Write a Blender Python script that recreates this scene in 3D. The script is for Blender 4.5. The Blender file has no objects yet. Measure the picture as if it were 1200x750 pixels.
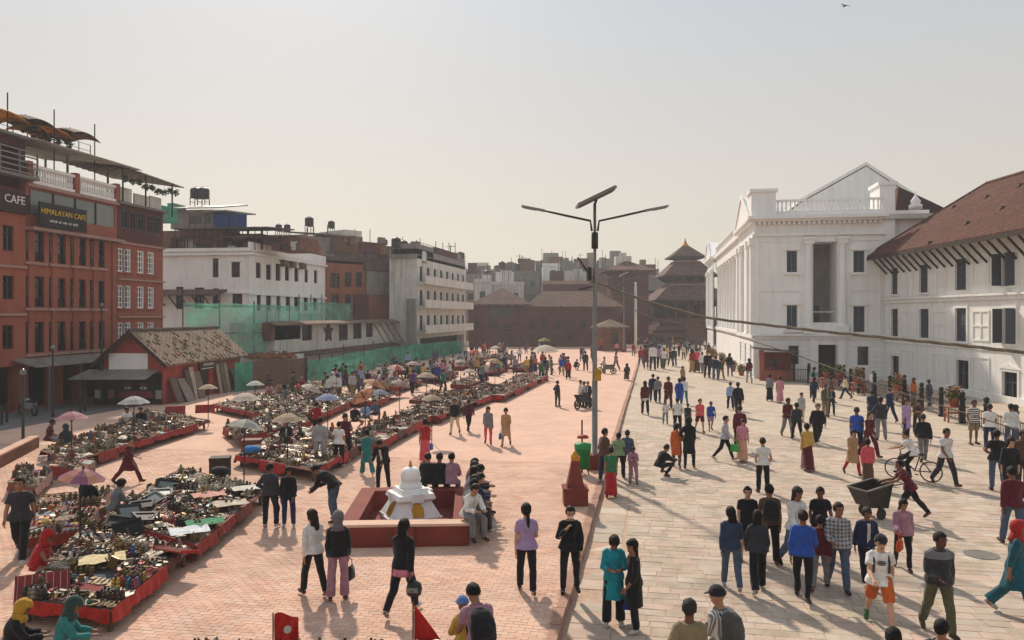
import bpy, bmesh, math, random
import numpy as np
from mathutils import Vector, Matrix, noise as mnoise, Euler

rnd = random.Random(7)
scene = bpy.context.scene
COL = scene.collection
R = math.radians

# ------------------------------------------------------------------ camera, sky, sun
YAW = R(10.4)          # the lens looks a little left of the square's long axis (+Y)
CAM_H = 5.4            # photographer stands on a temple plinth above the paving
FPX, HORIZ = 900.0, 369.0
cam_data = bpy.data.cameras.new('camera')
cam_data.sensor_width = 36.0
cam_data.lens = 27.0
cam_data.shift_y = -6.0 / 1200.0
cam_data.clip_start = 0.1
cam_data.clip_end = 4000.0
cam = bpy.data.objects.new('camera', cam_data)
cam.location = (0, 0, CAM_H)
cam.rotation_euler = (R(90), 0, YAW)
COL.objects.link(cam)
scene.camera = cam

SUN_EL, SUN_AZ = R(38.5), R(27.0)     # azimuth measured left of +Y
world = bpy.data.worlds.new('World')
scene.world = world
world.use_nodes = True
wn, wl = world.node_tree.nodes, world.node_tree.links
for n in list(wn): wn.remove(n)
w_out = wn.new('ShaderNodeOutputWorld')
w_bg = wn.new('ShaderNodeBackground')
w_sky = wn.new('ShaderNodeTexSky')
w_sky.sky_type = 'NISHITA'
w_sky.sun_disc = False
w_sky.sun_elevation = SUN_EL
w_sky.sun_rotation = -SUN_AZ
w_sky.altitude = 1300.0
w_sky.air_density = 1.2
w_sky.dust_density = 5.0
w_sky.ozone_density = 1.0
# winter haze: the smog veil washes the blue out of the sky dome, beige low down, cool grey higher up
w_mix = wn.new('ShaderNodeMix'); w_mix.data_type = 'RGBA'
w_mix.inputs[0].default_value = 0.80
w_tc = wn.new('ShaderNodeTexCoord'); w_sep = wn.new('ShaderNodeSeparateXYZ'); w_ramp = wn.new('ShaderNodeValToRGB')
wl.new(w_tc.outputs['Generated'], w_sep.inputs[0]); wl.new(w_sep.outputs[2], w_ramp.inputs[0])
_e = w_ramp.color_ramp.elements
_e[0].position = 0.0; _e[0].color = (1.0, 0.875, 0.70, 1)
_e[1].position = 1.0; _e[1].color = (0.72, 0.82, 0.94, 1)
_m = _e.new(0.16); _m.color = (1.0, 0.90, 0.76, 1)
_m = _e.new(0.38); _m.color = (0.84, 0.87, 0.89, 1)
w_gain = wn.new('ShaderNodeVectorMath'); w_gain.operation = 'SCALE'; w_gain.inputs['Scale'].default_value = 8.2
wl.new(w_ramp.outputs[0], w_gain.inputs[0]); wl.new(w_gain.outputs[0], w_mix.inputs[7])
wl.new(w_sky.outputs[0], w_mix.inputs[6])
wl.new(w_mix.outputs[2], w_bg.inputs[0])
w_bg.inputs[1].default_value = 0.085
wl.new(w_bg.outputs[0], w_out.inputs[0])

sun_data = bpy.data.lights.new('sun', 'SUN')
sun_data.energy = 4.3
sun_data.angle = R(2.0)
sun_data.color = (1.0, 0.88, 0.74)
sun = bpy.data.objects.new('sun', sun_data)
SUN_DIR = Vector((-math.sin(SUN_AZ) * math.cos(SUN_EL), math.cos(SUN_AZ) * math.cos(SUN_EL), math.sin(SUN_EL)))
sun.rotation_euler = SUN_DIR.to_track_quat('Z', 'Y').to_euler()
sun.location = SUN_DIR * 60
COL.objects.link(sun)

vs = scene.view_settings
vs.view_transform = 'Standard'; vs.look = 'None'; vs.gamma = 1.0; vs.use_curve_mapping = False
vs.exposure = 0.10
scene.render.engine = 'CYCLES'
scene.cycles.use_denoising = True
scene.cycles.max_bounces = 6
scene.cycles.diffuse_bounces = 3
scene.cycles.glossy_bounces = 2
scene.cycles.transmission_bounces = 4
scene.cycles.transparent_max_bounces = 12
scene.cycles.volume_bounces = 0

# ------------------------------------------------------------------ pixels to places
FWD = Vector((-math.sin(YAW), math.cos(YAW), 0))
RGT = Vector((math.cos(YAW), math.sin(YAW), 0))
ZP = 0.16                                   # the brick square lies one kerb step above the paving
def at(px, D, z=0.0):
    """point at depth D (metres along the view axis) under pixel column px"""
    p = FWD * D + RGT * (D * (px - 600.0) / FPX)
    return Vector((p.x, p.y, z))
def gp(px, py, z=0.0):
    """where the ray through a pixel meets the level plane at height z"""
    return at(px, (CAM_H - z) * FPX / (py - HORIZ), z)
def zat(py, D):
    return CAM_H + D * (HORIZ - py) / FPX
def onX(px, X, z=0.0):
    k = (px - 600.0) / FPX
    d = FWD + RGT * k
    t = X / d.x
    return Vector((X, d.y * t, z))

# ------------------------------------------------------------------ colours and materials
def lin(h):
    if isinstance(h, (tuple, list)): return tuple(h[:3])
    h = h.lstrip('#')
    out = []
    for i in (0, 2, 4):
        c = int(h[i:i + 2], 16) / 255.0
        out.append(c / 12.92 if c <= 0.04045 else ((c + 0.055) / 1.055) ** 2.4)
    return tuple(out)

M = {}
def nd(nt, t, **kw):
    n = nt.nodes.new(t)
    for k, v in kw.items(): setattr(n, k, v)
    return n
def mat(name, col='#888888', rough=0.8, amt=0.25, scale=3.0, bump=0.0, bscale=30.0, metal=0.0,
        objcol=False, island=0.0, dirt=0.0, spec=0.3, two=None, alpha=None, sheen=0.0, alt=None, transl=0.0, stain=0.0):
    """procedural material: base colour, two noises of tone, optional per-piece variation, dirt and bump"""
    m = bpy.data.materials.new(name); m.use_nodes = True
    nt = m.node_tree; L = nt.links
    b = nt.nodes['Principled BSDF']
    b.inputs['Roughness'].default_value = rough
    b.inputs['Metallic'].default_value = metal
    b.inputs['Specular IOR Level'].default_value = spec
    tc = nd(nt, 'ShaderNodeTexCoord')
    geo = nd(nt, 'ShaderNodeNewGeometry')
    if objcol:
        oi = nd(nt, 'ShaderNodeObjectInfo'); src = oi.outputs['Color']
    else:
        rgb = nd(nt, 'ShaderNodeRGB'); rgb.outputs[0].default_value = (*lin(col), 1); src = rgb.outputs[0]
    if two is not None:
        n0 = nd(nt, 'ShaderNodeTexNoise'); n0.inputs['Scale'].default_value = scale * 0.7; n0.inputs['Detail'].default_value = 4
        L.new(geo.outputs['Position'], n0.inputs['Vector'])
        cr = nd(nt, 'ShaderNodeMapRange'); cr.inputs[1].default_value = 0.42; cr.inputs[2].default_value = 0.62
        L.new(n0.outputs[0], cr.inputs[0])
        mx = nd(nt, 'ShaderNodeMix', data_type='RGBA'); L.new(cr.outputs[0], mx.inputs[0])
        L.new(src, mx.inputs[6]); mx.inputs[7].default_value = (*lin(two), 1); src = mx.outputs[2]
    n1 = nd(nt, 'ShaderNodeTexNoise'); n1.inputs['Scale'].default_value = scale; n1.inputs['Detail'].default_value = 6
    n1.inputs['Roughness'].default_value = 0.65
    L.new((tc.outputs['Object'] if objcol else geo.outputs['Position']), n1.inputs['Vector'])
    mr = nd(nt, 'ShaderNodeMapRange'); mr.inputs[1].default_value = 0.3; mr.inputs[2].default_value = 0.7
    mr.inputs[3].default_value = 1 - amt; mr.inputs[4].default_value = 1 + amt * 0.7
    L.new(n1.outputs[0], mr.inputs[0])
    val = mr.outputs[0]
    if island:
        oi2 = nd(nt, 'ShaderNodeObjectInfo')
        ad = nd(nt, 'ShaderNodeMath', operation='ADD'); L.new(geo.outputs['Random Per Island'], ad.inputs[0]); L.new(oi2.outputs['Random'], ad.inputs[1])
        fr = nd(nt, 'ShaderNodeMath', operation='FRACT'); L.new(ad.outputs[0], fr.inputs[0])
        m2 = nd(nt, 'ShaderNodeMapRange'); m2.inputs[3].default_value = 1 - island; m2.inputs[4].default_value = 1 + island
        L.new(fr.outputs[0], m2.inputs[0])
        mu = nd(nt, 'ShaderNodeMath', operation='MULTIPLY'); L.new(val, mu.inputs[0]); L.new(m2.outputs[0], mu.inputs[1]); val = mu.outputs[0]
    if stain:
        # trodden-in patches and small dark spots
        for sc_, lo, hi, am in ((0.55, .50, .72, stain), (3.3, .64, .74, stain * 1.3), (14.0, .70, .76, stain * 1.1)):
            ns = nd(nt, 'ShaderNodeTexNoise'); ns.inputs['Scale'].default_value = sc_; ns.inputs['Detail'].default_value = 5; ns.inputs['Roughness'].default_value = 0.6
            L.new(geo.outputs['Position'], ns.inputs['Vector'])
            ms_ = nd(nt, 'ShaderNodeMapRange'); ms_.inputs[1].default_value = lo; ms_.inputs[2].default_value = hi; ms_.inputs[3].default_value = 1.0; ms_.inputs[4].default_value = 1 - am
            L.new(ns.outputs[0], ms_.inputs[0])
            mu = nd(nt, 'ShaderNodeMath', operation='MULTIPLY'); L.new(val, mu.inputs[0]); L.new(ms_.outputs[0], mu.inputs[1]); val = mu.outputs[0]
    if dirt:
        # rain streaks: noise stretched downwards
        mp = nd(nt, 'ShaderNodeMapping'); mp.inputs['Scale'].default_value = (1.6, 1.6, 0.12)
        L.new(geo.outputs['Position'], mp.inputs[0])
        n3 = nd(nt, 'ShaderNodeTexNoise'); n3.inputs['Scale'].default_value = 1.4; n3.inputs['Detail'].default_value = 7; n3.inputs['Roughness'].default_value = 0.7
        L.new(mp.outputs[0], n3.inputs['Vector'])
        m3 = nd(nt, 'ShaderNodeMapRange'); m3.inputs[1].default_value = 0.46; m3.inputs[2].default_value = 0.72
        m3.inputs[3].default_value = 1.0; m3.inputs[4].default_value = 1 - dirt
        L.new(n3.outputs[0], m3.inputs[0])
        mu = nd(nt, 'ShaderNodeMath', operation='MULTIPLY'); L.new(val, mu.inputs[0]); L.new(m3.outputs[0], mu.inputs[1]); val = mu.outputs[0]
    if alt is not None:
        r2 = nd(nt, 'ShaderNodeMath', operation='MULTIPLY'); r2.inputs[1].default_value = 7.31; L.new(fr.outputs[0], r2.inputs[0])
        r3 = nd(nt, 'ShaderNodeMath', operation='FRACT'); L.new(r2.outputs[0], r3.inputs[0])
        r4 = nd(nt, 'ShaderNodeMapRange'); r4.inputs[1].default_value = 0.45; r4.inputs[2].default_value = 1.0; L.new(r3.outputs[0], r4.inputs[0])
        mx2 = nd(nt, 'ShaderNodeMix', data_type='RGBA'); L.new(r4.outputs[0], mx2.inputs[0]); L.new(src, mx2.inputs[6]); mx2.inputs[7].default_value = (*lin(alt), 1); src = mx2.outputs[2]
    vm = nd(nt, 'ShaderNodeVectorMath', operation='SCALE'); L.new(src, vm.inputs[0]); L.new(val, vm.inputs['Scale'])
    L.new(vm.outputs[0], b.inputs['Base Color'])
    if bump:
        n2 = nd(nt, 'ShaderNodeTexNoise'); n2.inputs['Scale'].default_value = bscale; n2.inputs['Detail'].default_value = 5
        L.new((tc.outputs['Object'] if objcol else geo.outputs['Position']), n2.inputs['Vector'])
        bp = nd(nt, 'ShaderNodeBump'); bp.inputs['Strength'].default_value = bump; bp.inputs['Distance'].default_value = 0.02
        L.new(n2.outputs[0], bp.inputs['Height']); L.new(bp.outputs[0], b.inputs['Normal'])
    if transl:
        tl = nd(nt, 'ShaderNodeBsdfTranslucent'); L.new(vm.outputs[0], tl.inputs[0])
        ms = nd(nt, 'ShaderNodeMixShader'); ms.inputs[0].default_value = transl
        L.new(b.outputs[0], ms.inputs[1]); L.new(tl.outputs[0], ms.inputs[2]); L.new(ms.outputs[0], nt.nodes['Material Output'].inputs[0])
    if alpha is not None: b.inputs['Alpha'].default_value = alpha
    if sheen: b.inputs['Sheen Weight'].default_value = sheen
    M[name] = m
    return m

def coursed(name, col, mortar, rough=0.9, bw=0.24, bh=0.07, msize=0.008, axis='wall', bump=0.5, amt=0.25, off=0.5, var='#000000', dirt=0.0, lo=0.72, hi=1.2):
    """brick or tile courses too small to build one by one: brick texture in world axes with bump"""
    m = bpy.data.materials.new(name); m.use_nodes = True
    nt = m.node_tree; L = nt.links; b = nt.nodes['Principled BSDF']
    b.inputs['Roughness'].default_value = rough; b.inputs['Specular IOR Level'].default_value = 0.2
    tc = nd(nt, 'ShaderNodeTexCoord'); geo = nd(nt, 'ShaderNodeNewGeometry')
    sx = nd(nt, 'ShaderNodeSeparateXYZ'); L.new(tc.outputs['Object'], sx.inputs[0])
    cx = nd(nt, 'ShaderNodeCombineXYZ')
    if axis == 'wall':
        ad = nd(nt, 'ShaderNodeMath', operation='ADD'); L.new(sx.outputs[0], ad.inputs[0]); L.new(sx.outputs[1], ad.inputs[1])
        L.new(ad.outputs[0], cx.inputs[0]); L.new(sx.outputs[2], cx.inputs[1])
    else:
        L.new(sx.outputs[0], cx.inputs[0]); L.new(sx.outputs[1], cx.inputs[1])
    bt = nd(nt, 'ShaderNodeTexBrick'); bt.offset = off
    c = lin(col)
    bt.inputs['Color1'].default_value = (*[v * (1 - amt) for v in c], 1)
    bt.inputs['Color2'].default_value = (*[min(1, v * (1 + amt)) for v in c], 1)
    bt.inputs['Mortar'].default_value = (*lin(mortar), 1)
    bt.inputs['Scale'].default_value = 1.0
    bt.inputs['Mortar Size'].default_value = msize
    bt.inputs['Mortar Smooth'].default_value = 0.2
    bt.inputs['Brick Width'].default_value = bw
    bt.inputs['Row Height'].default_value = bh
    L.new(cx.outputs[0], bt.inputs['Vector'])
    n1 = nd(nt, 'ShaderNodeTexNoise'); n1.inputs['Scale'].default_value = 0.6; n1.inputs['Detail'].default_value = 7; n1.inputs['Roughness'].default_value = 0.7
    L.new(geo.outputs['Position'], n1.inputs['Vector'])
    mr = nd(nt, 'ShaderNodeMapRange'); mr.inputs[1].default_value = 0.3; mr.inputs[2].default_value = 0.7
    mr.inputs[3].default_value = lo; mr.inputs[4].default_value = hi
    L.new(n1.outputs[0], mr.inputs[0])
    vm = nd(nt, 'ShaderNodeVectorMath', operation='SCALE'); L.new(bt.outputs['Color'], vm.inputs[0]); L.new(mr.outputs[0], vm.inputs['Scale'])
    L.new(vm.outputs[0], b.inputs['Base Color'])
    bp = nd(nt, 'ShaderNodeBump'); bp.invert = True
    bp.inputs['Strength'].default_value = bump; bp.inputs['Distance'].default_value = 0.012
    L.new(bt.outputs['Fac'], bp.inputs['Height']); L.new(bp.outputs[0], b.inputs['Normal'])
    M[name] = m
    return m

mat('cloth', objcol=True, rough=0.9, amt=0.30, scale=7, bump=0.9, bscale=15, spec=0.15, sheen=0.15)  # tone mottle also paints the light and shade of folds into the colour
mat('paint', objcol=True, rough=0.65, amt=0.25, scale=4, bump=0.15, bscale=25)
mat('wood_paint', objcol=True, rough=0.75, amt=0.35, scale=6, bump=0.25, bscale=30)
mat('skin', objcol=True, rough=0.6, amt=0.12, scale=14, spec=0.35)
mat('hair', objcol=True, rough=0.6, amt=0.4, scale=60, bump=0.8, bscale=70, spec=0.2)
mat('eye_dark', '#1a1210', rough=0.4, amt=0.1)
mat('lip', '#7a4238', rough=0.5, amt=0.1)
mat('plaza_brick', '#d4af99', rough=0.95, amt=0.12, scale=1.3, stain=0.2, island=0.06, bump=0.3, bscale=18, two='#c9a28d', spec=0.1, alt='#d2b4a2')
mat('slab_stone', '#bfb0a0', rough=0.9, amt=0.18, scale=1.7, stain=0.2, island=0.10, bump=0.3, bscale=14, two='#b0a08c', spec=0.2, alt='#c0a898')
coursed('plaza_far', '#d3ae99', '#bf9a85', bw=0.235, bh=0.112, msize=0.005, axis='floor', bump=0.2, amt=0.06, lo=.86, hi=1.1)
coursed('slab_far', '#bdad9b', '#a09180', bw=0.5, bh=0.33, msize=0.008, axis='floor', bump=0.2, amt=0.1, lo=.84, hi=1.1)
mat('joint', '#b89c86', rough=1, amt=0.3, scale=6)
mat('asphalt', '#6e6a66', rough=0.95, amt=0.25, scale=1.2, bump=0.3, bscale=25)
mat('earth', '#8a7a68', rough=1, amt=0.3, scale=0.4)
mat('red_wall', '#9f5d4b', rough=0.9, amt=0.18, scale=0.8, bump=0.2, bscale=20, dirt=0.25)
coursed('brick_dark', '#64393a', '#51403e', amt=0.2)
coursed('brick_brown', '#7d5443', '#6a5a50', amt=0.2)
coursed('brick_orange', '#9a5a40', '#7a6252', amt=0.2)
coursed('brick_old', '#633c38', '#4f403d', amt=0.25, bump=0.7)
mat('white_plaster', '#f0eee9', rough=0.85, amt=0.08, scale=0.9, bump=0.12, bscale=12, dirt=0.16)
mat('white_clean', '#f2f1ef', rough=0.8, amt=0.06, scale=0.6, bump=0.08, bscale=10, dirt=0.13)
mat('white_old', '#cfccc4', rough=0.9, amt=0.14, scale=0.8, bump=0.2, bscale=12, dirt=0.42)
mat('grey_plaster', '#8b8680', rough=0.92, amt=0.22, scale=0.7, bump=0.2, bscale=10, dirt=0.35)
mat('concrete', '#7f7a74', rough=0.95, amt=0.25, scale=0.9, bump=0.3, bscale=14, dirt=0.3)
mat('pink_trim', '#a9897c', rough=0.85, amt=0.15, scale=1.5, dirt=0.2)
mat('dark_wood', '#3d2a22', rough=0.75, amt=0.35, scale=5, bump=0.4, bscale=22)
mat('old_wood', '#6b584a', rough=0.9, amt=0.35, scale=5, bump=0.4, bscale=22)
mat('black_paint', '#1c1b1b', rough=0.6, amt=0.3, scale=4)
mat('shutter_grey', '#4d535c', rough=0.75, amt=0.22, scale=3, bump=0.2, bscale=20)
mat('glass', '#20262a', rough=0.12, amt=0.25, scale=1.5, spec=0.6)
mat('glass_pale', '#6f7673', rough=0.18, amt=0.2, scale=0.6, spec=0.6)
mat('iron', '#3a3836', rough=0.55, amt=0.3, scale=5, metal=0.4)
mat('galv', '#807d78', rough=0.5, amt=0.2, scale=4, metal=0.5)
mat('tank_black', '#26272a', rough=0.5, amt=0.25, scale=3)
mat('tin', '#9a948c', rough=0.55, amt=0.3, scale=1.5, metal=0.3, dirt=0.35)
mat('roof_slate', '#5b5049', rough=0.9, amt=0.3, scale=1.2, bump=0.5, bscale=12)
mat('gold', '#c58a2e', rough=0.4, amt=0.3, scale=5, metal=0.6)
mat('hut_red', '#a84a40', rough=0.85, amt=0.2, scale=1.5, bump=0.2, bscale=16, dirt=0.3)
mat('red_low', '#7d3a30', rough=0.85, amt=0.22, scale=1.8, bump=0.25, bscale=16, dirt=0.2)
mat('kerb', '#a3806e', rough=0.95, amt=0.25, scale=2.0, bump=0.4, bscale=14)
mat('rope', '#7d7264', rough=0.9, amt=0.35, scale=10, bump=0.6, bscale=40)
mat('foliage', '#4d5b2c', rough=0.8, amt=0.45, scale=4, island=0.3)
mat('petal', '#b26a24', rough=0.8, amt=0.4, scale=12, island=0.3)
mat('tarp', objcol=True, rough=0.7, amt=0.25, scale=2.5, bump=0.3, bscale=6, transl=0.45)
mat('polycarb', '#c2b8ac', rough=0.5, amt=0.25, scale=1.2, dirt=0.35, transl=0.5)
coursed('tile_roof', '#693f2f', '#382520', bw=0.22, bh=0.2, msize=0.02, bump=1.0, amt=0.3, axis='floor')
coursed('tile_old', '#86725f', '#5c4c40', bw=0.24, bh=0.2, msize=0.025, bump=1.0, amt=0.2, axis='floor')
coursed('tile_dark', '#765a4e', '#40302b', bw=0.3, bh=0.28, msize=0.03, bump=1.0, amt=0.25, axis='floor')

# scaffold netting: woven, part see-through
def netting(name, col, cover):
    m = bpy.data.materials.new(name); m.use_nodes = True
    nt = m.node_tree; L = nt.links; b = nt.nodes['Principled BSDF']
    b.inputs['Roughness'].default_value = 0.75
    geo = nd(nt, 'ShaderNodeNewGeometry')
    n1 = nd(nt, 'ShaderNodeTexNoise'); n1.inputs['Scale'].default_value = 0.9; n1.inputs['Detail'].default_value = 6
    L.new(geo.outputs['Position'], n1.inputs['Vector'])
    mr = nd(nt, 'ShaderNodeMapRange'); mr.inputs[1].default_value = 0.3; mr.inputs[2].default_value = 0.7; mr.inputs[3].default_value = 0.7; mr.inputs[4].default_value = 1.35
    L.new(n1.outputs[0], mr.inputs[0])
    rgb = nd(nt, 'ShaderNodeRGB'); rgb.outputs[0].default_value = (*lin(col), 1)
    vm = nd(nt, 'ShaderNodeVectorMath', operation='SCALE'); L.new(rgb.outputs[0], vm.inputs[0]); L.new(mr.outputs[0], vm.inputs['Scale'])
    L.new(vm.outputs[0], b.inputs['Base Color'])
    mr2 = nd(nt, 'ShaderNodeMapRange'); mr2.inputs[1].default_value = 0.3; mr2.inputs[2].default_value = 0.7; mr2.inputs[3].default_value = cover - 0.2; mr2.inputs[4].default_value = min(1, cover + 0.2)
    L.new(n1.outputs[0], mr2.inputs[0])
    tl = nd(nt, 'ShaderNodeBsdfTranslucent'); L.new(vm.outputs[0], tl.inputs[0])
    mx = nd(nt, 'ShaderNodeMixShader'); mx.inputs[0].default_value = 0.35
    L.new(b.outputs[0], mx.inputs[1]); L.new(tl.outputs[0], mx.inputs[2])
    tr = nd(nt, 'ShaderNodeBsdfTransparent')
    m2 = nd(nt, 'ShaderNodeMixShader'); L.new(mr2.outputs[0], m2.inputs[0]); L.new(tr.outputs[0], m2.inputs[1]); L.new(mx.outputs[0], m2.inputs[2])
    L.new(m2.outputs[0], nt.nodes['Material Output'].inputs[0])
    M[name] = m
netting('net_green', '#62ad92', 0.60)
netting('net_dense', '#4a9c80', 0.92)

# curios: every little piece takes its own metal, bead or bone colour
def wares_mat(name, stops):
    m = bpy.data.materials.new(name); m.use_nodes = True
    nt = m.node_tree; L = nt.links; b = nt.nodes['Principled BSDF']
    b.inputs['Roughness'].default_value = 0.5; b.inputs['Metallic'].default_value = 0.25
    geo = nd(nt, 'ShaderNodeNewGeometry')
    cr = nd(nt, 'ShaderNodeValToRGB'); cr.color_ramp.interpolation = 'CONSTANT'
    els = cr.color_ramp.elements
    while len(els) < len(stops): els.new(0.5)
    for i, c in enumerate(stops):
        els[i].position = i / len(stops); els[i].color = (*lin(c), 1)
    L.new(geo.outputs['Random Per Island'], cr.inputs[0])
    n1 = nd(nt, 'ShaderNodeTexNoise'); n1.inputs['Scale'].default_value = 30
    L.new(geo.outputs['Position'], n1.inputs['Vector'])
    mr = nd(nt, 'ShaderNodeMapRange'); mr.inputs[3].default_value = 0.5; mr.inputs[4].default_value = 1.4; L.new(n1.outputs[0], mr.inputs[0])
    vm = nd(nt, 'ShaderNodeVectorMath', operation='SCALE'); L.new(cr.outputs[0], vm.inputs[0]); L.new(mr.outputs[0], vm.inputs['Scale'])
    L.new(vm.outputs[0], b.inputs['Base Color'])
    M[name] = m
wares_mat('wares_brass', ['#6e5528', '#574322', '#7f6430', '#46361f', '#63502c', '#746034'])
wares_mat('wares_beads', ['#7a2a26', '#a8452c', '#2f6a6c', '#c0a24a', '#8e2f3c', '#3a5a8c', '#b8692c', '#5a2a40'])
wares_mat('wares_bone', ['#b0a590', '#9a8d76', '#bdb4a2', '#867a66', '#a09480', '#756a58'])
wares_mat('wares_dark', ['#2d2620', '#4a3b2a', '#3a2f28', '#6a5636', '#211d1b', '#57452f', '#7d7264', '#332a26', '#5a2f28', '#3c4640', '#8d8474', '#2a2421'])
wares_mat('wares_mixed', ['#3a2e26', '#5b4a32', '#6c5c46', '#5b2f2a', '#857766', '#33302e', '#5f4d2a', '#4c3f36', '#3c4843', '#6f3429', '#4a3a2c', '#6b5c3c'])
wares_mat('wares_pale', ['#a0937f', '#6c5c48', '#b8ad9b', '#5c4b3c', '#8a7758', '#7a7065', '#5a5048', '#4b4038', '#7d4a3c', '#566058', '#8a765a', '#3f352f'])

# ------------------------------------------------------------------ mesh builder
class MB:
    def __init__(s): s.v = []; s.f = []; s.m = []
    def add(s, vs_, fs, mi=0):
        o = len(s.v)
        s.v.extend(tuple(p) for p in vs_)
        s.f.extend(tuple(o + i for i in f) for f in fs); s.m.extend([mi] * len(fs))
        return s
    def box(s, x0, x1, y0, y1, z0, z1, mi=0):
        x0, x1 = min(x0, x1), max(x0, x1); y0, y1 = min(y0, y1), max(y0, y1); z0, z1 = min(z0, z1), max(z0, z1)
        return s.add([(x0, y0, z0), (x1, y0, z0), (x1, y1, z0), (x0, y1, z0), (x0, y0, z1), (x1, y0, z1), (x1, y1, z1), (x0, y1, z1)],
                     [(0, 3, 2, 1), (4, 5, 6, 7), (0, 1, 5, 4), (1, 2, 6, 5), (2, 3, 7, 6), (3, 0, 4, 7)], mi)
    def hexa(s, b4, t4, mi=0):
        return s.add(list(b4) + list(t4), [(0, 3, 2, 1), (4, 5, 6, 7), (0, 1, 5, 4), (1, 2, 6, 5), (2, 3, 7, 6), (3, 0, 4, 7)], mi)
    def frustum(s, cx, cy, z0, z1, ax, ay, bx, by, mi=0):
        q = lambda x, y, z: [(cx - x, cy - y, z), (cx + x, cy - y, z), (cx + x, cy + y, z), (cx - x, cy + y, z)]
        return s.hexa(q(ax, ay, z0), q(bx, by, z1), mi)
    def bar(s, p, q, w, h=None, mi=0, up=(0, 0, 1)):
        p, q = Vector(p), Vector(q); h = h or w
        d = (q - p).normalized(); u = Vector(up)
        if abs(d.dot(u)) > 0.98: u = Vector((0, 1, 0))
        sx = d.cross(u).normalized() * (w / 2); sz = sx.cross(d).normalized() * (h / 2)
        return s.hexa([p - sx - sz, p + sx - sz, q + sx - sz, q - sx - sz], [p - sx + sz, p + sx + sz, q + sx + sz, q - sx + sz], mi)
    def tube(s, pts, rad, n=8, mi=0, caps=True, flat=1.0):
        pts = [Vector(p) for p in pts]
        if not isinstance(rad, (list, tuple)): rad = [rad] * len(pts)
        o = len(s.v); prev = None
        for i, p in enumerate(pts):
            d = (pts[min(i + 1, len(pts) - 1)] - pts[max(i - 1, 0)])
            if d.length < 1e-9: d = Vector((0, 0, 1))
            d.normalize()
            if prev is None:
                a = Vector((0, 0, 1)) if abs(d.z) < 0.9 else Vector((1, 0, 0))
                u = d.cross(a).normalized()
            else:
                u = (prev - d * prev.dot(d)).normalized()
            prev = u; w = d.cross(u)
            for k in range(n):
                t = 2 * math.pi * k / n
                s.v.append(tuple(p + (u * math.cos(t) + w * math.sin(t) * flat) * rad[i]))
        for i in range(len(pts) - 1):
            for k in range(n):
                a = o + i * n + k; b_ = o + i * n + (k + 1) % n
                s.f.append((a, b_, b_ + n, a + n)); s.m.append(mi)
        if caps:
            s.f.append(tuple(o + k for k in reversed(range(n)))); s.m.append(mi)
            e = o + (len(pts) - 1) * n
            s.f.append(tuple(e + k for k in range(n))); s.m.append(mi)
        return s
    def rings(s, rings, mi=0, caps=True):
        """loft through rings of equal length"""
        o = len(s.v); n = len(rings[0])
        for r_ in rings: s.v.extend(tuple(p) for p in r_)
        for i in range(len(rings) - 1):
            for k in range(n):
                a = o + i * n + k; b_ = o + i * n + (k + 1) % n
                s.f.append((a, b_, b_ + n, a + n)); s.m.append(mi)
        if caps:
            s.f.append(tuple(o + k for k in reversed(range(n)))); s.m.append(mi)
            e = o + (len(rings) - 1) * n
            s.f.append(tuple(e + k for k in range(n))); s.m.append(mi)
        return s
    def lathe(s, prof, n=12, c=(0, 0, 0), mi=0):
        return s.rings([[(c[0] + r_ * math.cos(2 * math.pi * k / n), c[1] + r_ * math.sin(2 * math.pi * k / n), c[2] + z) for k in range(n)] for r_, z in prof], mi)
    def sphere(s, c, rx, ry=None, rz=None, n=10, m=6, mi=0):
        ry = ry or rx; rz = rz or rx
        rr = []
        for i in range(m + 1):
            a = -math.pi / 2 + math.pi * i / m
            ca = max(math.cos(a), 0.03)
            rr.append([(c[0] + rx * ca * math.cos(2 * math.pi * k / n), c[1] + ry * ca * math.sin(2 * math.pi * k / n), c[2] + rz * math.sin(a)) for k in range(n)])
        return s.rings(rr, mi)
    def poly(s, pts, mi=0): return s.add(pts, [tuple(range(len(pts)))], mi)
    def prism(s, pts, vec, mi=0):
        n = len(pts); v = Vector(vec)
        s.add(list(pts) + [tuple(Vector(p) + v) for p in pts],
              [tuple(range(n)), tuple(reversed(range(n, 2 * n)))] + [((i + 1) % n, i, n + i, n + (i + 1) % n) for i in range(n)], mi)
        return s
    def mesh(s, name, mats, smooth=False, fix=True):
        me = bpy.data.meshes.new(name)
        me.from_pydata(s.v, [], s.f)
        for m_ in (mats if isinstance(mats, (list, tuple)) else [mats]):
            me.materials.append(M[m_] if isinstance(m_, str) else m_)
        if any(s.m): me.polygons.foreach_set('material_index', s.m)
        if fix:
            bm = bmesh.new(); bm.from_mesh(me)
            bmesh.ops.recalc_face_normals(bm, faces=bm.faces)
            bm.to_mesh(me); bm.free()
        if smooth: me.polygons.foreach_set('use_smooth', [True] * len(me.polygons))
        me.update()
        return me
    def build(s, name, mats, parent=None, smooth=False, loc=None, rz=None, color=None, fix=True):
        return put(name, s.mesh(name, mats, smooth, fix), parent, loc, rz, color)

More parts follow.
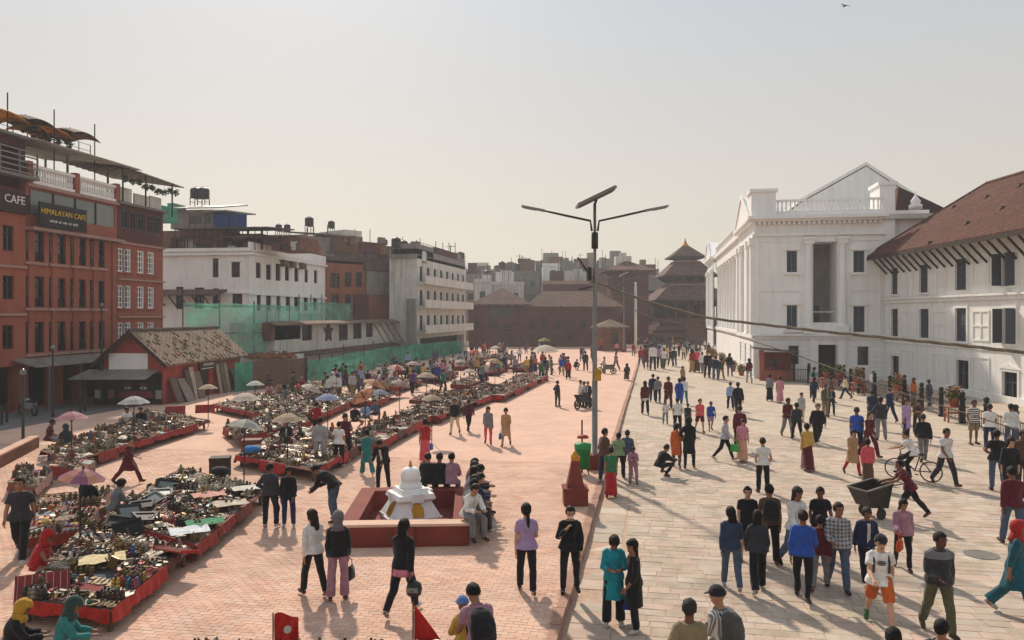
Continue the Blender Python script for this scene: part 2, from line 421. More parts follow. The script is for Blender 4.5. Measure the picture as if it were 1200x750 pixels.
def put(name, me, parent=None, loc=None, rz=None, color=None, scale=None):
    o = bpy.data.objects.new(name, me)
    COL.objects.link(o)
    if parent is not None: o.parent = parent
    if loc is not None: o.location = loc
    if rz is not None: o.rotation_euler = (0, 0, rz)
    if scale is not None: o.scale = scale if isinstance(scale, (tuple, list)) else (scale,) * 3
    if color is not None: o.color = (*lin(color), 1)
    return o
def empty(name, loc=(0, 0, 0), rz=0.0, parent=None):
    o = bpy.data.objects.new(name, None); COL.objects.link(o)
    o.empty_display_size = 0.2
    o.location = loc; o.rotation_euler = (0, 0, rz)
    if parent is not None: o.parent = parent
    return o
def tag(o, label=None, cat=None, group=None, kind=None):
    if label: o['label'] = label
    if cat: o['category'] = cat
    if group: o['group'] = group
    if kind: o['kind'] = kind
    return o
def copy_tree(o, parent=None):
    c = o.copy(); COL.objects.link(c)
    if parent is not None: c.parent = parent
    for ch in list(o.children): copy_tree(ch, c)
    return c
# ------------------------------------------------------------------ ground
def sheet(name, x0, x1, y0, y1, z, m, label=None):
    o = MB().add([(x0, y0, z), (x1, y0, z), (x1, y1, z), (x0, y1, z)], [(0, 1, 2, 3)]).build(name, m, fix=False)
    return tag(o, kind='structure')
sheet('ground', -1500, 1500, -300, 2500, -0.06, 'earth')
KX = -1.5                                   # face of the kerb between brick square and stone paving
def in_view(x, y, z, margin=60, dmax=1e9):
    D = x * FWD.x + y * FWD.y
    if D < 6 or D > dmax: return None
    px = 600 + FPX * (x * RGT.x + y * RGT.y) / D
    py = HORIZ + FPX * (CAM_H - z) / D
    if -margin < px < 1200 + margin and py < 750 + margin: return D
    return None

pav = sheet('stone_pavement', KX - 0.3, 60, 4, 36, -0.009, 'joint')
far_pav = sheet('stone_pavement_beyond', KX - 0.3, 60, 36.0, 175, 0.0, 'slab_far')
plz = sheet('brick_square', -29, KX - 0.1, 4, 27, ZP - 0.009, 'joint')
far_plz = sheet('brick_square_beyond', -29, KX - 0.1, 27.0, 175, ZP, 'plaza_far')
street = sheet('street', -60, -29, -10, 130, ZP - 0.05, 'asphalt')

def piece_mesh(name, m, ch, h):
    """one unit stone or brick: 1 x 1 top with a chamfered edge, scaled by the object"""
    return MB().frustum(0, 0, -h, 0, 0.5, 0.5, 0.5 - ch, 0.5 - ch).mesh(name, m)
slab_unit = piece_mesh('paving_slab', 'slab_stone', 0.018, 0.03)
brick_unit = piece_mesh('brick', 'plaza_brick', 0.02, 0.03)

def lay(items, unit, name, parent, m, nmax, ch):
    """items: (D, x, y, z, w, d, rz, tx, ty); nearest nmax become objects, the rest one joined mesh"""
    items.sort(key=lambda t: t[0])
    for D, x, y, z, w, d, rz, tx, ty in items[:nmax]:
        o = bpy.data.objects.new(name, unit); COL.objects.link(o); o.parent = parent
        o.location = (x, y, z); o.rotation_euler = (tx, ty, rz); o.scale = (w, d, 1)
    rest = items[nmax:]
    mb = MB()
    for D, x, y, z, w, d, rz, tx, ty in rest:
        c, s = math.cos(rz), math.sin(rz)
        def P(a, b, dz):
            return (x + a * w * c - b * d * s, y + a * w * s + b * d * c, z + dz + a * w * -ty + b * d * tx)
        e = 0.5 - ch
        vs_ = [P(-.5, -.5, -.03), P(.5, -.5, -.03), P(.5, .5, -.03), P(-.5, .5, -.03), P(-e, -e, 0), P(e, -e, 0), P(e, e, 0), P(-e, e, 0)]
        mb.add(vs_, [(4, 5, 6, 7), (0, 1, 5, 4), (1, 2, 6, 5), (2, 3, 7, 6), (3, 0, 4, 7)])
    o = mb.build(name + '_field', m, parent, fix=False)
    tag(o, kind='stuff')
    return o

# stone slabs: courses across the square, random lengths, a border of long slabs by the kerb
items = []
y = 9.5
while y < 36:
    dep = rnd.choice((0.26, 0.3, 0.34, 0.38)) if y < 30 else 0.4
    if y + dep > 35.7: dep = 36.0 - y
    x = KX + 0.80 + rnd.uniform(0, .1)
    while x < 26:
        w = rnd.choice((0.32, 0.42, 0.5, 0.58, 0.7))
        D = in_view(x + w / 2, y, 0, 80, 44)
        if D: items.append((D, x + w / 2, y + dep / 2, rnd.uniform(-.004, 0.003), w - 0.008, dep - 0.008, rnd.uniform(-.008, .008), rnd.uniform(-.009, .009), rnd.uniform(-.009, .009)))
        x += w
    y += dep
    if y >= 35.9: break
y = 9.5
while y < 35.9:
    dep = rnd.uniform(.5, .8)
    if y + dep > 35.7: dep = 36.0 - y
    if in_view(KX + .4, y, 0): items.append((y, KX + 0.42, y + dep / 2, rnd.uniform(-.012, 0.002), 0.74, dep - rnd.choice((0.02, 0.03, 0.06)), rnd.uniform(-.012, .012), rnd.uniform(-.012, .012), rnd.uniform(-.02, .01)))
    y += dep
lay(items, slab_unit, 'paving_slab', pav, 'slab_stone', 300, 0.018)

# bricks of the square: courses with a settled, wavy surface
items = []
BW, BD = 0.235, 0.112
row = 0; y = 9.0
while y < 26.95:
    x = KX - 0.13 - (BW * .5 if row % 2 else 0)
    while x > -24:
        cx = x - BW / 2
        wob = 0.02 * mnoise.noise((cx * .8, y * .8, 3))
        D = in_view(cx, y, ZP, 50, 30)
        if D:
            hz = 0.0045 * mnoise.noise((cx * 1.6, y * 2.6, 0)) + rnd.uniform(-.0015, .0015)
            items.append((D, cx, y + BD / 2 + wob, ZP + hz - 0.004, BW - 0.005, BD - 0.005, rnd.uniform(-.03, .03), rnd.uniform(-.014, .014), rnd.uniform(-.006, .006)))
        x -= BW
    y += BD; row += 1
lay(items, brick_unit, 'brick', plz, 'plaza_brick', 300, 0.02)

# the kerb: cut stones, each its own piece
kerb = tag(empty('kerb', (0, 0, 0)), kind='structure')
kb = MB().hexa([(-.10, -.5, -.3), (.10, -.5, -.3), (.10, .5, -.3), (-.10, .5, -.3)], [(-.10, -.497, 0), (.075, -.497, 0), (.075, .497, 0), (-.10, .497, 0)]).mesh('kerb_stone', 'kerb')
y = 8.0
while y < 130:
    l = rnd.uniform(.55, .8) if y < 40 else 6.0
    o = put('kerb_stone', kb, kerb, (KX - 0.10 + rnd.uniform(-.012, .012), y + l / 2, ZP + 0.012 + rnd.uniform(-.008, .006)))
    o.scale = (1, l - 0.012, 1); o.rotation_euler = (0, rnd.uniform(-.02, .02), rnd.uniform(-.01, .01))
    y += l
# ------------------------------------------------------------------ architecture helpers
class Face:
    """a wall plane: a runs along it, d outwards, z up"""
    def __init__(s, ox, oy, th): s.o = Vector((ox, oy)); s.th = th; s.u = Vector((math.cos(th), math.sin(th))); s.n = Vector((s.u.y, -s.u.x))
    def __call__(s, a, d, z):
        p = s.o + s.u * a + s.n * d
        return (p.x, p.y, z)
    def px(s, px):
        k = (px - 600.0) / FPX
        d = (FWD + RGT * k)
        # t*d = o + u*a
        det = d.x * -s.u.y + d.y * s.u.x
        t = (s.o.x * -s.u.y + s.o.y * s.u.x) / det
        a = (Vector((d.x * t, d.y * t)) - s.o).dot(s.u)
        return a, t
    def rect(s, x0, x1, y0, y1):
        a0, t0 = s.px(x0); a1, t1 = s.px(x1); t = (t0 + t1) / 2
        return min(a0, a1), max(a0, a1), zat(y1, t), zat(y0, t)
def fbox(mb, f, a0, a1, d0, d1, z0, z1, mi=0):
    q = lambda z: [f(a0, d0, z), f(a1, d0, z), f(a1, d1, z), f(a0, d1, z)]
    return mb.hexa(q(z0), q(z1), mi)
def fwall(mb, f, a0, a1, z0, z1, ops=(), rev=0.15, mi=0, d=0.0, back=False):
    """wall skin with openings cut out and reveals"""
    xs = sorted({a0, a1, *[min(max(v, a0), a1) for o in ops for v in o[:2]]})
    zs = sorted({z0, z1, *[min(max(v, z0), z1) for o in ops for v in o[2:4]]})
    for i in range(len(xs) - 1):
        for j in range(len(zs) - 1):
            ca, cz = (xs[i] + xs[i + 1]) / 2, (zs[j] + zs[j + 1]) / 2
            if xs[i + 1] - xs[i] < 1e-4 or zs[j + 1] - zs[j] < 1e-4: continue
            if any(o[0] < ca < o[1] and o[2] < cz < o[3] for o in ops): continue
            mb.add([f(xs[i], d, zs[j]), f(xs[i + 1], d, zs[j]), f(xs[i + 1], d, zs[j + 1]), f(xs[i], d, zs[j + 1])], [(0, 1, 2, 3)], mi)
    for o in ops:
        A0, A1, Z0, Z1 = o[:4]; r_ = o[4] if len(o) > 4 else rev
        mb.add([f(A0, d, Z0), f(A1, d, Z0), f(A1, d, Z1), f(A0, d, Z1), f(A0, d - r_, Z0), f(A1, d - r_, Z0), f(A1, d - r_, Z1), f(A0, d - r_, Z1)],
               [(0, 4, 5, 1), (1, 5, 6, 2), (2, 6, 7, 3), (3, 7, 4, 0)], mi)
        if back: mb.add([f(A0, d - r_, Z0), f(A1, d - r_, Z0), f(A1, d - r_, Z1), f(A0, d - r_, Z1)], [(0, 1, 2, 3)], mi)
    return mb
_wc = {}
def win_meshes(w, h, style):
    k = (round(w, 2), round(h, 2), style)
    if k in _wc: return _wc[k]
    w, h = k[0], k[1]
    fr = MB(); hw = w / 2
    t = min(0.09, w * .12)
    if style in ('wood', 'plain', 'white', 'lattice', 'grey'):
        m = {'wood': 'dark_wood', 'plain': 'dark_wood', 'white': 'white_clean', 'lattice': 'white_clean', 'grey': 'shutter_grey'}[style]
        fr.box(-hw, -hw + t, -.04, .05, 0, h); fr.box(hw - t, hw, -.04, .05, 0, h)
        fr.box(-hw + t, hw - t, -.04, .05, 0, t); fr.box(-hw + t, hw - t, -.04, .05, h - t, h)
        if style in ('wood', 'white', 'grey'):
            fr.box(-t * .35, t * .35, -.025, .04, t, h - t); fr.box(-hw + t, -t * .35, -.025, .04, h * .66, h * .66 + t * .6); fr.box(t * .35, hw - t, -.025, .04, h * .66, h * .66 + t * .6)
        if style == 'lattice':
            for q in (1, 2): fr.box(-hw + w * q / 3 - .03, -hw + w * q / 3 + .03, -.025, .03, t, h - t)
            n = max(3, int(h / .35))
            for q in range(1, n):
                for a, b in ((-hw + t, -hw + w / 3 - .03), (-hw + w / 3 + .03, hw - w / 3 - .03), (hw - w / 3 + .03, hw - t)):
                    fr.box(a, b, -.02, .03, h * q / n - .025, h * q / n + .025)
        pane = MB().box(-hw + t * .5, hw - t * .5, .055, .07, t * .5, h - t * .5)
        res = (fr.mesh('window', m), pane.mesh('pane', 'glass'), None)
    else:                                     # closed louvred shutters
        fr.box(-hw, -hw + t, -.04, .05, 0, h); fr.box(hw - t, hw, -.04, .05, 0, h)
        fr.box(-hw + t, hw - t, -.04, .05, h - t, h); fr.box(-hw + t, hw - t, -.04, .05, 0, t)
        leaf = MB(); lw = hw - t - .012
        leaf.box(-lw / 2, -lw / 2 + .06, -.02, .02, 0, h - 2 * t); leaf.box(lw / 2 - .06, lw / 2, -.02, .02, 0, h - 2 * t)
        leaf.box(-lw / 2 + .06, lw / 2 - .06, -.02, .02, 0, .08); leaf.box(-lw / 2 + .06, lw / 2 - .06, -.02, .02, h - 2 * t - .08, h - 2 * t)
        leaf.box(-lw / 2 + .06, lw / 2 - .06, -.02, .02, (h - 2 * t) * .48, (h - 2 * t) * .48 + .07)
        z = .1
        while z < h - 2 * t - .1:
            leaf.add([(-lw / 2 + .06, -.015, z), (lw / 2 - .06, -.015, z), (lw / 2 - .06, .015, z + .05), (-lw / 2 + .06, .015, z + .05)], [(0, 1, 2, 3)])
            z += .075
        leaf.box(-lw / 2 + .05, lw / 2 - .05, .021, .03, .02, h - 2 * t - .02)
        res = (fr.mesh('window', 'shutter_grey'), leaf.mesh('shutter', 'shutter_grey'), 'leaf')
    _wc[k] = res
    return res
def win(parent, f, a, z0, w, h, style='wood', dep=0.1, name='window'):
    fm, pm, kind = win_meshes(w, h, style)
    p = f(a, -dep, z0)
    o = put(name, fm, parent, p, f.th)
    if kind == 'leaf':
        t = min(0.09, w * .12); lw = w / 2 - t - .012
        for sx in (-1, 1):
            put('shutter', pm, o, (sx * (lw / 2 + .006), 0, t))
    else:
        put('pane', pm, o, (0, 0, 0))
    return o
def wins(parent, f, rects, style, dep=0.1, wmin=0.0):
    """windows given as pixel boxes on a face: returns openings, makes the window parts"""
    ops = []
    for r_ in rects:
        a0, a1, z0, z1 = f.rect(*r_)
        a0, a1, z0, z1 = round(a0, 2), round(a1, 2), round(z0, 2), round(z1, 2)
        win(parent, f, (a0 + a1) / 2, z0, a1 - a0, z1 - z0, style, dep)
        ops.append((a0, a1, z0, z1))
    return ops
def grid(parent, f, a_list, z_list, w, h, style, dep=0.1):
    ops = []
    for a in a_list:
        for z in z_list:
            win(parent, f, a, z, w, h, style, dep); ops.append((a - w / 2, a + w / 2, z, z + h))
    return ops
def text_mesh(body, size, extr=0.01):
    """lettering as mesh, standing upright and read from -y"""
    c = bpy.data.curves.new('lettering', 'FONT'); c.body = body; c.size = size; c.extrude = extr
    c.align_x = 'CENTER'; c.align_y = 'CENTER'; c.resolution_u = 2
    t = bpy.data.objects.new('lettering', c); COL.objects.link(t)
    dg = bpy.context.evaluated_depsgraph_get(); dg.update()
    me = bpy.data.meshes.new_from_object(t.evaluated_get(dg))
    bpy.data.objects.remove(t); bpy.data.curves.remove(c)
    me.transform(Matrix.Rotation(R(90), 4, 'X'))
    me.materials.clear()
    return me
def lettering(parent, f, a, d, z, body, size, color, bold=None):
    me = text_mesh(body, size); me.materials.append(M['paint'])
    return put('lettering', me, parent, f(a, d, z), f.th, color)
def tank(parent_label, loc, r_=0.6, h=1.2, stand=1.0, name='water_tank'):
    """rooftop plastic water tank on an iron stand"""
    t = empty(name, loc)
    MB().lathe([(r_ * .96, 0), (r_, .05), (r_, h * .25), (r_ * .97, h * .27), (r_, h * .3), (r_, h * .5), (r_ * .97, h * .52), (r_, h * .55), (r_, h * .75), (r_ * .9, h * .84), (r_ * .5, h * .95), (r_ * .3, h * .97), (r_ * .28, h * 1.03), (0.02, h * 1.04)], 14).build('drum', 'tank_black', t, True, (0, 0, stand))
    s = MB()
    for a in (-1, 1):
        for b in (-1, 1): s.bar((a * r_ * .7, b * r_ * .7, 0), (a * r_ * .7, b * r_ * .7, stand), .06)
    for b in (-1, 1):
        s.bar((-r_ * .75, b * r_ * .7, stand - .03), (r_ * .75, b * r_ * .7, stand - .03), .06); s.bar((b * r_ * .7, -r_ * .65, stand * .5), (b * r_ * .7, r_ * .65, stand * .5), .04)
    s.build('stand', 'iron', t)
    return tag(t, parent_label, 'water tank', 'black water tanks on the rooftops')
def hip_roof(mb, x0, x1, y0, y1, z, ridge, th=0.18, ins=None, mi=0):
    """hipped tile roof as a solid: eaves rectangle up to a ridge along the longer side"""
    w, d = x1 - x0, y1 - y0
    if ins is None: ins = min(w, d) / 2
    if w >= d: A, B = (x0 + ins, (y0 + y1) / 2), (x1 - ins, (y0 + y1) / 2)
    else: A, B = ((x0 + x1) / 2, y0 + ins), ((x0 + x1) / 2, y1 - ins)
    vs_ = [(x0, y0, z), (x1, y0, z), (x1, y1, z), (x0, y1, z), (x0, y0, z + th), (x1, y0, z + th), (x1, y1, z + th), (x0, y1, z + th), (*A, ridge), (*B, ridge)]
    fs = [(0, 3, 2, 1), (0, 1, 5, 4), (1, 2, 6, 5), (2, 3, 7, 6), (3, 0, 4, 7)]
    if w >= d: fs += [(4, 5, 9, 8), (6, 7, 8, 9), (5, 6, 9), (7, 4, 8)]
    else: fs += [(4, 5, 8), (5, 6, 9, 8), (6, 7, 9), (7, 4, 8, 9)]
    return mb.add(vs_, fs, mi)

# ================================================================== white palace with the columned front
pal = empty('white_palace', (0, 0, 0))
tag(pal, 'white neoclassical palace with giant columns, balustrade and pediments beside the stone paving', 'palace')
SF = Face(8.5, 68.3, 0.0)                     # end wall that faces the photographer
X1 = 19.0
SW = []                                       # openings of the end wall
for r_ in ((922, 934, 294, 319), (1000, 1013, 294, 319), (922, 934, 358, 386), (1000, 1013, 359, 389)):
    SW += wins(pal, SF, [r_], 'shutter', 0.16)
SG = wins(pal, SF, [(924, 936, 405, 427), (1005, 1018, 406, 428)], 'grey', 0.2)
ra0, ra1, rz0, rz1 = SF.rect(953, 981, 283, 378)
da0, da1, dz0, dz1 = SF.rect(959, 981, 404, 441)
dz0 = 0.02
w = MB()
fwall(w, SF, 0, X1 - 8.5, 0.0, 16.0 - 1.9, SW + SG + [(ra0, ra1, rz0, rz1, 2.8), (da0, da1, dz0, dz1, 0.8)], 0.22)
w.build('end_wall', 'white_clean', pal)
# loggia back greyed as painted recess shade, and dark doorway backs
b = MB(); b.add([SF(ra0, -2.8, rz0), SF(ra1, -2.8, rz0), SF(ra1, -2.8, rz1), SF(ra0, -2.8, rz1)], [(0, 1, 2, 3)])
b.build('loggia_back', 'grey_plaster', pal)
fbox(MB(), SF, ra0 + .02, ra0 + 1.0, -2.79, -2.7, rz0 + .02, rz0 + 1.45).build('loggia_shutter', 'shutter_grey', pal)
fbox(MB(), SF, ra0 + .01, ra1 - .01, -.5, -.42, rz0 + .85, rz0 + .95).build('loggia_rail', 'white_old', pal)
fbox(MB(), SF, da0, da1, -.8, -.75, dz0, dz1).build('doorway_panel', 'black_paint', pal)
# rustication of the ground storey
def bands(mb, f, a0, a1, z0, z1, step, gap, pr, ops):
    z = z0
    while z + step <= z1 + .01:
        segs = [(a0, a1)]
        for o in ops:
            if o[3] > z and o[2] < z + step - gap:
                ns = []
                for s0, s1 in segs:
                    if o[1] < s0 or o[0] > s1: ns.append((s0, s1)); continue
                    if o[0] - s0 > .08: ns.append((s0, o[0] - .04))
                    if s1 - o[1] > .08: ns.append((o[1] + .04, s1))
                segs = ns
        for s0, s1 in segs: fbox(mb, f, s0, s1, .004, pr, z, z + step - gap)
        z += step
rus = MB(); bands(rus, SF, 0.05, X1 - 8.5, 0.25, 3.3, 0.42, 0.06, 0.055, SG + [(da0, da1, 0, 3.2)])
rus.build('rustication', 'white_clean', pal)
tr = MB()
fbox(tr, SF, -.05, X1 - 8.5, .004, .16, 3.36, 3.62); fbox(tr, SF, -.1, X1 - 8.5, .005, .42, 3.62, 3.78)
tr.build('string_course', 'white_clean', pal); tr = MB()
fbox(tr, SF, -.04, X1 - 8.5, .004, .22, 12.1, 12.35); tr.build('architrave', 'white_clean', pal); tr = MB()
fbox(tr, SF, -.35, X1 - 8.5, .005, .55, 13.3, 13.48); fbox(tr, SF, -.6, X1 - 8.5, .006, .95, 13.48, 13.75)
for k in range(26):
    fbox(tr, SF, -.1 + k * .4, .1 + k * .4, .007, .42, 13.06, 13.29)
tr.build('cornice', 'white_clean', pal)
col = MB()                                    # pilasters beside the loggia
for a in (ra0 - .38, ra1 + .38):
    x_, y_, _ = SF(a, .06, 0); col.lathe([(.40, 4.5), (.36, 4.65), (.35, 7.0), (.30, 11.1), (.34, 11.2), (.40, 11.4)], 16, (x_, y_, 0)); fbox(col, SF, a - .42, a + .42, .007, .46, 11.4, 11.75); fbox(col, SF, a - .5, a + .5, .008, .55, 11.75, 11.95)
    fbox(col, SF, a - .44, a + .44, .009, .52, 3.8, 4.5)
for a in (da0 - .35, da1 + .35): fbox(col, SF, a - .3, a + .3, .01, .16, 0.02, 3.34)
col.build('pilaster', 'white_clean', pal)
for o in SW:
    fbox(MB(), SF, o[0] - .3, o[1] + .3, .004, .28, o[2] - .2, o[2] - .04).build('window_sill', 'white_clean', pal)
    fm_ = MB(); fbox(fm_, SF, o[0] - .2, o[0] - .02, .004, .1, o[2] - .03, o[3] + .05); fbox(fm_, SF, o[1] + .02, o[1] + .2, .004, .1, o[2] - .03, o[3] + .05); fm_.build('window_jamb', 'white_clean', pal)
    fbox(MB(), SF, o[0] - .3, o[1] + .3, .004, .26, o[3] + .06, o[3] + .24).build('window_head', 'white_clean', pal)
for a0_, a1_ in ((.35, ra0 - 1.0), (ra1 + 1.0, X1 - 8.9)):
    for z0_, z1_ in ((4.3, 7.5), (8.1, 11.7)):
        pn_ = MB(); fbox(pn_, SF, a0_, a0_ + .1, .004, .07, z0_, z1_); fbox(pn_, SF, a1_ - .1, a1_, .004, .07, z0_, z1_); fbox(pn_, SF, a0_ + .1, a1_ - .1, .004, .07, z1_ - .1, z1_)
        pn_.build('wall_panel_moulding', 'white_clean', pal)
def balustrade(mb, f, a0, a1, z, h, pitch=0.34, th=.12):
    fbox(mb, f, a0, a1, -.16, .16, z, z + .16); fbox(mb, f, a0, a1, -.17, .17, z + h - .16, z + h)
    n = max(1, int((a1 - a0) / pitch))
    for k in range(n):
        a = a0 + (k + .5) * (a1 - a0) / n
        x, y, _ = f(a, 0, 0)
        mb.lathe([(.05, z + .155), (.09, z + .16 + (h - .32) * .25), (.05, z + .16 + (h - .32) * .6), (.08, z + h - .155)], 6, (x, y, 0))
bl = MB(); BF = Face(8.5, 68.55, 0)
balustrade(bl, BF, 1.8, X1 - 8.5, 14.05, 1.15)
fbox(bl, BF, 1.75, X1 - 8.5, -.1, .2, 13.76, 14.05)
bl.build('balustrade', 'white_clean', pal)
# corner block and the long columned front (faces -X)
WF = Face(8.5, 125.0, -math.pi / 2)           # a runs from the far end towards the camera
L_ = 125 - 68.3
pv = MB()
fbox(pv, SF, -.25, 1.75, -2.2, .25, 13.76, 15.85); fbox(pv, SF, -.4, 1.9, -2.35, .4, 15.85, 16.1)
pv.build('corner_block', 'white_clean', pal)
def pavilion(a0, a1, far=False):
    ops = []
    ctr = (a0 + a1) / 2
    for a in (a0 + 1.9, ctr, a1 - 1.9):
        for z0, hh in ((4.6, 1.9), (9.0, 1.9), (1.0, 1.7)):
            win(pal, WF, a, z0, 1.0, hh, 'shutter', .16); ops.append((a - .5, a + .5, z0, z0 + hh))
    m = MB(); fwall(m, WF, a0, a1, 0, 14.1, ops, .22)
    m.build('front_wall', 'white_clean', pal)
    t = MB(); bands(t, WF, a0 + .06, a1, .25, 3.3, .42, .06, .055, [o for o in ops if o[3] < 3.4])
    fbox(t, WF, a0, a1 + .16, .004, .22, 3.4, 3.75)
    fbox(t, WF, a0 - .2, a1 + .1, .005, .35, 13.3, 13.48); fbox(t, WF, a0 - .3, a1 + .2, .006, .55, 13.48, 13.75); fbox(t, WF, a0, a1, .004, .14, 12.0, 12.35)
    for a in (a0 + .5, a0 + 3.4, a1 - 3.4, a1 - .5):
        fbox(t, WF, a - .36, a + .36, .01, .28, 3.76, 11.4); fbox(t, WF, a - .5, a + .5, .012, .4, 11.4, 11.98)
    # pediment
    p0, p1 = a0 - .1, a1 + .1
    t.prism([WF(p0, .4, 13.76), WF(p1, .4, 13.76), WF((p0 + p1) / 2, .4, 16.3)], Vector(WF(0, -1.5, 0)) - Vector(WF(0, 0, 0)))
    t.prism([WF(p0 - .2, .52, 13.76), WF(p0 + .5, .52, 13.76), WF((p0 + p1) / 2, .52, 16.2), WF(p1 - .5, .52, 13.76), WF(p1 + .2, .52, 13.76), WF((p0 + p1) / 2, .52, 16.6)], Vector(WF(0, -.11, 0)) - Vector(WF(0, 0, 0)))
    t.build('pavilion_trim', 'white_clean', pal)
pavilion(L_ - 11.7, L_)
pavilion(0, 12.0)
MF = Face(10.0, 125.0, -math.pi / 2)
ops = []
for k in range(9):
    a = 12.0 + (k + .5) * (L_ - 11.7 - 12.0) / 9
    for z0, hh in ((4.4, 2.6), (8.8, 2.4), (.4, 2.4)):
        win(pal, MF, a, z0, 1.1, hh, 'shutter', .16); ops.append((a - .55, a + .55, z0, z0 + hh))
m = MB(); fwall(m, MF, 12.0, L_ - 11.7, 0, 14.1, ops, .22); m.build('colonnade_wall', 'white_clean', pal)
t = MB()
CF = Face(8.9, 125.0, -math.pi / 2)
fbox(t, CF, 12.0, L_ - 11.7, -1.1, .05, 0.0, 3.4); fbox(t, CF, 12.0, L_ - 11.7, -1.1, .2, 3.4, 3.75)
fbox(t, CF, 12.0, L_ - 11.7, -1.1, .1, 12.0, 13.3); fbox(t, CF, 12.0, L_ - 11.7, -1.1, .4, 13.3, 13.75)
t.build('entablature', 'white_clean', pal)
for k in range(10):
    a = 12.6 + k * (L_ - 11.7 - 12.0 - 1.2) / 9
    x, y, _ = CF(a, -.45, 0)
    MB().lathe([(.52, 3.76), (.52, 4.0), (.44, 4.1), (.43, 6.5), (.36, 11.3), (.4, 11.4), (.5, 11.6), (.5, 11.99)], 16, (x, y, 0)).build('column', 'white_clean', pal, True)
bl = MB(); balustrade(bl, CF, 12.0, L_ - 11.7, 13.76, 1.2, .5); bl.build('front_balustrade', 'white_clean', pal)
# roof decks and body of the palace
MB().box(8.6, 30, 70.2, 124.9, 13.6, 14.0).build('roof_deck', 'white_old', pal)
gb = MB()                                      # tall gabled hall behind the end wall
GF = Face(0, 88.0, 0)
ga0, _ = GF.px(938); gac, gt = GF.px(1015); ga1, _ = GF.px(1075)
gz0, gz1 = zat(236, gt), zat(195, gt)
pts = [GF(ga0, 0, 13.9), GF(ga1, 0, 13.9), GF(ga1, 0, gz0), GF(gac, 0, gz1), GF(ga0, 0, gz0)]
gb.prism(pts, (0, 14, 0))
gb.build('gable_hall', 'white_clean', pal)
rk = MB()
for s0, s1 in (((ga0 - .4, gz0 - .1), (gac, gz1 + .12)), ((gac, gz1 + .12), (ga1 + .4, gz0 - .1))):
    rk.prism([GF(s0[0], .1, s0[1]), GF(s1[0], .1, s1[1]), GF(s1[0], .1, s1[1] + .35), GF(s0[0], .1, s0[1] + .35)], (0, 14.4, 0))
rk.build('gable_coping', 'white_clean', pal)
for a in (0.32, .5, .68):
    aa = ga0 + (gac - ga0) * (.55 + a * .6)
    fbox(MB(), GF, aa - .22, aa + .22, .01, .06, 15.2, 16.2).build('gable_vent', 'shutter_grey', pal)
eb = MB()                                      # stepped white end pier beside the wing roof
EF = Face(0, 70.5, 0)
e0, et = EF.px(1031); e1, _ = EF.px(1049)
fbox(eb, EF, e0, e1, -3, 0, 9, zat(217, et)); fbox(eb, EF, e0 - .15, e1 + .15, -3.1, .15, zat(217, et), zat(213, et))
e2, _ = EF.px(1030); e3, _ = EF.px(1092)
fbox(eb, EF, e2 + .05, e3, -6, -.6, 8, zat(246, et))
eb.build('end_pier', 'white_clean', pal)
RF = Face(0, 76.0, 0)
r0, rt = RF.px(1049); r1, _ = RF.px(1089)
rr = MB(); rr.prism([RF(r0, 0, zat(250, rt)), RF(r1 + 2, 0, zat(250, rt)), RF(r1, 0, zat(236, rt)), RF(r0 + .3, 0, zat(219, rt))], (0, 6, 0)); rr.build('rear_roof', 'tile_roof', pal)
fx, fy, _ = EF((EF.px(1072)[0]), .2, 0)
MB().lathe([(.55, zat(246, et)), (.55, zat(242, et)), (.35, zat(240, et)), (.42, zat(237, et)), (.2, zat(233, et)), (.08, zat(230, et)), (.03, zat(225, et))], 10, (fx, fy, 0)).build('finial', 'white_clean', pal, True)

# ================================================================== white wing with tiled roof
wing = empty('palace_wing', (0, 0, 0))
tag(wing, 'white three storey palace wing with brown tiled roof on timber struts behind the fence', 'palace')
ang = R(8.0)
NF = Face(18.9, 68.2, math.atan2(-math.cos(ang), math.sin(ang)))
WL = 40.0
NW = wins(wing, NF, [(1045, 1052.5, 314, 345), (1078, 1088, 310, 343), (1120, 1133, 303, 340)], 'shutter', .12)
NW += wins(wing, NF, [(1045, 1053, 362, 394), (1078, 1089, 362, 396), (1120, 1133, 361, 400)], 'shutter', .12)
NW += wins(wing, NF, [(1045, 1054, 417, 447), (1121, 1136, 422, 468), (1175, 1193, 436, 474)], 'grey', .16)
opn = [NF.rect(1175, 1189, 296, 335), NF.rect(1176, 1190, 361, 403)]
for o in opn:
    win(wing, NF, (o[0] + o[1]) / 2, round(o[2], 2), round(o[1] - o[0], 2), round(o[3] - o[2], 2), 'wood', .14); NW.append(o)
    for s, e in ((-1, o[0]), (1, o[1])):
        lf = MB(); fbox(lf, NF, e + s * .05, e + s * .10, 0.02, .62, o[2] + .03, o[3] - .03)
        for q in range(12):
            zz = o[2] + .12 + q * (o[3] - o[2] - .2) / 12
            fbox(lf, NF, e + s * .035, e + s * .115, .08, .56, zz, zz + .07)
        lf.build('open_shutter', 'shutter_grey', wing)
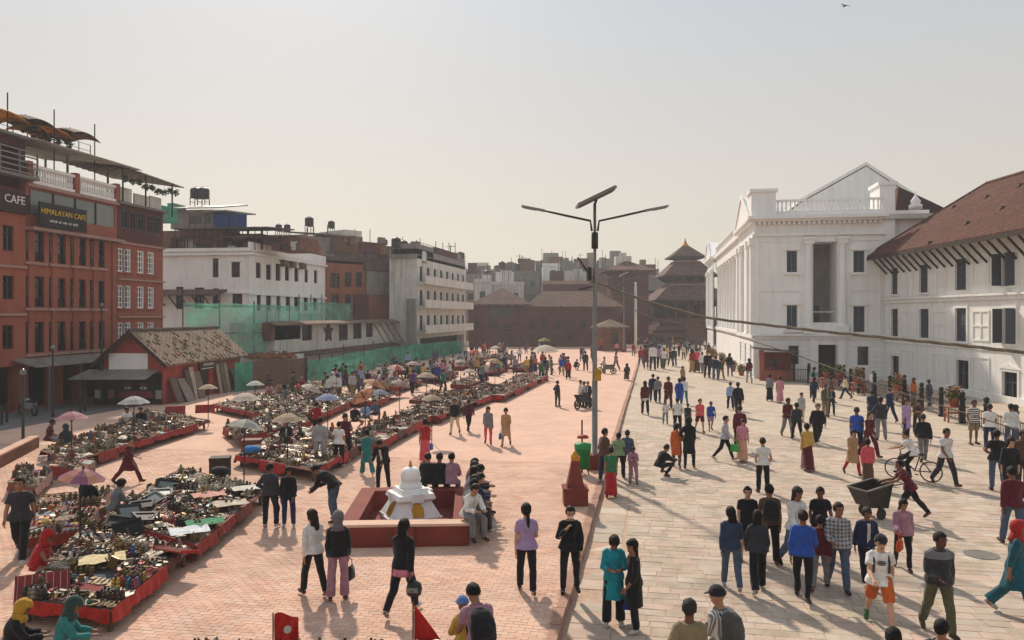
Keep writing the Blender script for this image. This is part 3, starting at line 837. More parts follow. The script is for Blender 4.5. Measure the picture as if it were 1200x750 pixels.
# the wing goes on past the frame with the same window rhythm
a_n = 21.0
while a_n < WL - 1:
    for z0, hh in ((8.0, 1.9), (3.9, 1.9), (.4, 2.1)):
        win(wing, NF, a_n, z0, 1.0, hh, 'shutter', .12); NW.append((a_n - .5, a_n + .5, z0, z0 + hh))
    a_n += 3.2
m = MB(); fwall(m, NF, 0, WL, 0, 11.2, NW, .2); m.build('wall', 'white_plaster', wing)
t = MB()
fbox(t, NF, 0, WL, .004, .14, 6.35, 6.62); fbox(t, NF, 0, WL, .005, .28, 6.62, 6.76)
fbox(t, NF, 0, WL, .004, .08, 3.15, 3.3); fbox(t, NF, 0, WL, .004, .14, .0, .45)
t.build('string_course', 'white_plaster', wing)
t = MB()
def frame_panel(f, a0, a1, z0, z1, wd=.12, d=.05):
    fbox(t, f, a0, a0 + wd, .004, d, z0, z1); fbox(t, f, a1 - wd, a1, .004, d, z0, z1); fbox(t, f, a0 + wd, a1 - wd, .004, d, z1 - wd, z1); fbox(t, f, a0 + wd, a1 - wd, .004, d, z0, z0 + wd)
for (p0, p1) in ((1056, 1070), (1093, 1110), (1140, 1160)):
    for y0, y1 in ((316, 345), (362, 396), (418, 450)):
        a0, a1, z0, z1 = NF.rect(p0, p1, y0, y1)
        if y0 == 316: z0, z1 = 7.4, 9.4
        elif y0 == 362: z0, z1 = 3.7, 5.7
        else: z0, z1 = .6, 2.7
        t = MB(); frame_panel(NF, a0, a1, z0, z1)
        if y0 == 362: fbox(t, NF, (a0 + a1) / 2 - .06, (a0 + a1) / 2 + .06, .004, .045, z0 + .12, z1 - .12); fbox(t, NF, a0 + .12, (a0 + a1) / 2 - .06, .004, .045, (z0 + z1) / 2 - .06, (z0 + z1) / 2 + .06); fbox(t, NF, (a0 + a1) / 2 + .06, a1 - .12, .004, .045, (z0 + z1) / 2 - .06, (z0 + z1) / 2 + .06)
        t.build('blind_panel', 'white_plaster', wing)
for o in NW:
    t = MB(); fbox(t, NF, o[0] - .16, o[0], .004, .06, o[2], o[3] + .16); fbox(t, NF, o[1], o[1] + .16, .004, .06, o[2], o[3] + .16); fbox(t, NF, o[0], o[1], .004, .06, o[3], o[3] + .16)
    if o[2] > 3: fbox(t, NF, o[0] - .2, o[1] + .2, .006, .12, o[2] - .12, o[2])
    else: t.prism([NF(o[0] - .25, .006, o[3] + .17), NF(o[1] + .25, .006, o[3] + .17), NF((o[0] + o[1]) / 2, .006, o[3] + .5)], Vector(NF(0, .09, 0)) - Vector(NF(0, 0, 0)))
    t.build('window_surround', 'white_plaster', wing)
# roof: eave overhangs 1.3 m on struts, hipped at the palace end
EV, RD = 10.25, 15.6
rf = MB()
e_d, r_d = 1.35, -6.2
va = [NF(-.7, e_d, EV), NF(WL, e_d, EV), NF(WL, r_d, RD), NF(3.6, r_d, RD), NF(-.7, -13.5, EV), NF(WL, -13.5, EV)]
th = .22
vb = [(x, y, z - th) for x, y, z in va]
rf.add(va + vb, [(0, 1, 2, 3), (0, 3, 4), (3, 2, 5, 4), (6, 9, 8, 7), (6, 10, 9), (9, 10, 11, 8), (0, 6, 7, 1), (0, 4, 10, 6), (4, 5, 11, 10), (1, 7, 8, 2), (2, 8, 11, 5)])
rfo = rf.build('roof', 'tile_roof', wing)
# tile ridges and courses raised on the roof plane, a few skylight holes
rg = MB()
rg.tube([NF(3.6, r_d, RD + .02), NF(WL, r_d, RD + .02)], .16, 6); rg.tube([NF(-.7, e_d, EV + .02), NF(3.6, r_d, RD + .02)], .13, 6)
rg.build('ridge_tiles', 'tile_roof', rfo)
def roof_pt(a, s, up): return NF(a, e_d + (r_d - e_d) * s, EV + (RD - EV) * s + up)
cs = MB()
for k in range(34):
    s = (k + .5) / 34
    a_l = -.7 + 4.3 * s + .15
    cs.add([roof_pt(a_l, s - .013, .012), roof_pt(WL, s - .013, .012), roof_pt(WL, s + .012, .035), roof_pt(a_l, s + .012, .035), roof_pt(a_l, s - .013, .045), roof_pt(WL, s - .013, .045)], [(4, 5, 2, 3), (0, 1, 5, 4)])
tag(cs.build('tile_course', 'tile_roof', rfo), kind='stuff')
vents = MB()
for px_, py_ in ((1118, 243), (1158, 231), (1196, 218), (1135, 262), (1090, 285), (1175, 245)):
    # the roof plane point under that pixel
    best = None
    for s in [q / 60 for q in range(61)]:
        for a in [q * .25 for q in range(0, 120)]:
            p = Vector(roof_pt(a, s, 0)); D = p.x * FWD.x + p.y * FWD.y
            if D < 5: continue
            ex = 600 + FPX * (p.x * RGT.x + p.y * RGT.y) / D - px_; ey = HORIZ - FPX * (p.z - CAM_H) / D - py_
            e = ex * ex + ey * ey
            if best is None or e < best[0]: best = (e, p)
    p = best[1]
    vt = MB().frustum(0, 0, -.05, .16, .22, .2, .14, .1).build('roof_vent', 'dark_wood', wing, loc=p)
fs = MB(); fbox(fs, NF, -.7, WL, e_d - .02, e_d + .05, EV - .32, EV - .04); fs.build('eave_board', 'dark_wood', wing)
for k in range(22):
    a = .5 + k * 1.02 if k < 20 else .5 + k * 1.02
    MB().bar(NF(a, .05, 8.75), NF(a, 1.15, 9.95), .10, .12).build('strut', 'dark_wood', wing)
rb = MB()
for k in range(60): rb.bar(NF(-.4 + k * .66, -.1, EV + .55), NF(-.4 + k * .66, 1.3, EV - .25 + .02), .07)
rb.build('rafter', 'dark_wood', wing)
fbox(MB(), NF, 0, WL, -11.8, -11.6, 0, 11).build('rear_wall', 'white_plaster', wing)
EFc = Face(*NF(WL, 0, 0)[:2], NF.th + math.pi / 2)
# ================================================================== the left side of the square
LF = Face(-34.4, 42.5, R(92.3))
def leaf_clump(mb, c, r_, n, rn, sz=.12):
    for _ in range(n):
        d = Vector((rn.gauss(0, 1), rn.gauss(0, 1), rn.gauss(0, 1))).normalized() * r_ * rn.random() ** .5
        p = Vector(c) + d; u = Vector((rn.gauss(0, 1), rn.gauss(0, 1), rn.gauss(0, .6))).normalized() * sz; v = u.cross(Vector((rn.gauss(0, 1), rn.gauss(0, 1), rn.gauss(0, 1)))).normalized() * sz * .5
        mb.add([p - u, p + v, p + u, p - v], [(0, 1, 2, 3)])
def storey_band(mb, f, a0, a1, z, h=.14, d=.12): fbox(mb, f, a0, a1, .004, d, z, z + h)
def railing(parent, f, a0, a1, d, z, h, m='iron', pitch=.14, name='railing', th=.03):
    r_ = MB(); fbox(r_, f, a0, a1, d - th / 2, d + th / 2, z + h - .05, z + h); fbox(r_, f, a0, a1, d - th / 2, d + th / 2, z + .08, z + .12)
    n = int((a1 - a0) / pitch)
    for k in range(n + 1):
        a = a0 + k * (a1 - a0) / n; fbox(r_, f, a - .01, a + .01, d - .01, d + .01, z, z + h - .05)
    return r_.build(name, m, parent)
def body(mb, f, a0, a1, dep, z0, z1, mi=0):
    """side, back and roof of a block behind its street wall"""
    q = lambda z: [f(a0, 0, z), f(a1, 0, z), f(a1, -dep, z), f(a0, -dep, z)]
    b, t = q(z0), q(z1)
    mb.add(b + t, [(4, 5, 6, 7), (1, 2, 6, 5), (2, 3, 7, 6), (3, 0, 4, 7)], mi)

# ---- red house with the CAFE board, at the edge of the frame
cafe = empty('red_cafe_building'); tag(cafe, 'red painted building with white CAFE letters on its board and a balcony above', 'building')
a0, a1 = LF.px(-60)[0], LF.px(30)[0] - .02
ops = []
for (y0, y1) in ((255, 294), (323, 351), (381, 409)):
    ops += wins(cafe, LF, [(3, 16, y0 if y0 > 300 else 264, y1)], 'wood', .12)
    A, _, z0, z1 = LF.rect(-25, -12, y0, y1)
    win(cafe, LF, round(A, 2), round(z0, 2), .9, 1.6, 'wood', .12); ops.append((round(A, 2) - .45, round(A, 2) + .45, round(z0, 2), round(z0, 2) + 1.6))
sh = (a1 - 3.3, a1 - .4, ZP, 2.6, .8)
m = MB(); fwall(m, LF, a0, a1, 0, 10.9, ops + [sh], .16); body(m, LF, a0, a1, 9, 0, 10.9); m.build('wall', 'red_wall', cafe)
for z in (5.35, 7.95): storey = MB(); storey_band(storey, LF, a0, a1, z); storey.build('sill_band', 'pink_trim', cafe)
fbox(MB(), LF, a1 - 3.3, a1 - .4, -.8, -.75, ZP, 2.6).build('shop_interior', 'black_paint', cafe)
sg = MB(); fbox(sg, LF, a0, a1 + .05, .004, .22, 10.95, 12.0); sgo = sg.build('sign_board', 'dark_wood', cafe)
lettering(sgo, LF, LF.px(13)[0], .235, 11.62, 'CAFE', .62, '#e8e4dc')
m = MB(); fwall(m, LF, a0, a1, 12.0, 15.0, [(a0 + .5, a1 - .3, 12.3, 14.6, 2.0)], .5, back=True); body(m, LF, a0, a1, 9, 12.0, 15.0); m.build('upper_wall', 'brick_dark', cafe)
for k in range(5): fbox(MB(), LF, a0 + .3, a1 + .3, .5, .54, 13.1 + k * .3, 13.18 + k * .3).build('rail', 'galv', cafe)
fbox(MB(), LF, a0, a1 + .35, .0, .6, 12.85, 13.02).build('balcony_slab', 'concrete', cafe)
for k in range(4): fbox(MB(), LF, a1 + .25 - k * 1.3, a1 + .31 - k * 1.3, .47, .55, 13.03, 14.4).build('post', 'galv', cafe)
fbox(MB(), LF, a0, a1 + .3, -5, .5, 15.01, 15.16).build('roof_slab', 'concrete', cafe)

# ---- terracotta building with the yellow lettered cafe sign
him = empty('terracotta_building'); tag(him, 'terracotta cafe building with yellow lettered dark sign, balustrade and terrace on top', 'building')
a0, a1 = LF.px(30)[0], LF.px(137)[0]
ops = []
for xs in ((34, 48.5), (61, 74), (85.5, 98), (108.5, 120)):
    for y0, y1 in ((279, 311), (326, 360), (376, 409)):
        xc = (xs[0] + xs[1]) / 2
        A, t_ = LF.px(xc)
        zc = {279: 8.42, 326: 5.85, 376: 3.28}[y0]
        win(him, LF, A, zc, 1.36, 1.72, 'wood', .14); ops.append((A - .68, A + .68, zc, zc + 1.72))
        sb = MB(); fbox(sb, LF, A - .78, A + .78, .004, .16, zc - .2, zc - .06); sb.build('window_sill', 'pink_trim', him)
        gr = MB(); fbox(gr, LF, A - .64, A + .64, -.03, .0, zc + .5, zc + .54)
        for q in range(11): fbox(gr, LF, A - .61 + q * .122, A - .59 + q * .122, -.03, .0, zc + .02, zc + .5)
        gr.build('window_grille', 'iron', him)
shop = [(a0 + .2, a0 + 2.5, ZP, 2.5, 1.0), (a0 + 2.9, a0 + 4.5, ZP, 2.5, 1.0), (a0 + 4.9, a1 - .3, ZP, 2.5, 1.0)]
m = MB(); fwall(m, LF, a0, a1, 0, 10.1, ops + shop, .2); body(m, LF, a0, a1, 9, 0, 12.55); m.build('wall', 'red_wall', him)
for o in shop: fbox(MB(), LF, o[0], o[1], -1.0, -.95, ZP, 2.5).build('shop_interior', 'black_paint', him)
for k in range(5):
    A = a0 + .35 + k * (a1 - a0 - .7) / 4
    fbox(MB(), LF, A - .2, A + .2, .004, .1, 2.9, 10.08).build('pilaster', 'red_wall', him)
aw = MB(); A0, A1 = a0 - 1.0, a1 + .2
aw.hexa([LF(A0, .02, 2.9), LF(A1, .02, 2.9), LF(A1, 1.5, 2.55), LF(A0, 1.5, 2.55)], [LF(A0, .02, 3.0), LF(A1, .02, 3.0), LF(A1, 1.5, 2.62), LF(A0, 1.5, 2.62)])
put_aw = aw.build('awning', 'tin', him)
for k in range(4):
    A = a0 + .1 + k * (a1 - a0 - .2) / 3; fbox(MB(), LF, A - .05, A + .05, 1.3, 1.4, ZP, 2.55).build('awning_post', 'galv', him)
ledge = MB(); fbox(ledge, LF, a0 - .05, a1 + .1, .004, .55, 10.12, 10.3); ledge.build('ledge', 'pink_trim', him)
# band of glazing and its sign
gl0, gl1 = 11.05, 12.45
m = MB(); fwall(m, LF, a0, a1, 10.3, 12.55, [(a0 + .3, a1 - .2, gl0, gl1)], .1); m.build('parapet_wall', 'red_wall', him)
for k in range(4):
    w_ = (a1 - a0 - .5) / 4
    fbox(MB(), LF, a0 + .3 + k * w_ + .04, a0 + .3 + (k + 1) * w_ - .04, -.08, -.05, gl0 + .02, gl1 - .02).build('pane', 'glass_pale', him)
    fbox(MB(), LF, a0 + .3 + k * w_ - .035, a0 + .3 + k * w_ + .035, -.09, .02, gl0, gl1).build('mullion', 'iron', him)
sa0, _, sz0, sz1 = LF.rect(34, 90, 241, 269); sa1 = LF.px(90)[0]
sg = MB(); fbox(sg, LF, sa0, sa1, .56, .66, 10.35, 11.72); sgo = sg.build('sign_board', 'black_paint', him)
lettering(sgo, LF, (sa0 + sa1) / 2, .675, 11.22, 'HIMALAYAN CAFE', .44, '#e0b32c')
ln = MB(); rl_ = random.Random(4); A = sa0 + .75          # small second line, too fine to read
while A < sa1 - .8:
    w_ = rl_.uniform(.05, .1); fbox(ln, LF, A, A + w_, .664, .672, 10.66, 10.66 + rl_.uniform(.1, .14)); A += w_ + (.03 if rl_.random() < .8 else .14)
tag(ln.build('small_print', 'white_old', sgo), kind='stuff')
for A in (sa0 + .3, sa1 - .3): fbox(MB(), LF, A - .03, A + .03, .02, .56, 11.0, 11.06).build('sign_bracket', 'iron', him)
# terrace: slab, balusters, piers, tin roof on posts, sun sails
fbox(MB(), LF, a0 - .05, a1 + .05, -6, .18, 12.56, 12.75).build('terrace_slab', 'pink_trim', him)
bl = MB()
for s0, s1 in ((a0 + .35, (a0 + a1) / 2 - .2), ((a0 + a1) / 2 + .2, a1 - .3)): balustrade(bl, LF, s0, s1, 12.76, 1.05, .2)
bl.build('balustrade', 'white_clean', him)
for A in (a0 + .15, (a0 + a1) / 2, a1 - .12): fbox(MB(), LF, A - .17, A + .17, -.2, .2, 12.76, 13.95).build('baluster_pier', 'red_wall', him)
for A in (a0 + .3, (a0 + a1) / 2, a1 - .2):
    for d in (-.5, -5.0): fbox(MB(), LF, A - .05, A + .05, d - .05, d + .05, 12.76, 15.05 if d > -1 else 15.7).build('terrace_post', 'galv', him)
rf = MB()
q = lambda up: [LF(a0 - .3, 1.2, 14.95 + up), LF(a1 + .9, 1.2, 14.95 + up), LF(a1 + .9, -6.0, 15.9 + up), LF(a0 - .3, -6.0, 15.9 + up)]
rf.hexa(q(0), q(.03)); rfo = rf.build('terrace_roof', 'polycarb', him)
cor = MB()
for k in range(40):
    A = a0 - .5 + k * (a1 - a0 + 1.4) / 40; cor.bar(LF(A, 1.2, 15.01), LF(A, -6, 15.96), .05, .04)
tag(cor.build('roof_corrugation', 'polycarb', rfo), kind='stuff')
fbox(MB(), LF, a0 + .2, a1 - .3, -5.6, -5.5, 12.77, 15.2).build('terrace_rear_wall', 'brick_dark', him)
for k in range(9):
    A = a0 - .3 + k * (a1 - a0 + 1) / 8; fbox(MB(), LF, A - .02, A + .02, -2.45, -2.41, 15.7, 16.75).build('upper_rail_post', 'iron', him)
for z in (16.3, 16.7): fbox(MB(), LF, a0 - .3, a1 + .7, -2.44, -2.42, z, z + .03).build('upper_rail', 'iron', him)
for px_, y_ in ((18, 108), (72, 128), (119, 145)):
    A, t_ = LF.px(px_); fbox(MB(), LF, A - .025, A + .025, -.5, -.45, 12.8, zat(y_, t_)).build('mast', 'iron', him)
for k, px_ in enumerate((70, 78, 86, 97, 110)):
    A, t_ = LF.px(px_); g = MB(); lm = g; leaf_clump(lm, (0, 0, .5), .32, 60, random.Random(k), .12); g2 = empty('roof_plant', LF(A, -1.7, 15.75)); lm.build('leaves', 'foliage', g2, fix=False); MB().lathe([(.12, 0), (.17, .25)], 8).build('pot', 'tank_black', g2); tag(g2, 'small potted shrub on the cafe roof below the parasols', 'plant', 'roof shrubs of the cafe')
def sail(f, A, d, z, w, dp, c, label):
    g = MB(); n = 8
    top = [[None] * (n + 1) for _ in range(n + 1)]
    for i in range(n + 1):
        for j in range(n + 1):
            x, y = i / n - .5, j / n - .5
            top[i][j] = f(A + x * w, d + y * dp, z + .38 * (1 - 3 * (x * x + y * y)) - .12 * x)
    vs_ = [p for r_ in top for p in r_]
    g.add(vs_ + [(x, y, z_ - .03) for x, y, z_ in vs_], [(i * (n + 1) + j, (i + 1) * (n + 1) + j, (i + 1) * (n + 1) + j + 1, i * (n + 1) + j + 1) for i in range(n) for j in range(n)] +
          [tuple((n + 1) ** 2 + q for q in (i * (n + 1) + j, i * (n + 1) + j + 1, (i + 1) * (n + 1) + j + 1, (i + 1) * (n + 1) + j)) for i in range(n) for j in range(n)])
    zb = 15.9; t = empty('terrace_parasol', f(A, d, zb))
    M4 = Matrix.Translation(-Vector(f(A, d, zb)))
    me = g.mesh('canopy', 'tarp', True, fix=False); me.transform(M4); put('canopy', me, t, color=c)
    MB().tube([(0, 0, 0), (0, 0, z + .5 - zb)], .035, 6).build('pole', 'iron', t)
    for k in range(6):
        an = k * math.pi / 3; MB().bar((0, 0, z + .3 - zb), (math.cos(an) * w * .4, math.sin(an) * dp * .4, z + .12 - zb), .03).build('rib', 'iron', t)
    return tag(t, label, 'parasol', 'parasols on the cafe roof terrace')
def sail_px(px, py, c, lab, w=2.4):
    A, t_ = LF.px(px); p = LF(A, -1.2, 0); D = p[0] * FWD.x + p[1] * FWD.y
    sail(LF, A, -1.2, zat(py, D) - .3, w, 2.4, c, lab)
sail_px(14, 128, '#d09a3c', 'ochre parasol at the street edge of the cafe roof terrace', 2.8)
sail_px(52, 138, '#6e5040', 'dark brown parasol between two ochre ones on the cafe roof terrace')
sail_px(70, 149, '#c88e3c', 'ochre parasol in the middle of the cafe roof terrace', 2.8)
sail_px(103, 153, '#7a5442', 'dark brown parasol at the mast end of the cafe roof terrace')

# ---- narrower red building with white lattice windows
lat = empty('lattice_building'); tag(lat, 'narrow red building with white lattice windows and plant hung roof canopy', 'building')
a0, a1 = LF.px(137)[0] + .02, LF.px(191)[0]
ops = []
for xc in (142, 149.5, 165, 177):
    A, _ = LF.px(xc)
    for zc, hh in ((8.25, 1.55), (5.85, 1.5), (3.5, 1.4)):
        if xc == 142: A = a0 + .45
        win(lat, LF, A, zc, .8, hh, 'lattice', .1); ops.append((A - .4, A + .4, zc, zc + hh))
        sb = MB(); fbox(sb, LF, A - .42, A + .42, .004, .1, zc - .14, zc - .04); sb.build('window_sill', 'red_wall', lat)
m = MB(); fwall(m, LF, a0, a1, 0, 10.3, ops, .14); body(m, LF, a0, a1, 9, 0, 10.3); m.build('wall', 'red_wall', lat)
for z in (5.2, 7.7, 10.1): sb = MB(); storey_band(sb, LF, a0, a1 + .1, z, .12, .14); sb.build('storey_band', 'pink_trim', lat)
ops = []
for xc in (147, 157, 166, 177, 185):
    A, _ = LF.px(xc); win(lat, LF, A, 11.15, .7, 1.25, 'grey', .1); ops.append((A - .35, A + .35, 11.15, 12.4))
m = MB(); fwall(m, LF, a0, a1, 10.31, 12.7, ops, .14); body(m, LF, a0, a1, 9, 10.31, 12.7); m.build('attic_wall', 'brick_dark', lat)
fbox(MB(), LF, a0 - .1, a1 + .2, -8, .3, 12.71, 12.86).build('roof_slab', 'concrete', lat)
for A in (a0 + .1, (a0 + a1) / 2, a1 + .6):
    fbox(MB(), LF, A - .04, A + .04, .3, .38, 12.87 if A < a1 else 12.5, 15.0).build('canopy_post', 'iron', lat)
cn = MB(); q = lambda up: [LF(a0 - .6, .8, 15.0 + up), LF(a1 + 1.4, .8, 14.75 + up), LF(a1 + 1.4, -5, 15.6 + up), LF(a0 - .6, -5, 15.9 + up)]
cn.hexa(q(0), q(.05)); cn.build('canopy', 'polycarb', lat)
for k in range(12):
    A = a0 - .5 + k * (a1 - a0 + 1.8) / 11; MB().bar(LF(A, .8, 14.97 - .02 * k), LF(A, -5, 15.83 - .02 * k), .06).build('canopy_rafter', 'dark_wood', lat)
rq = random.Random(3)
for k in range(9):
    A = a0 + .1 + k * (a1 - a0 + .6) / 8
    g = empty('hanging_plant', LF(A, .55, 14.9)); lm = MB(); zz = -.5 - rq.uniform(0, .35)
    leaf_clump(lm, (0, 0, zz), .26, 70, rq, .1); lm.build('leaves', 'foliage', g, fix=False)
    MB().lathe([(.06, zz - .05), (.14, zz + .12), (.15, zz + .14)], 8).build('pot', 'tank_black', g)
    MB().bar((0, 0, 0), (0, 0, zz + .1), .012).build('cord', 'iron', g)
    tag(g, 'potted plant hanging from the roof canopy edge above the lattice windows', 'plant', 'plants hung under the roof canopy')
for A, wd, zz in ((a0 + .9, 1.2, 13.3), (a0 + 2.6, 1.6, 13.1), (a0 + 4.2, 1.3, 13.2)):
    fbox(MB(), LF, A - wd / 2, A + wd / 2, -.1, .02, zz - .35, zz + .55).build('terrace_banner', 'white_old', lat)
tb = MB(); fbox(tb, LF, a1 + .2, a1 + 2.6, -3, -.5, 12.3, 13.4); tb.build('green_shed', 'net_dense', lat)

# ---- white corner building with the row of tall windows
wb = empty('white_corner_building'); tag(wb, 'white two storey corner building with flat cornice and rows of narrow dark windows', 'building')
ca, ct = LF.px(292)[0], LF.px(381)[0]
cx, cy, _ = LF(ca, 0, 0)
SFw = Face(cx - 9.5, cy, R(2.3))              # wall that faces the photographer
Lw = 9.5
ops = wins(wb, SFw, [(249, 256, 303, 325), (271, 281, 307, 325)], 'wood', .15)
ops += wins(wb, SFw, [(206, 215, 336, 362), (228, 239, 337, 362), (249, 256, 338, 362), (272, 284, 344, 360)], 'wood', .15)
ops += grid(wb, SFw, (2.0, 4.0), (.8,), 1.0, 1.7, 'wood', .15)
m = MB(); fwall(m, SFw, 0, Lw, 0, 11.1, ops, .2)
ops2 = wins(wb, LF, [(300, 306, 308, 326), (312, 318, 310, 328), (323, 329, 309, 329), (334, 339, 312, 329), (345, 350, 314, 330), (357, 361, 316, 331), (368, 372, 317, 332)], 'wood', .15)
ops2 += wins(wb, LF, [(301, 306, 345, 364), (312, 318, 346, 364), (324, 329, 346, 364), (335, 340, 347, 364), (345, 350, 347, 364), (356, 361, 348, 364), (367, 372, 348, 364)], 'wood', .15)
fwall(m, LF, ca, ct, 0, 11.1, ops2, .2)
m.build('wall', 'white_plaster', wb)
rfm = MB(); rfm.add([SFw(0, 0, 11.05), SFw(Lw, 0, 11.05), LF(ct, 0, 11.05), LF(ct, -9.5, 11.05)], [(0, 1, 2, 3)]); rfm.build('roof_deck', 'concrete', wb)
t = MB(); fbox(t, SFw, -.2, Lw + .3, .004, .3, 10.75, 10.95); fbox(t, SFw, 4.8, Lw + .2, .004, .2, 7.3, 7.45); fbox(t, SFw, -.1, Lw + .1, .004, .2, 11.1, 11.4); t.build('cornice', 'white_plaster', wb)
t = MB(); fbox(t, LF, ca + .002, ct, .004, .3, 10.75, 10.95); fbox(t, LF, ca + .002, ct, .004, .22, 7.2, 7.35); fbox(t, LF, ca, ct, -.1, .1, 11.1, 11.9); t.build('street_cornice', 'white_plaster', wb)
for o in ops[:2] + ops2[:7]:
    f = SFw if o in ops[:2] else LF
    fbox(MB(), f, o[0] - .15, o[1] + .15, .004, .12, o[3] + .05, o[3] + .18).build('window_head', 'white_plaster', wb)
pent = MB(); pent.hexa([SFw(-.5, .02, 7.55), SFw(7.2, .02, 7.55), SFw(7.2, 1.4, 7.1), SFw(-.5, 1.4, 7.1)], [SFw(-.5, .02, 7.7), SFw(7.2, .02, 7.7), SFw(7.2, 1.4, 7.2), SFw(-.5, 1.4, 7.2)]); pent.build('pent_roof', 'tile_dark', wb)
for k in range(7): MB().bar(SFw(.1 + k * 1.1, .05, 6.2), SFw(.1 + k * 1.1, 1.2, 7.1), .09).build('strut', 'dark_wood', wb)
for A in (LF.px(330)[0], LF.px(340)[0], LF.px(352)[0]): fbox(MB(), LF, A - .45, A + .45, .05, .5, 10.1, 10.7).build('air_unit', 'old_wood', wb)

# ---- brick attic with sheds and blue screens on the roof behind
at_ = empty('rooftop_sheds'); tag(at_, 'brick rooftop rooms with blue screens and rusty tin roofs above the white corner building', 'building')
SB = Face(cx - 10.5, cy + 1.5, R(2.3))
def px_box(parent, f, x0, x1, y0, y1, dep, m, name='wall', color=None):
    A0, A1, z0, z1 = f.rect(x0, x1, y0, y1)
    b = MB(); fbox(b, f, A0, A1, -dep, 0, z0, z1); return b.build(name, m, parent, color=color)
px_box(at_, SB, 190, 262, 270, 294, 6, 'brick_brown'); px_box(at_, Face(SB.o.x, SB.o.y + 3, SB.th), 262, 306, 274, 294, 3, 'brick_dark')
rk_ = random.Random(12)
for k in range(26):
    x = rk_.uniform(194, 345); w_ = rk_.uniform(2, 9); y1 = 292 if x < 300 else 293; h_ = rk_.uniform(3, 11)
    px_box(at_, Face(SB.o.x, SB.o.y - .4 - rk_.random(), SB.th), x, x + w_, y1 - h_, y1, .4, rk_.choice(('old_wood', 'concrete', 'tin', 'brick_brown', 'dark_wood', 'white_old', 'roof_slate')), 'roof_clutter')
for k in range(16):
    x = 205 + k * 7.2; px_box(at_, Face(SB.o.x, SB.o.y - 1.2, SB.th), x - .35, x + .35, 268 + rk_.uniform(-3, 2), 293, .06, 'dark_wood', 'pergola_post')
for k in range(12):
    x = 200 + k * 12; px_box(at_, Face(SB.o.x, SB.o.y - 1.3, SB.th), x, x + 16, 279 + rk_.uniform(-4, 4), 280.2 + rk_.uniform(-4, 4), .05, 'dark_wood', 'pergola_rail')
px_box(at_, SB, 200, 250, 246, 268, 5, 'grey_plaster', 'upper_room')
px_box(at_, SB, 249, 268, 249, 266, .2, 'tarp', 'blue_screen', '#2f5fa8'); px_box(at_, SB, 269, 288, 251, 266, .2, 'tarp', 'blue_screen', '#3b5690')
for x0, x1, y0, y1, m_ in ((197, 260, 233, 246, 'tin'), (244, 270, 244, 249, 'tin'), (212, 318, 264, 269, 'roof_slate'), (263, 335, 270, 279, 'tile_old')):
    A0, A1, z0, z1 = SB.rect(x0, x1, y0, y1)
    r_ = MB(); r_.hexa([SB(A0, .8, z0), SB(A1, .8, z0), SB(A1, -5, z1), SB(A0, -5, z1)], [SB(A0, .8, z0 + .12), SB(A1, .8, z0 + .12), SB(A1, -5, z1 + .12), SB(A0, -5, z1 + .12)]); r_.build('shed_roof', m_, at_)
for x in (222, 229, 240, 262, 290, 307): px_box(at_, SB, x - .8, x + .8, 250 if x < 250 else 268, 268 if x < 250 else 292, .1, 'dark_wood', 'post')
for x0, x1, y0, y1 in ((222, 236, 252, 262), (240, 247, 250, 262)): px_box(at_, Face(SB.o.x, SB.o.y - .05, SB.th), x0, x1, y0, y1, .04, 'glass', 'window')
for x, w in ((209, 15), (218, 12)):
    A, t_ = SB.px(x); p = SB(A, -3, zat(233, t_)); tank('black water tank on the tin roof beside the cafe canopy', (p[0], p[1], zat(236, t_)), .55, 1.05, .75)
px_box(at_, SB, 196, 204, 238, 252, 2, 'net_dense', 'green_tank_shed')
px_box(at_, SB, 318, 352, 277, 293, 4, 'brick_brown', 'stair_head')
sn = MB(); A0, A1, z0, z1 = LF.rect(352, 381, 297, 305); sn.add([LF(A0, -2, z1 + .6), LF(A1, -2, z1 + .8), LF(A1, .05, z0), LF(A0, .05, z0)], [(0, 1, 2, 3)]); sn.build('green_sheet', 'net_dense', at_, fix=False)

# ---- orange and brown building group behind
og = empty('orange_brick_building'); tag(og, 'orange brick building with grey tin storey and brown rooftop rooms behind the netting', 'building')
OF = Face(*LF(LF.px(381)[0] + .1, -.3, 0)[:2], R(60.0))
ops = wins(og, OF, [(387, 398, 320, 337), (404, 412, 319, 336), (417, 424, 319, 336), (388, 397, 345, 358), (404, 411, 345, 358), (417, 424, 345, 358)], 'wood', .15)
A1 = OF.px(477)[0]
m = MB(); fwall(m, OF, 0, A1, 0, zat(307, 85), ops, .2); body(m, OF, 0, A1, 10, 0, zat(307, 85)); m.build('wall', 'brick_orange', og)
OG = Face(*OF(0, .3, 0)[:2], OF.th)
px_box(og, OG, 430, 474, 319, 346, .25, 'grey_plaster', 'grey_panel'); px_box(og, OG, 428, 474, 309, 318, .5, 'roof_slate', 'brown_lean_to')
px_box(og, OF, 382, 462, 297, 307, 8, 'roof_slate', 'tin_storey')
px_box(og, OG, 416, 432, 345, 378, .3, 'brick_old', 'broken_wall')
px_box(og, OF, 386, 425, 276, 297, 7, 'brick_brown', 'rooftop_room'); px_box(og, OF, 420, 452, 284, 297, 6, 'brick_dark', 'rooftop_room')
px_box(og, OF, 404, 424, 270, 284, 5, 'white_old', 'rooftop_room'); px_box(og, OF, 352, 392, 277, 299, 9, 'grey_plaster', 'rooftop_room'); px_box(og, OF, 440, 462, 288, 298, 5, 'brick_orange', 'rooftop_room')
r_ = MB(); A0, A1_, z0, z1 = OF.rect(366, 412, 270, 277); r_.hexa([OF(A0, .5, z0), OF(A1_, .5, z0), OF(A1_, -6, z1), OF(A0, -6, z1)], [OF(A0, .5, z0 + .15), OF(A1_, .5, z0 + .15), OF(A1_, -6, z1 + .15), OF(A0, -6, z1 + .15)]); r_.build('shed_roof', 'tile_old', og)
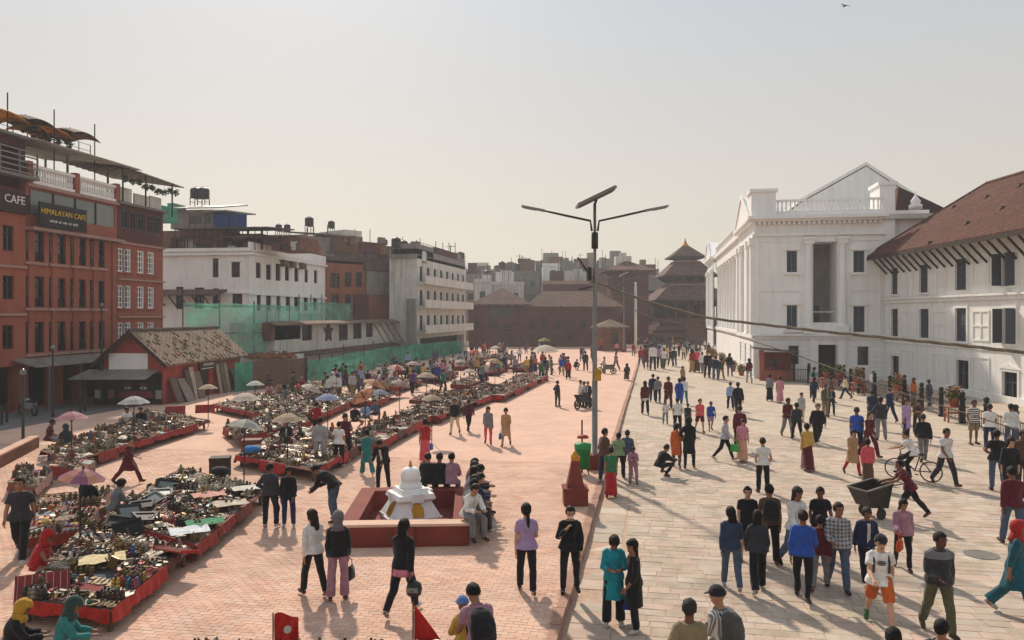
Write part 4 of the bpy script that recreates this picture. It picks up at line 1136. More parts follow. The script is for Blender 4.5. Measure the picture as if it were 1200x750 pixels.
for x, y, r_t, l in ((351, 272, .36, 'tank standing left of the pair on the brown rooftop'), (361, 272, .36, 'tank paired on the brown rooftop'), (387, 266, .5, 'tall tank on the highest stand of the brown rooftop'), (413, 268, .4, 'tank on the pale rooftop room'), (433, 283, .4, 'tank on the dark brick rooftop room')):
    A, t_ = OF.px(x); p = OF(A, -4, 0); D = p[0] * FWD.x + p[1] * FWD.y
    tank('black water ' + l, (p[0], p[1], zat(y + 8, D)), r_t, r_t * 2.2, .9)
for x in (372, 380, 396, 428, 446): A, t_ = OF.px(x); fbox(MB(), OF, A - .03, A + .03, -2, -1.94, zat(297, t_), zat(262 + (x % 9), t_)).build('antenna', 'iron', og)

rk_ = random.Random(31)
for k in range(34):
    x = rk_.uniform(356, 470); w_ = rk_.uniform(2, 8); y1 = rk_.choice((298, 297, 286, 290)); h_ = rk_.uniform(3, 10)
    px_box(og, Face(*OF(0, rk_.uniform(-3, .5), 0)[:2], OF.th), x, x + w_, y1 - h_, y1 + 1, .5, rk_.choice(('old_wood', 'concrete', 'tin', 'brick_brown', 'brick_dark', 'grey_plaster', 'brick_orange')), 'roof_clutter')
# ---- white four storey building with balconies
ga = empty('balcony_building'); tag(ga, 'grimy white four storey building with long balconies and tanks on its roof', 'building')
GX = -27.0
p490 = onX(489, GX); p546 = onX(546, GX)
GFr = Face(GX, p490.y, R(90)); LG = p546.y - p490.y
GS = Face(GX - 3.4, p490.y, 0.0)
ops = []
zl = (3.6, 6.6, 9.4)
for zc in zl:
    for k in range(8):
        A = 1.6 + k * (LG - 3.2) / 7; win(ga, GFr, A, zc, 1.1, 1.75, 'wood', .15); ops.append((A - .55, A + .55, zc, zc + 1.75))
m = MB(); fwall(m, GFr, 0, LG, 0, 12.4, ops + [(1.0, LG - 1, ZP, 2.6, 1.2)], .2, back=False); body(m, GFr, 0, LG, 3.4, 0, 12.4)
m.build('wall', 'white_old', ga)
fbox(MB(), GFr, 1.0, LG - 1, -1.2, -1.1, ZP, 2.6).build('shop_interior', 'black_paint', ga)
m = MB(); ops = grid(ga, GS, (1.6,), (4.0, 6.8), .9, 1.5, 'wood', .12); m = MB(); fwall(m, Face(GX - 3.4, p490.y - .04, 0), 0, 3.4, 0, 12.4, ops, .12); m.build('side_wall', 'white_old', ga)
for z in (3.2, 6.2, 9.0):
    s = MB(); fbox(s, GFr, -.2, LG + .2, .02, 1.1, z, z + .18); fbox(s, GFr, -.2, LG + .2, .98, 1.1, z + .181, z + 1.0); s.build('balcony', 'white_old', ga)
px_box(ga, GFr, 488, 545, 300, 310, 3.3, 'grey_plaster', 'attic')
px_box(ga, GFr, 488, 508, 288, 300, 3, 'grey_plaster', 'roof_room'); px_box(ga, GFr, 512, 532, 293, 301, 3, 'brick_dark', 'roof_room')
for x in (489, 497, 519, 527, 534, 541): A, t_ = GFr.px(x); fbox(MB(), GFr, A - .04, A + .04, -1, -.92, 12, zat(281 + (x % 7) * 1.5, t_)).build('antenna', 'iron', ga)
railing(ga, GFr, 0, LG, 0, zat(300, 100), .9, 'iron', .5, 'roof_railing')
for k in range(34):
    x = rk_.uniform(487, 543); w_ = rk_.uniform(1.5, 6); b_ = 300 + (x - 488) * .14; h_ = rk_.uniform(3, 13)
    px_box(ga, Face(*GFr(0, rk_.uniform(-4, 0), 0)[:2], GFr.th), x, x + w_, b_ - h_, b_ + 1, .4, rk_.choice(('old_wood', 'concrete', 'tin', 'brick_brown', 'grey_plaster', 'dark_wood')), 'roof_clutter')
for x, y in ((476, 283), (484, 286), (528, 297)):
    A, t_ = GFr.px(x + 6); p = GFr(A, -1.8, 0); D = p[0] * FWD.x + p[1] * FWD.y
    tank('black water tank on the roof of the grimy balcony building', (p[0], p[1], zat(y + 14, D)), .55, 1.15, .7)
tank('blue water drum on the roof edge of the grimy balcony building', at(492, 92, zat(309, 92)), .8, 1.2, .3).children[0].data = MB().lathe([(.75, 0), (.8, .1), (.8, 1.0), (.6, 1.2), (.2, 1.25)], 14).mesh('drum', 'tarp', True)

# ---- stepped brick and plaster houses wedged between
sh_ = empty('stepped_houses'); tag(sh_, 'stepped jumble of brick and plaster house backs beside the balcony building', 'building')
ZF = Face(*at(425, 92)[:2], YAW)
for x0, x1, y0, y1, dp, m_ in ((424, 452, 318, 410, 5, 'brick_old'), (440, 466, 308, 410, 7, 'brick_brown'), (452, 476, 342, 410, 3, 'white_old'), (466, 482, 302, 410, 8, 'grey_plaster'), (474, 484, 330, 410, 4, 'brick_dark'), (430, 446, 345, 410, 2.5, 'white_old'), (476, 488, 292, 410, 9, 'concrete')):
    px_box(sh_, Face(ZF.o.x, ZF.o.y + 6 - dp * .7, YAW), x0, x1, y0, y1, dp, m_)
for x0, x1, y0, y1, dp in ((429, 434, 326, 338, 5), (437, 442, 326, 338, 5), (446, 450, 316, 328, 7), (456, 460, 316, 328, 7), (457, 462, 352, 366, 3), (466, 471, 352, 366, 3), (470, 475, 312, 322, 8), (434, 440, 355, 370, 2.5)):
    f_ = Face(ZF.o.x, ZF.o.y + 6 - dp * .7 - .02, YAW); A0, A1, z0, z1 = f_.rect(x0, x1, y0, y1); win(sh_, f_, (A0 + A1) / 2, z0, A1 - A0, z1 - z0, 'wood', -.06)
for x0, x1, y0, dp in ((438, 468, 307.5, 7), (465, 484, 301, 8), (450, 478, 341, 3)): px_box(sh_, Face(ZF.o.x, ZF.o.y + 6 - dp * .7 - .3, YAW), x0, x1, y0 - 2, y0 + .5, dp * .5, 'roof_slate', 'eave')
# ---- low white ruin with the star shaped window, in front of it
ru = empty('white_ruin'); tag(ru, 'low damaged white building with star shaped window behind the green hoarding', 'building')
RX = -30.0
ya, yb = onX(322, RX).y, onX(470, RX).y
UF = Face(RX, ya, R(90)); LU = yb - ya
ops = wins(ru, UF, [(397, 408, 380, 399), (414, 424, 378, 397), (429, 437, 378, 395), (354, 366, 381, 399)], 'plain', .15)
m = MB(); fwall(m, UF, 0, LU, 0, 4.75, ops, .2); body(m, UF, 0, LU, 4, 0, 4.75); m.build('wall', 'white_old', ru)
st = MB(); A, t_ = UF.px(384); zc = zat(389, t_)
pts = []
for k in range(10):
    r_ = 1.05 if k % 2 == 0 else .48; an = math.pi / 2 + k * math.pi / 5; pts.append(UF(A + r_ * math.cos(an), .02, zc + r_ * math.sin(an)))
st.prism(pts, Vector(UF(0, .14, 0)) - Vector(UF(0, 0, 0))); st.build('star_window', 'dark_wood', ru)
for zc, m_ in ((4.75, 'tile_old'), (2.1, 'tile_dark')):
    e = MB(); e.hexa([UF(-1.5, .0, zc), UF(LU, .0, zc), UF(LU, .9, zc - .2), UF(-1.5, .9, zc - .2)], [UF(-1.5, .0, zc + .14), UF(LU, .0, zc + .14), UF(LU, .9, zc - .1), UF(-1.5, .9, zc - .1)]); e.build('eave', m_, ru)
ops = wins(ru, UF, [(403, 409, 421, 430), (385, 392, 424, 433)], 'plain', .1)
for k in range(4):
    A = UF.px(440 + 7 * k)[0]; MB().bar(UF(A, 2.5, ZP), UF(A - 1.0, .1, 4.6), .12).build('prop', 'old_wood', ru)
px_box(ru, UF, 318, 352, 378, 398, .8, 'brick_brown', 'brick_stub')
bk = empty('grey_leaning_wall', (0, 0, 0)); tag(bk, 'narrow grey rendered flank wall beside the balcony building', 'wall')
px_box(bk, Face(GX - 5, p490.y - 2, 0), 476, 487, 350, 410, .4, 'grey_plaster', 'wall_panel')

# ---- green safety nets on scaffold poles
def net_run(pts, z0f, z1f, m, label, poles=True, seed=1, name='safety_net', amp=.25):
    g = empty(name, (pts[0].x, pts[0].y, ZP)); rr = random.Random(seed)
    o = Vector((pts[0].x, pts[0].y, ZP))
    mb = MB(); N = 40; Rw = 8
    seg = [(pts[i + 1] - pts[i]).length for i in range(len(pts) - 1)]; tot = sum(seg)
    def along(s):
        d = s * tot
        for i, l in enumerate(seg):
            if d <= l or i == len(seg) - 1: return pts[i].lerp(pts[i + 1], d / l), i
            d -= l
    cols = []
    for i in range(N + 1):
        s = i / N; p, _ = along(s); nrm = Vector((1, 0, 0)); z0, z1 = z0f(s), z1f(s)
        c = []
        for j in range(Rw + 1):
            v = j / Rw
            w = amp * (mnoise.noise((s * tot * .5, v * 2.5, seed)) + .4 * mnoise.noise((s * tot * 1.9, v * 5, seed))) * (1 - .6 * v)
            zz = z0 + (z1 - z0) * v - (0.10 * abs(math.sin(s * N * .39)) * v)
            q = p + nrm * w - o; c.append((q.x, q.y, zz - ZP))
        cols.append(c)
    vs_ = [p for c in cols for p in c]
    mb.add(vs_, [(i * (Rw + 1) + j, (i + 1) * (Rw + 1) + j, (i + 1) * (Rw + 1) + j + 1, i * (Rw + 1) + j + 1) for i in range(N) for j in range(Rw)])
    mb.build('net', m, g, True, fix=False)
    if poles:
        n = max(3, int(tot / 2.6))
        for k in range(n + 1):
            p, _ = along(k / n); q = p - o
            MB().tube([(q.x - .12, q.y, 0), (q.x - .12, q.y, z1f(k / n) - ZP + rr.uniform(.1, .9))], .045, 6).build('scaffold_pole', 'iron', g)
        for v in (.45, .98):
            MB().tube([tuple(along(k / 12)[0] - o + Vector((-.1, 0, z0f(k / 12) + (z1f(k / 12) - z0f(k / 12)) * v - ZP))) for k in range(13)], .035, 5).build('ledger', 'iron', g)
    return tag(g, label, 'safety net')
A_ = [at(216, 56), at(300, 60), at(352, 71)]
net_run(A_, lambda s: 2.4, lambda s: 6.35 - .1 * s, 'net_green', 'green scaffold netting stretched before the white corner building', seed=2)
net_run([at(352, 71), at(412, 84)], lambda s: 4.6, lambda s: 6.7, 'net_green', 'green scaffold netting strip above the low white ruin', seed=5)
net_run([at(360, 57.5), at(450, 76), at(541, 104)], lambda s: ZP + .1, lambda s: 1.95 + .25 * math.sin(s * 3), 'net_dense', 'bright green hoarding net along the foot of the ruin behind the stalls', seed=9, amp=.35)
hb = empty('hoarding', tuple(at(276, 52.5, ZP))); tag(hb, 'site hoarding of plywood and green sheets beside the tiled red house', 'hoarding')
hp = [at(275, 52), at(296, 53.5), at(327, 55.5), at(361, 57.8)]
for i, m_ in enumerate(('net_dense', 'old_wood', 'old_wood')):
    p, q = hp[i] - Vector(hb.location), hp[i + 1] - Vector(hb.location)
    n = 3
    for k in range(n):
        a, b = p.lerp(q, k / n), p.lerp(q, (k + .96) / n)
        MB().hexa([(a.x, a.y, 0), (b.x, b.y, 0), (b.x, b.y + .05, 0), (a.x, a.y + .05, 0)], [(a.x, a.y, 2.0), (b.x, b.y, 2.0), (b.x, b.y + .05, 2.0), (a.x, a.y + .05, 2.0)]).build('panel', m_, hb)

# ---- small red house with the tiled roof and painted eyes
rh = empty('red_tiled_house'); tag(rh, 'small red gabled house with broken clay tile roof and stacked boards at its side', 'house')
pA, pB = gp(120, 476, ZP), gp(192, 474, ZP)
thh = R(5.0); HWd = 3.7
pA = pB - Vector((math.cos(thh), math.sin(thh), 0)) * HWd
HF = Face(pA.x, pA.y, thh)
HS = Face(*HF(HWd, 0, 0)[:2], thh + math.pi / 2); HLn = 10.0
ev, ap = 2.75, 4.35
m = MB()
m.add([HF(0, 0, 0), HF(HWd, 0, 0), HF(HWd, 0, ev), HF(HWd / 2, 0, ap), HF(0, 0, ev)], [(0, 1, 2, 3, 4)])
dr = HS.rect(233, 246, 428, 463)
fwall(m, HS, 0, HLn, 0, ev, [(dr[0], dr[1], ZP, 2.1)], .2); fwall(m, Face(*HF(0, -HLn, 0)[:2], thh - math.pi / 2), 0, HLn, 0, ev)
m.add([HF(0, -HLn, 0), HF(HWd, -HLn, 0), HF(HWd, -HLn, ev), HF(HWd / 2, -HLn, ap), HF(0, -HLn, ev)], [(4, 3, 2, 1, 0)])
m.build('wall', 'hut_red', rh)
fbox(MB(), HS, dr[0], dr[1], -.2, -.15, ZP, 2.1).build('door', 'dark_wood', rh)
for sd in (-1, 1):
    rp = MB(); c = HWd / 2; e = c + sd * (HWd / 2 + .45); ez = ev - .35
    rp.hexa([HF(c, .5, ap), HF(e, .5, ez), HF(e, -HLn - .4, ez), HF(c, -HLn - .4, ap)], [HF(c, .5, ap + .14), HF(e, .5, ez + .12), HF(e, -HLn - .4, ez + .12), HF(c, -HLn - .4, ap + .14)])
    ro = rp.build('roof_slope', 'tile_old', rh)
    if sd == 1:                                # loose and broken tiles on the visible slope
        for k in range(110):
            s, v = rq.random(), rq.random()
            s = s ** .6
            P = Vector(HF(c + sd * (HWd / 2 + .4) * s, .4 - (HLn + .6) * v, ap + .15 + (ez - ap) * s + .02))
            o = put('tile', None, ro) if False else None
            tl = MB().box(-.12, .12, -.09, .09, 0, .03) if k == 0 else None
            if k == 0: tile_me = tl.mesh('tile', 'tile_old'); tile_me2 = MB().box(-.12, .12, -.09, .09, 0, .03).mesh('tile', 'brick_orange')
            o = put('tile', tile_me if rq.random() < .85 else tile_me2, ro, P); o.rotation_euler = (rq.uniform(-.08, .08), .62 + rq.uniform(-.08, .08), thh + rq.uniform(-.5, .5))
    fa_ = MB(); fa_.hexa([HF(c, .52, ap - .12), HF(e, .52, ez - .12), HF(e, .58, ez - .12), HF(c, .58, ap - .12)], [HF(c, .52, ap + .16), HF(e, .52, ez + .14), HF(e, .58, ez + .14), HF(c, .58, ap + .16)]); fa_.build('bargeboard', 'dark_wood', rh)
MB().tube([HF(HWd / 2, .5, ap + .16), HF(HWd / 2, -HLn - .4, ap + .16)], .1, 6).build('ridge', 'roof_slate', rh)
fbox(MB(), HS, 0, HLn, .02, .1, ev - .42, ev - .12).build('eave_board', 'hut_red', rh)
fbox(MB(), HF, .35, HWd - .95, .03, .08, 2.05, 3.15).build('white_panel', 'white_clean', rh)
cv = MB(); cv.hexa([HF(-.9, .05, 2.15), HF(HWd - .3, .05, 2.2), HF(HWd - .1, 1.7, 1.75), HF(-1.1, 1.7, 1.7)], [HF(-.9, .05, 2.19), HF(HWd - .3, .05, 2.24), HF(HWd - .1, 1.7, 1.79), HF(-1.1, 1.7, 1.74)]); cv.build('tin_canopy', 'tin', rh)
fbox(MB(), HF, -.6, HWd - .1, .02, .1, ZP, 2.0).build('black_front', 'black_paint', rh)
for A in (HWd * .42, HWd * .68):
    ey = MB(); ex = MB(); er = MB()
    ptsE = [HF(A + .22 * math.cos(t * math.pi / 6), .115, 1.12 + .09 * math.sin(t * math.pi / 6)) for t in range(12)]
    ey.prism(ptsE, Vector(HF(0, .02, 0)) - Vector(HF(0, 0, 0)))
    ptsE = [HF(A + .06 * math.cos(t * math.pi / 5), .137, 1.12 + .06 * math.sin(t * math.pi / 5)) for t in range(10)]
    ex.prism(ptsE, Vector(HF(0, .012, 0)) - Vector(HF(0, 0, 0)))
    er.prism([HF(A - .28, .115, 1.28), HF(A + .28, .115, 1.28), HF(A + .22, .115, 1.42), HF(A - .22, .115, 1.42)], Vector(HF(0, .015, 0)) - Vector(HF(0, 0, 0)))
    ey.build('painted_eye', 'white_old', rh); ex.build('painted_pupil', 'eye_dark', rh); er.build('painted_brow', 'red_low', rh)
er = MB(); er.prism([HF(HWd * .25, .115, .55), HF(HWd * .85, .115, .55), HF(HWd * .8, .115, .95), HF(HWd * .3, .115, .95)], Vector(HF(0, .012, 0)) - Vector(HF(0, 0, 0)))
er.build('painted_mouth', 'red_low', rh)
for A, c in ((-.3, '#a8a196'), (HWd * .15, '#8a5a40'), (HWd - .25, '#8f8a80')): fbox(MB(), HF, A - .18, A + .18, .11, .16, .5, 1.0).build('notice', 'paint', rh, color=c)
sgo = fbox(MB(), HS, HS.px(231)[0], HS.px(249)[0], .12, .18, 1.85, 2.45).build('sign_board', 'paint', rh, color='#2a2433')
ln = MB(); rl_ = random.Random(8); A = HS.px(231)[0] + .45
while A < HS.px(249)[0] - .2:
    w_ = rl_.uniform(.07, .13); fbox(ln, HS, A, A + w_, .182, .19, 2.12, 2.3); A += w_ + .05
tag(ln.build('small_print', 'white_old', sgo), kind='stuff')
fbox(MB(), HS, HS.px(233)[0], HS.px(247)[0], .185, .19, 1.92, 1.98).build('sign_line', 'white_old', rh)
for k, (A, w_, h_, c, tilt) in enumerate(((.3, .7, 1.5, '#6d5a50', .5), (1.2, .9, 1.4, '#8b8178', .6), (2.0, .6, 1.9, '#5c5048', .35), (2.5, .5, 2.0, '#b0a696', .3), (3.0, .8, 1.7, '#7a6a5c', .4), (6.0, .4, 2.0, '#94887a', .25), (6.5, .5, 2.1, '#6e6152', .3), (7.1, .4, 2.0, '#a39786', .3), (8.0, 1.6, 1.5, '#5d564f', .7))):
    b = MB(); b.hexa([HS(A, .2 + tilt, ZP), HS(A + w_, .2 + tilt, ZP), HS(A + w_, .26 + tilt, ZP), HS(A, .26 + tilt, ZP)], [HS(A, .12, ZP + h_), HS(A + w_, .12, ZP + h_), HS(A + w_, .18, ZP + h_), HS(A, .18, ZP + h_)])
    tag(b.build('leaning_board', 'wood_paint', color=c), ('wide dark board leaning at the far end of the red house wall', 'weathered plank leaning against the red tiled house wall')[0 if k == 8 else 1], 'board', 'boards leaning on the red house')
# tiles heaped on the roof edge beyond the house
hp_ = MB(); c0 = at(300, 57, 0)
for k in range(260):
    p = at(rq.uniform(272, 345), rq.uniform(57.5, 60.5), 0); z = 2.2 + rq.uniform(0, .55) * math.sin(max(0, min(1, (p.y - 55) / 6)) * 3)
    an = rq.uniform(0, 3); u = Vector((math.cos(an), math.sin(an), rq.uniform(-.4, .4))) * .18; v = Vector((-math.sin(an), math.cos(an), rq.uniform(-.4, .4))) * .14
    P = Vector((p.x, p.y, z)); hp_.hexa([P - u - v, P + u - v, P + u + v, P - u + v], [P - u - v + Vector((0, 0, .05)), P + u - v + Vector((0, 0, .05)), P + u + v + Vector((0, 0, .05)), P - u + v + Vector((0, 0, .05))])
tag(hp_.build('rubble', 'brick_orange'), 'heap of broken orange clay tiles on the low wall top beyond the red house', 'rubble', kind='stuff')
lw = MB(); p, q = at(272, 57), at(350, 60.5); lw.hexa([(p.x, p.y, 0), (q.x, q.y, 0), (q.x - 1, q.y + 3, 0), (p.x - 1, p.y + 3, 0)], [(p.x, p.y, 2.2), (q.x, q.y, 2.2), (q.x - 1, q.y + 3, 2.2), (p.x - 1, p.y + 3, 2.2)])
tag(lw.build('yard_wall', 'white_old'), 'low whitewashed yard wall under the heap of broken tiles', 'wall')
# ================================================================== far end of the square
def cam_face(px0, D): p = at(px0, D); return Face(p.x, p.y, YAW)
# ---- dark red brick hall with hipped roofs
hh = empty('dark_brick_hall'); tag(hh, 'dark red brick hall with hipped tile roofs closing the far end of the square', 'building')
DF = cam_face(549, 126)
LH = 176 * 126 / 900
ops = wins(hh, DF, [(621, 627, 374, 387), (635, 641, 374, 387), (650, 657, 374, 387), (665, 672, 374, 387), (680, 687, 374, 387), (622, 626, 392, 397), (650, 656, 392, 397), (666, 671, 392, 397)], 'wood', .2)
ops += wins(hh, DF, [(574, 602, 360, 372)], 'plain', .25) + wins(hh, DF, [(555, 561, 373, 386), (572, 584, 379, 387), (590, 602, 379, 388), (596, 602, 394, 407)], 'wood', .2)
m = MB(); fwall(m, DF, 0, LH, 0, 7.0, ops, .3); body(m, DF, 0, LH, 12, 0, 7.0); m.build('wall', 'brick_old', hh)
for z in (3.1, 6.4): s = MB(); fbox(s, DF, 0, LH, .004, .18, z, z + .2); s.build('cornice', 'brick_dark', hh)
def rot_roof(f, a0, a1, d0, d1, z, ridge, m, parent, ins=None, name='roof'):
    r_ = MB(); hip_roof(r_, a0, a1, -d0, -d1 if -d1 > -d0 else -d1, z, ridge, .2, ins)
    me = r_.mesh(name, m); me.transform(Matrix.Translation((f.o.x, f.o.y, 0)) @ Matrix.Rotation(f.th, 4, 'Z'))
    return put(name, me, parent)
A0, A1 = DF.px(551)[0], DF.px(624)[0]
rot_roof(DF, A0, A1, .9, -10, 6.95, 10.0, 'tile_dark', hh)
rot_roof(DF, A1 - 1.5, LH + .8, .8, -9, 6.6, 9.4, 'tile_dark', hh, 3.5)
# ---- small guard hut with pale roof
gh = empty('guard_hut'); tag(gh, 'small brick guard hut with pale hipped roof in front of the dark hall', 'hut')
UH = cam_face(700, 112); LUh = 34 * 112 / 900
ops = wins(gh, UH, [(717, 724, 390, 403)], 'plain', .15)
m = MB(); fwall(m, UH, 0, LUh, 0, 3.5, ops, .2); body(m, UH, 0, LUh, 4, 0, 3.5); m.build('wall', 'brick_brown', gh)
rot_roof(UH, -.5, LUh + .5, .6, -4.5, 3.45, 4.75, 'tile_old', gh)
# ---- brick tower block with wide eaves
tw = empty('brick_tower'); tag(tw, 'tall narrow brick house with wide flat eaves beside the far lamp post', 'building')
TF = cam_face(718, 138); LT = 42 * 138 / 900
ops = wins(tw, TF, [(722, 728, 335, 346), (738, 744, 335, 346), (724, 730, 356, 368), (740, 746, 356, 368)], 'wood', .2)
m = MB(); fwall(m, TF, 0, LT, 0, 13.2, ops, .3); body(m, TF, 0, LT, 8, 0, 13.2); m.build('wall', 'brick_old', tw)
fbox(MB(), TF, -.1, LT + .1, .01, .2, 8.6, 8.85).build('cornice', 'brick_brown', tw)
rot_roof(TF, -1.6, LT + 1.2, 1.2, -9, 13.25, 15.4, 'tile_dark', tw)
px_box(tw, cam_face(718, 141), 722, 740, 300, 313, 3, 'white_old', 'roof_room')
# ---- three tiered pagoda on its stepped plinth
pg = empty('pagoda_temple', tuple(at(803, 150, 0)), YAW); tag(pg, 'three tiered brick pagoda temple on a stepped plinth beyond the crowd', 'temple')
K = 150 / 900.0
for k in range(7):
    hw = 9.8 - k * .72; z0 = k * .66
    MB().box(-hw, hw, -hw, hw, z0, z0 + .655).build('plinth_step', 'brick_old' if k % 2 else 'brick_brown', pg)
MB().box(-3.8, 3.8, -3.8, 3.8, 4.62, 9.4).build('sanctum', 'brick_brown', pg)
for a in (-4.9, -2.45, 0, 2.45, 4.9):
    for b in (-4.9, 4.9):
        MB().box(a - .17, a + .17, b - .17, b + .17, 4.62, 8.2).build('column', 'dark_wood', pg)
        if abs(a) < 4.5: MB().box(b - .17, b + .17, a - .17, a + .17, 4.62, 8.2).build('column', 'dark_wood', pg)
ar = MB(); ar.box(-5.2, 5.2, -5.2, 5.2, 8.0, 8.45); ar.build('lintel', 'dark_wood', pg)
for a in (-3.6, -1.2, 1.2, 3.6): MB().box(a - .6, a + .6, -4.1, -3.8, 4.9, 7.4).build('doorway', 'black_paint', pg)
def tier(hw, ze, inner, zt, bodyw, zb):
    r_ = MB()
    q = lambda h, z: [(-h, -h, z), (h, -h, z), (h, h, z), (-h, h, z)]
    r_.hexa(q(hw, ze), q(inner, zt)); r_.build('roof', 'tile_dark', pg)
    MB().hexa(q(hw + .12, ze - .28), q(hw + .12, ze - .02)).build('eave', 'dark_wood', pg)
    for k in range(9):
        a = -bodyw + 2 * bodyw * k / 8
        for (p, s) in (((a, -bodyw, zb), (a * 1.25, -hw * .9, ze - .3)), ((-bodyw, a, zb), (-hw * .9, a * 1.25, ze - .3)), ((bodyw, a, zb), (hw * .9, a * 1.25, ze - .3))): MB().bar(p, s, .14).build('strut', 'dark_wood', pg)
tier(7.2, zat(352, 150), 4.0, zat(335, 150), 3.85, 6.6)
MB().box(-3.2, 3.2, -3.2, 3.2, zat(336, 150), zat(320, 150)).build('upper_storey', 'brick_brown', pg)
MB().box(-3.9, 3.9, -3.9, 3.9, zat(337, 150), zat(333.5, 150)).build('gallery', 'pink_trim', pg)
for a in (-2.2, 0, 2.2): MB().box(a - .55, a + .55, -3.35, -3.21, zat(331, 150), zat(326, 150)).build('lattice_window', 'dark_wood', pg)
tier(5.15, zat(324, 150), 2.5, zat(308, 150), 3.2, zat(331, 150))
MB().box(-1.9, 1.9, -1.9, 1.9, zat(309, 150), zat(298, 150)).build('top_storey', 'brick_brown', pg)
MB().box(-2.4, 2.4, -2.4, 2.4, zat(309.5, 150), zat(306.5, 150)).build('gallery', 'pink_trim', pg)
for a in (-.9, .9): MB().box(a - .4, a + .4, -2.05, -1.91, zat(304.5, 150), zat(300.5, 150)).build('lattice_window', 'dark_wood', pg)
tier(3.25, zat(301.5, 150), .5, zat(288, 150), 1.9, zat(304, 150))
MB().lathe([(.7, zat(288.5, 150)), (.6, zat(287, 150)), (.35, zat(285, 150)), (.15, zat(282, 150)), (.05, zat(279, 150))], 10).build('pinnacle', 'gold', pg)
# stair up the left of the plinth
for k in range(7): MB().box(-1.6, 1.6, -10.4 + k * .72 - .3, -9.8 + k * .72 + .1, 0, .33 + k * .655).build('stair_step', 'brick_brown', pg)
# ---- lower dark roofed temple behind the tower
sm = empty('low_temple', tuple(at(762, 165, 0)), YAW); tag(sm, 'low dark roofed temple between the brick tower and the pagoda', 'temple')
MB().box(-4, 4, -3, 3, 0, 9).build('wall', 'brick_dark', sm)
for z, hw, tp in ((5.5, 6.0, 3.0), (10.5, 5.0, 1.0)):
    q = lambda h, zz: [(-h, -h, zz), (h, -h, zz), (h, h, zz), (-h, h, zz)]
    MB().hexa(q(hw, z), q(tp, z + 2.6)).build('roof', 'roof_slate', sm); MB().hexa(q(hw + .1, z - .3), q(hw + .1, z - .01)).build('eave', 'dark_wood', sm)
td = MB(); td.sphere((0, 0, 0), 2.3, 2.3, 1.6, 12, 6); to = td.build('blue_tarpaulin', 'tarp', loc=tuple(at(776, 168, 12.0)), smooth=True, color='#4f9a96')
tag(to, 'turquoise tarpaulin bulging over a rooftop left of the pagoda', 'tarpaulin')

# ---- city blocks on the skyline
def block(px0, px1, ytop, D, m, label, wz=None, dep=10, ybase=400, cap=None, wm='wood'):
    b = empty('city_block', tuple(at(px0, D, 0)))
    f = cam_face(px0, D); o = Vector((f.o.x, f.o.y, 0)); L2 = (px1 - px0) * D / 900; H = zat(ytop, D)
    g = Face(0, 0, YAW); ops = []
    nw = max(1, int(L2 / 2.6)); z = 2.6
    while z + 2 < H:
        for k in range(nw):
            a = (k + .5) * L2 / nw; win(b, g, a, z, 1.1, 1.4, wm, .15); ops.append((a - .55, a + .55, z, z + 1.4))
        z += 3.0
    mm = MB(); fwall(mm, g, 0, L2, 0, H, ops, .25); body(mm, g, 0, L2, dep, 0, H); mm.build('wall', m, b)
    pr = MB(); fbox(pr, g, -.1, L2 + .1, -.3, .15, H, H + .7); pr.build('parapet', cap or m, b)
    rr = random.Random(px0 * 7 + px1)
    for q in range(max(2, int(L2 / 3))):              # stair heads, sheds and parapet bits on the flat roof
        a = rr.uniform(0, L2 - 1.5); w_ = rr.uniform(1.0, 4.0); h_ = rr.uniform(.8, 3.0); d_ = rr.uniform(.3, dep - 3)
        fbox(MB(), g, a, min(L2, a + w_), -d_ - 2, -d_, H + .02, H + .7 + h_).build('roof_room', rr.choice(('concrete', 'grey_plaster', 'brick_brown', 'white_old', 'brick_dark', 'tin')), b)
    for q in range(max(2, int(L2 / 4))):
        a = rr.uniform(0, L2); fbox(MB(), g, a - .05, a + .05, -1.2, -1.1, H, H + rr.uniform(1.5, 4.0)).build('roof_pole', 'iron', b)
    return tag(b, label, 'building', 'houses on the skyline')
block(600, 622, 315, 184, 'brick_brown', 'brown brick house rising behind the grey concrete house')
block(560, 590, 324, 196, 'white_old', 'off white house set back on the skyline above the hall gable')
block(668, 690, 322, 168, 'white_old', 'pale house right behind the tall lamp pole')
block(700, 735, 308, 210, 'brick_dark', 'dark red brick house on the skyline left of the brick tower')
block(736, 772, 318, 215, 'grey_plaster', 'grey plastered house on the skyline right of the brick tower')
block(645, 672, 322, 160, 'grey_plaster', 'small grey house low above the hall ridge')
block(541, 562, 325, 165, 'grey_plaster', 'grey rendered house showing beside the balcony building')
block(556, 575, 331, 150, 'white_old', 'small white house peeping over the dark brick hall roof')
block(572, 632, 321, 172, 'concrete', 'wide grey concrete house behind the dark brick hall')
block(576, 614, 334, 160, 'white_old', 'cream house with a window row close above the hall roof')
block(628, 662, 309, 190, 'concrete', 'tall grey concrete house with a terrace on the skyline')
block(636, 661, 312, 182, 'white_plaster', 'white terrace house on the skyline beside a black tank')
block(658, 700, 311, 200, 'grey_plaster', 'grey house with rooftop clutter directly behind the tall lamp post')
block(690, 722, 318, 175, 'brick_brown', 'brown brick house between lamp post and brick tower')
block(636, 690, 333, 155, 'brick_dark', 'pinkish brick house low behind the hall ridge', cap='pink_trim')
block(746, 775, 326, 185, 'concrete', 'grey house behind the low temple')
block(760, 835, 352, 205, 'brick_brown', 'brown house range behind the pagoda plinth')
block(462, 492, 300, 130, 'brick_brown', 'brown brick house behind the balcony building')
block(545, 640, 318, 240, 'grey_plaster', 'pale hazy house range on the skyline')
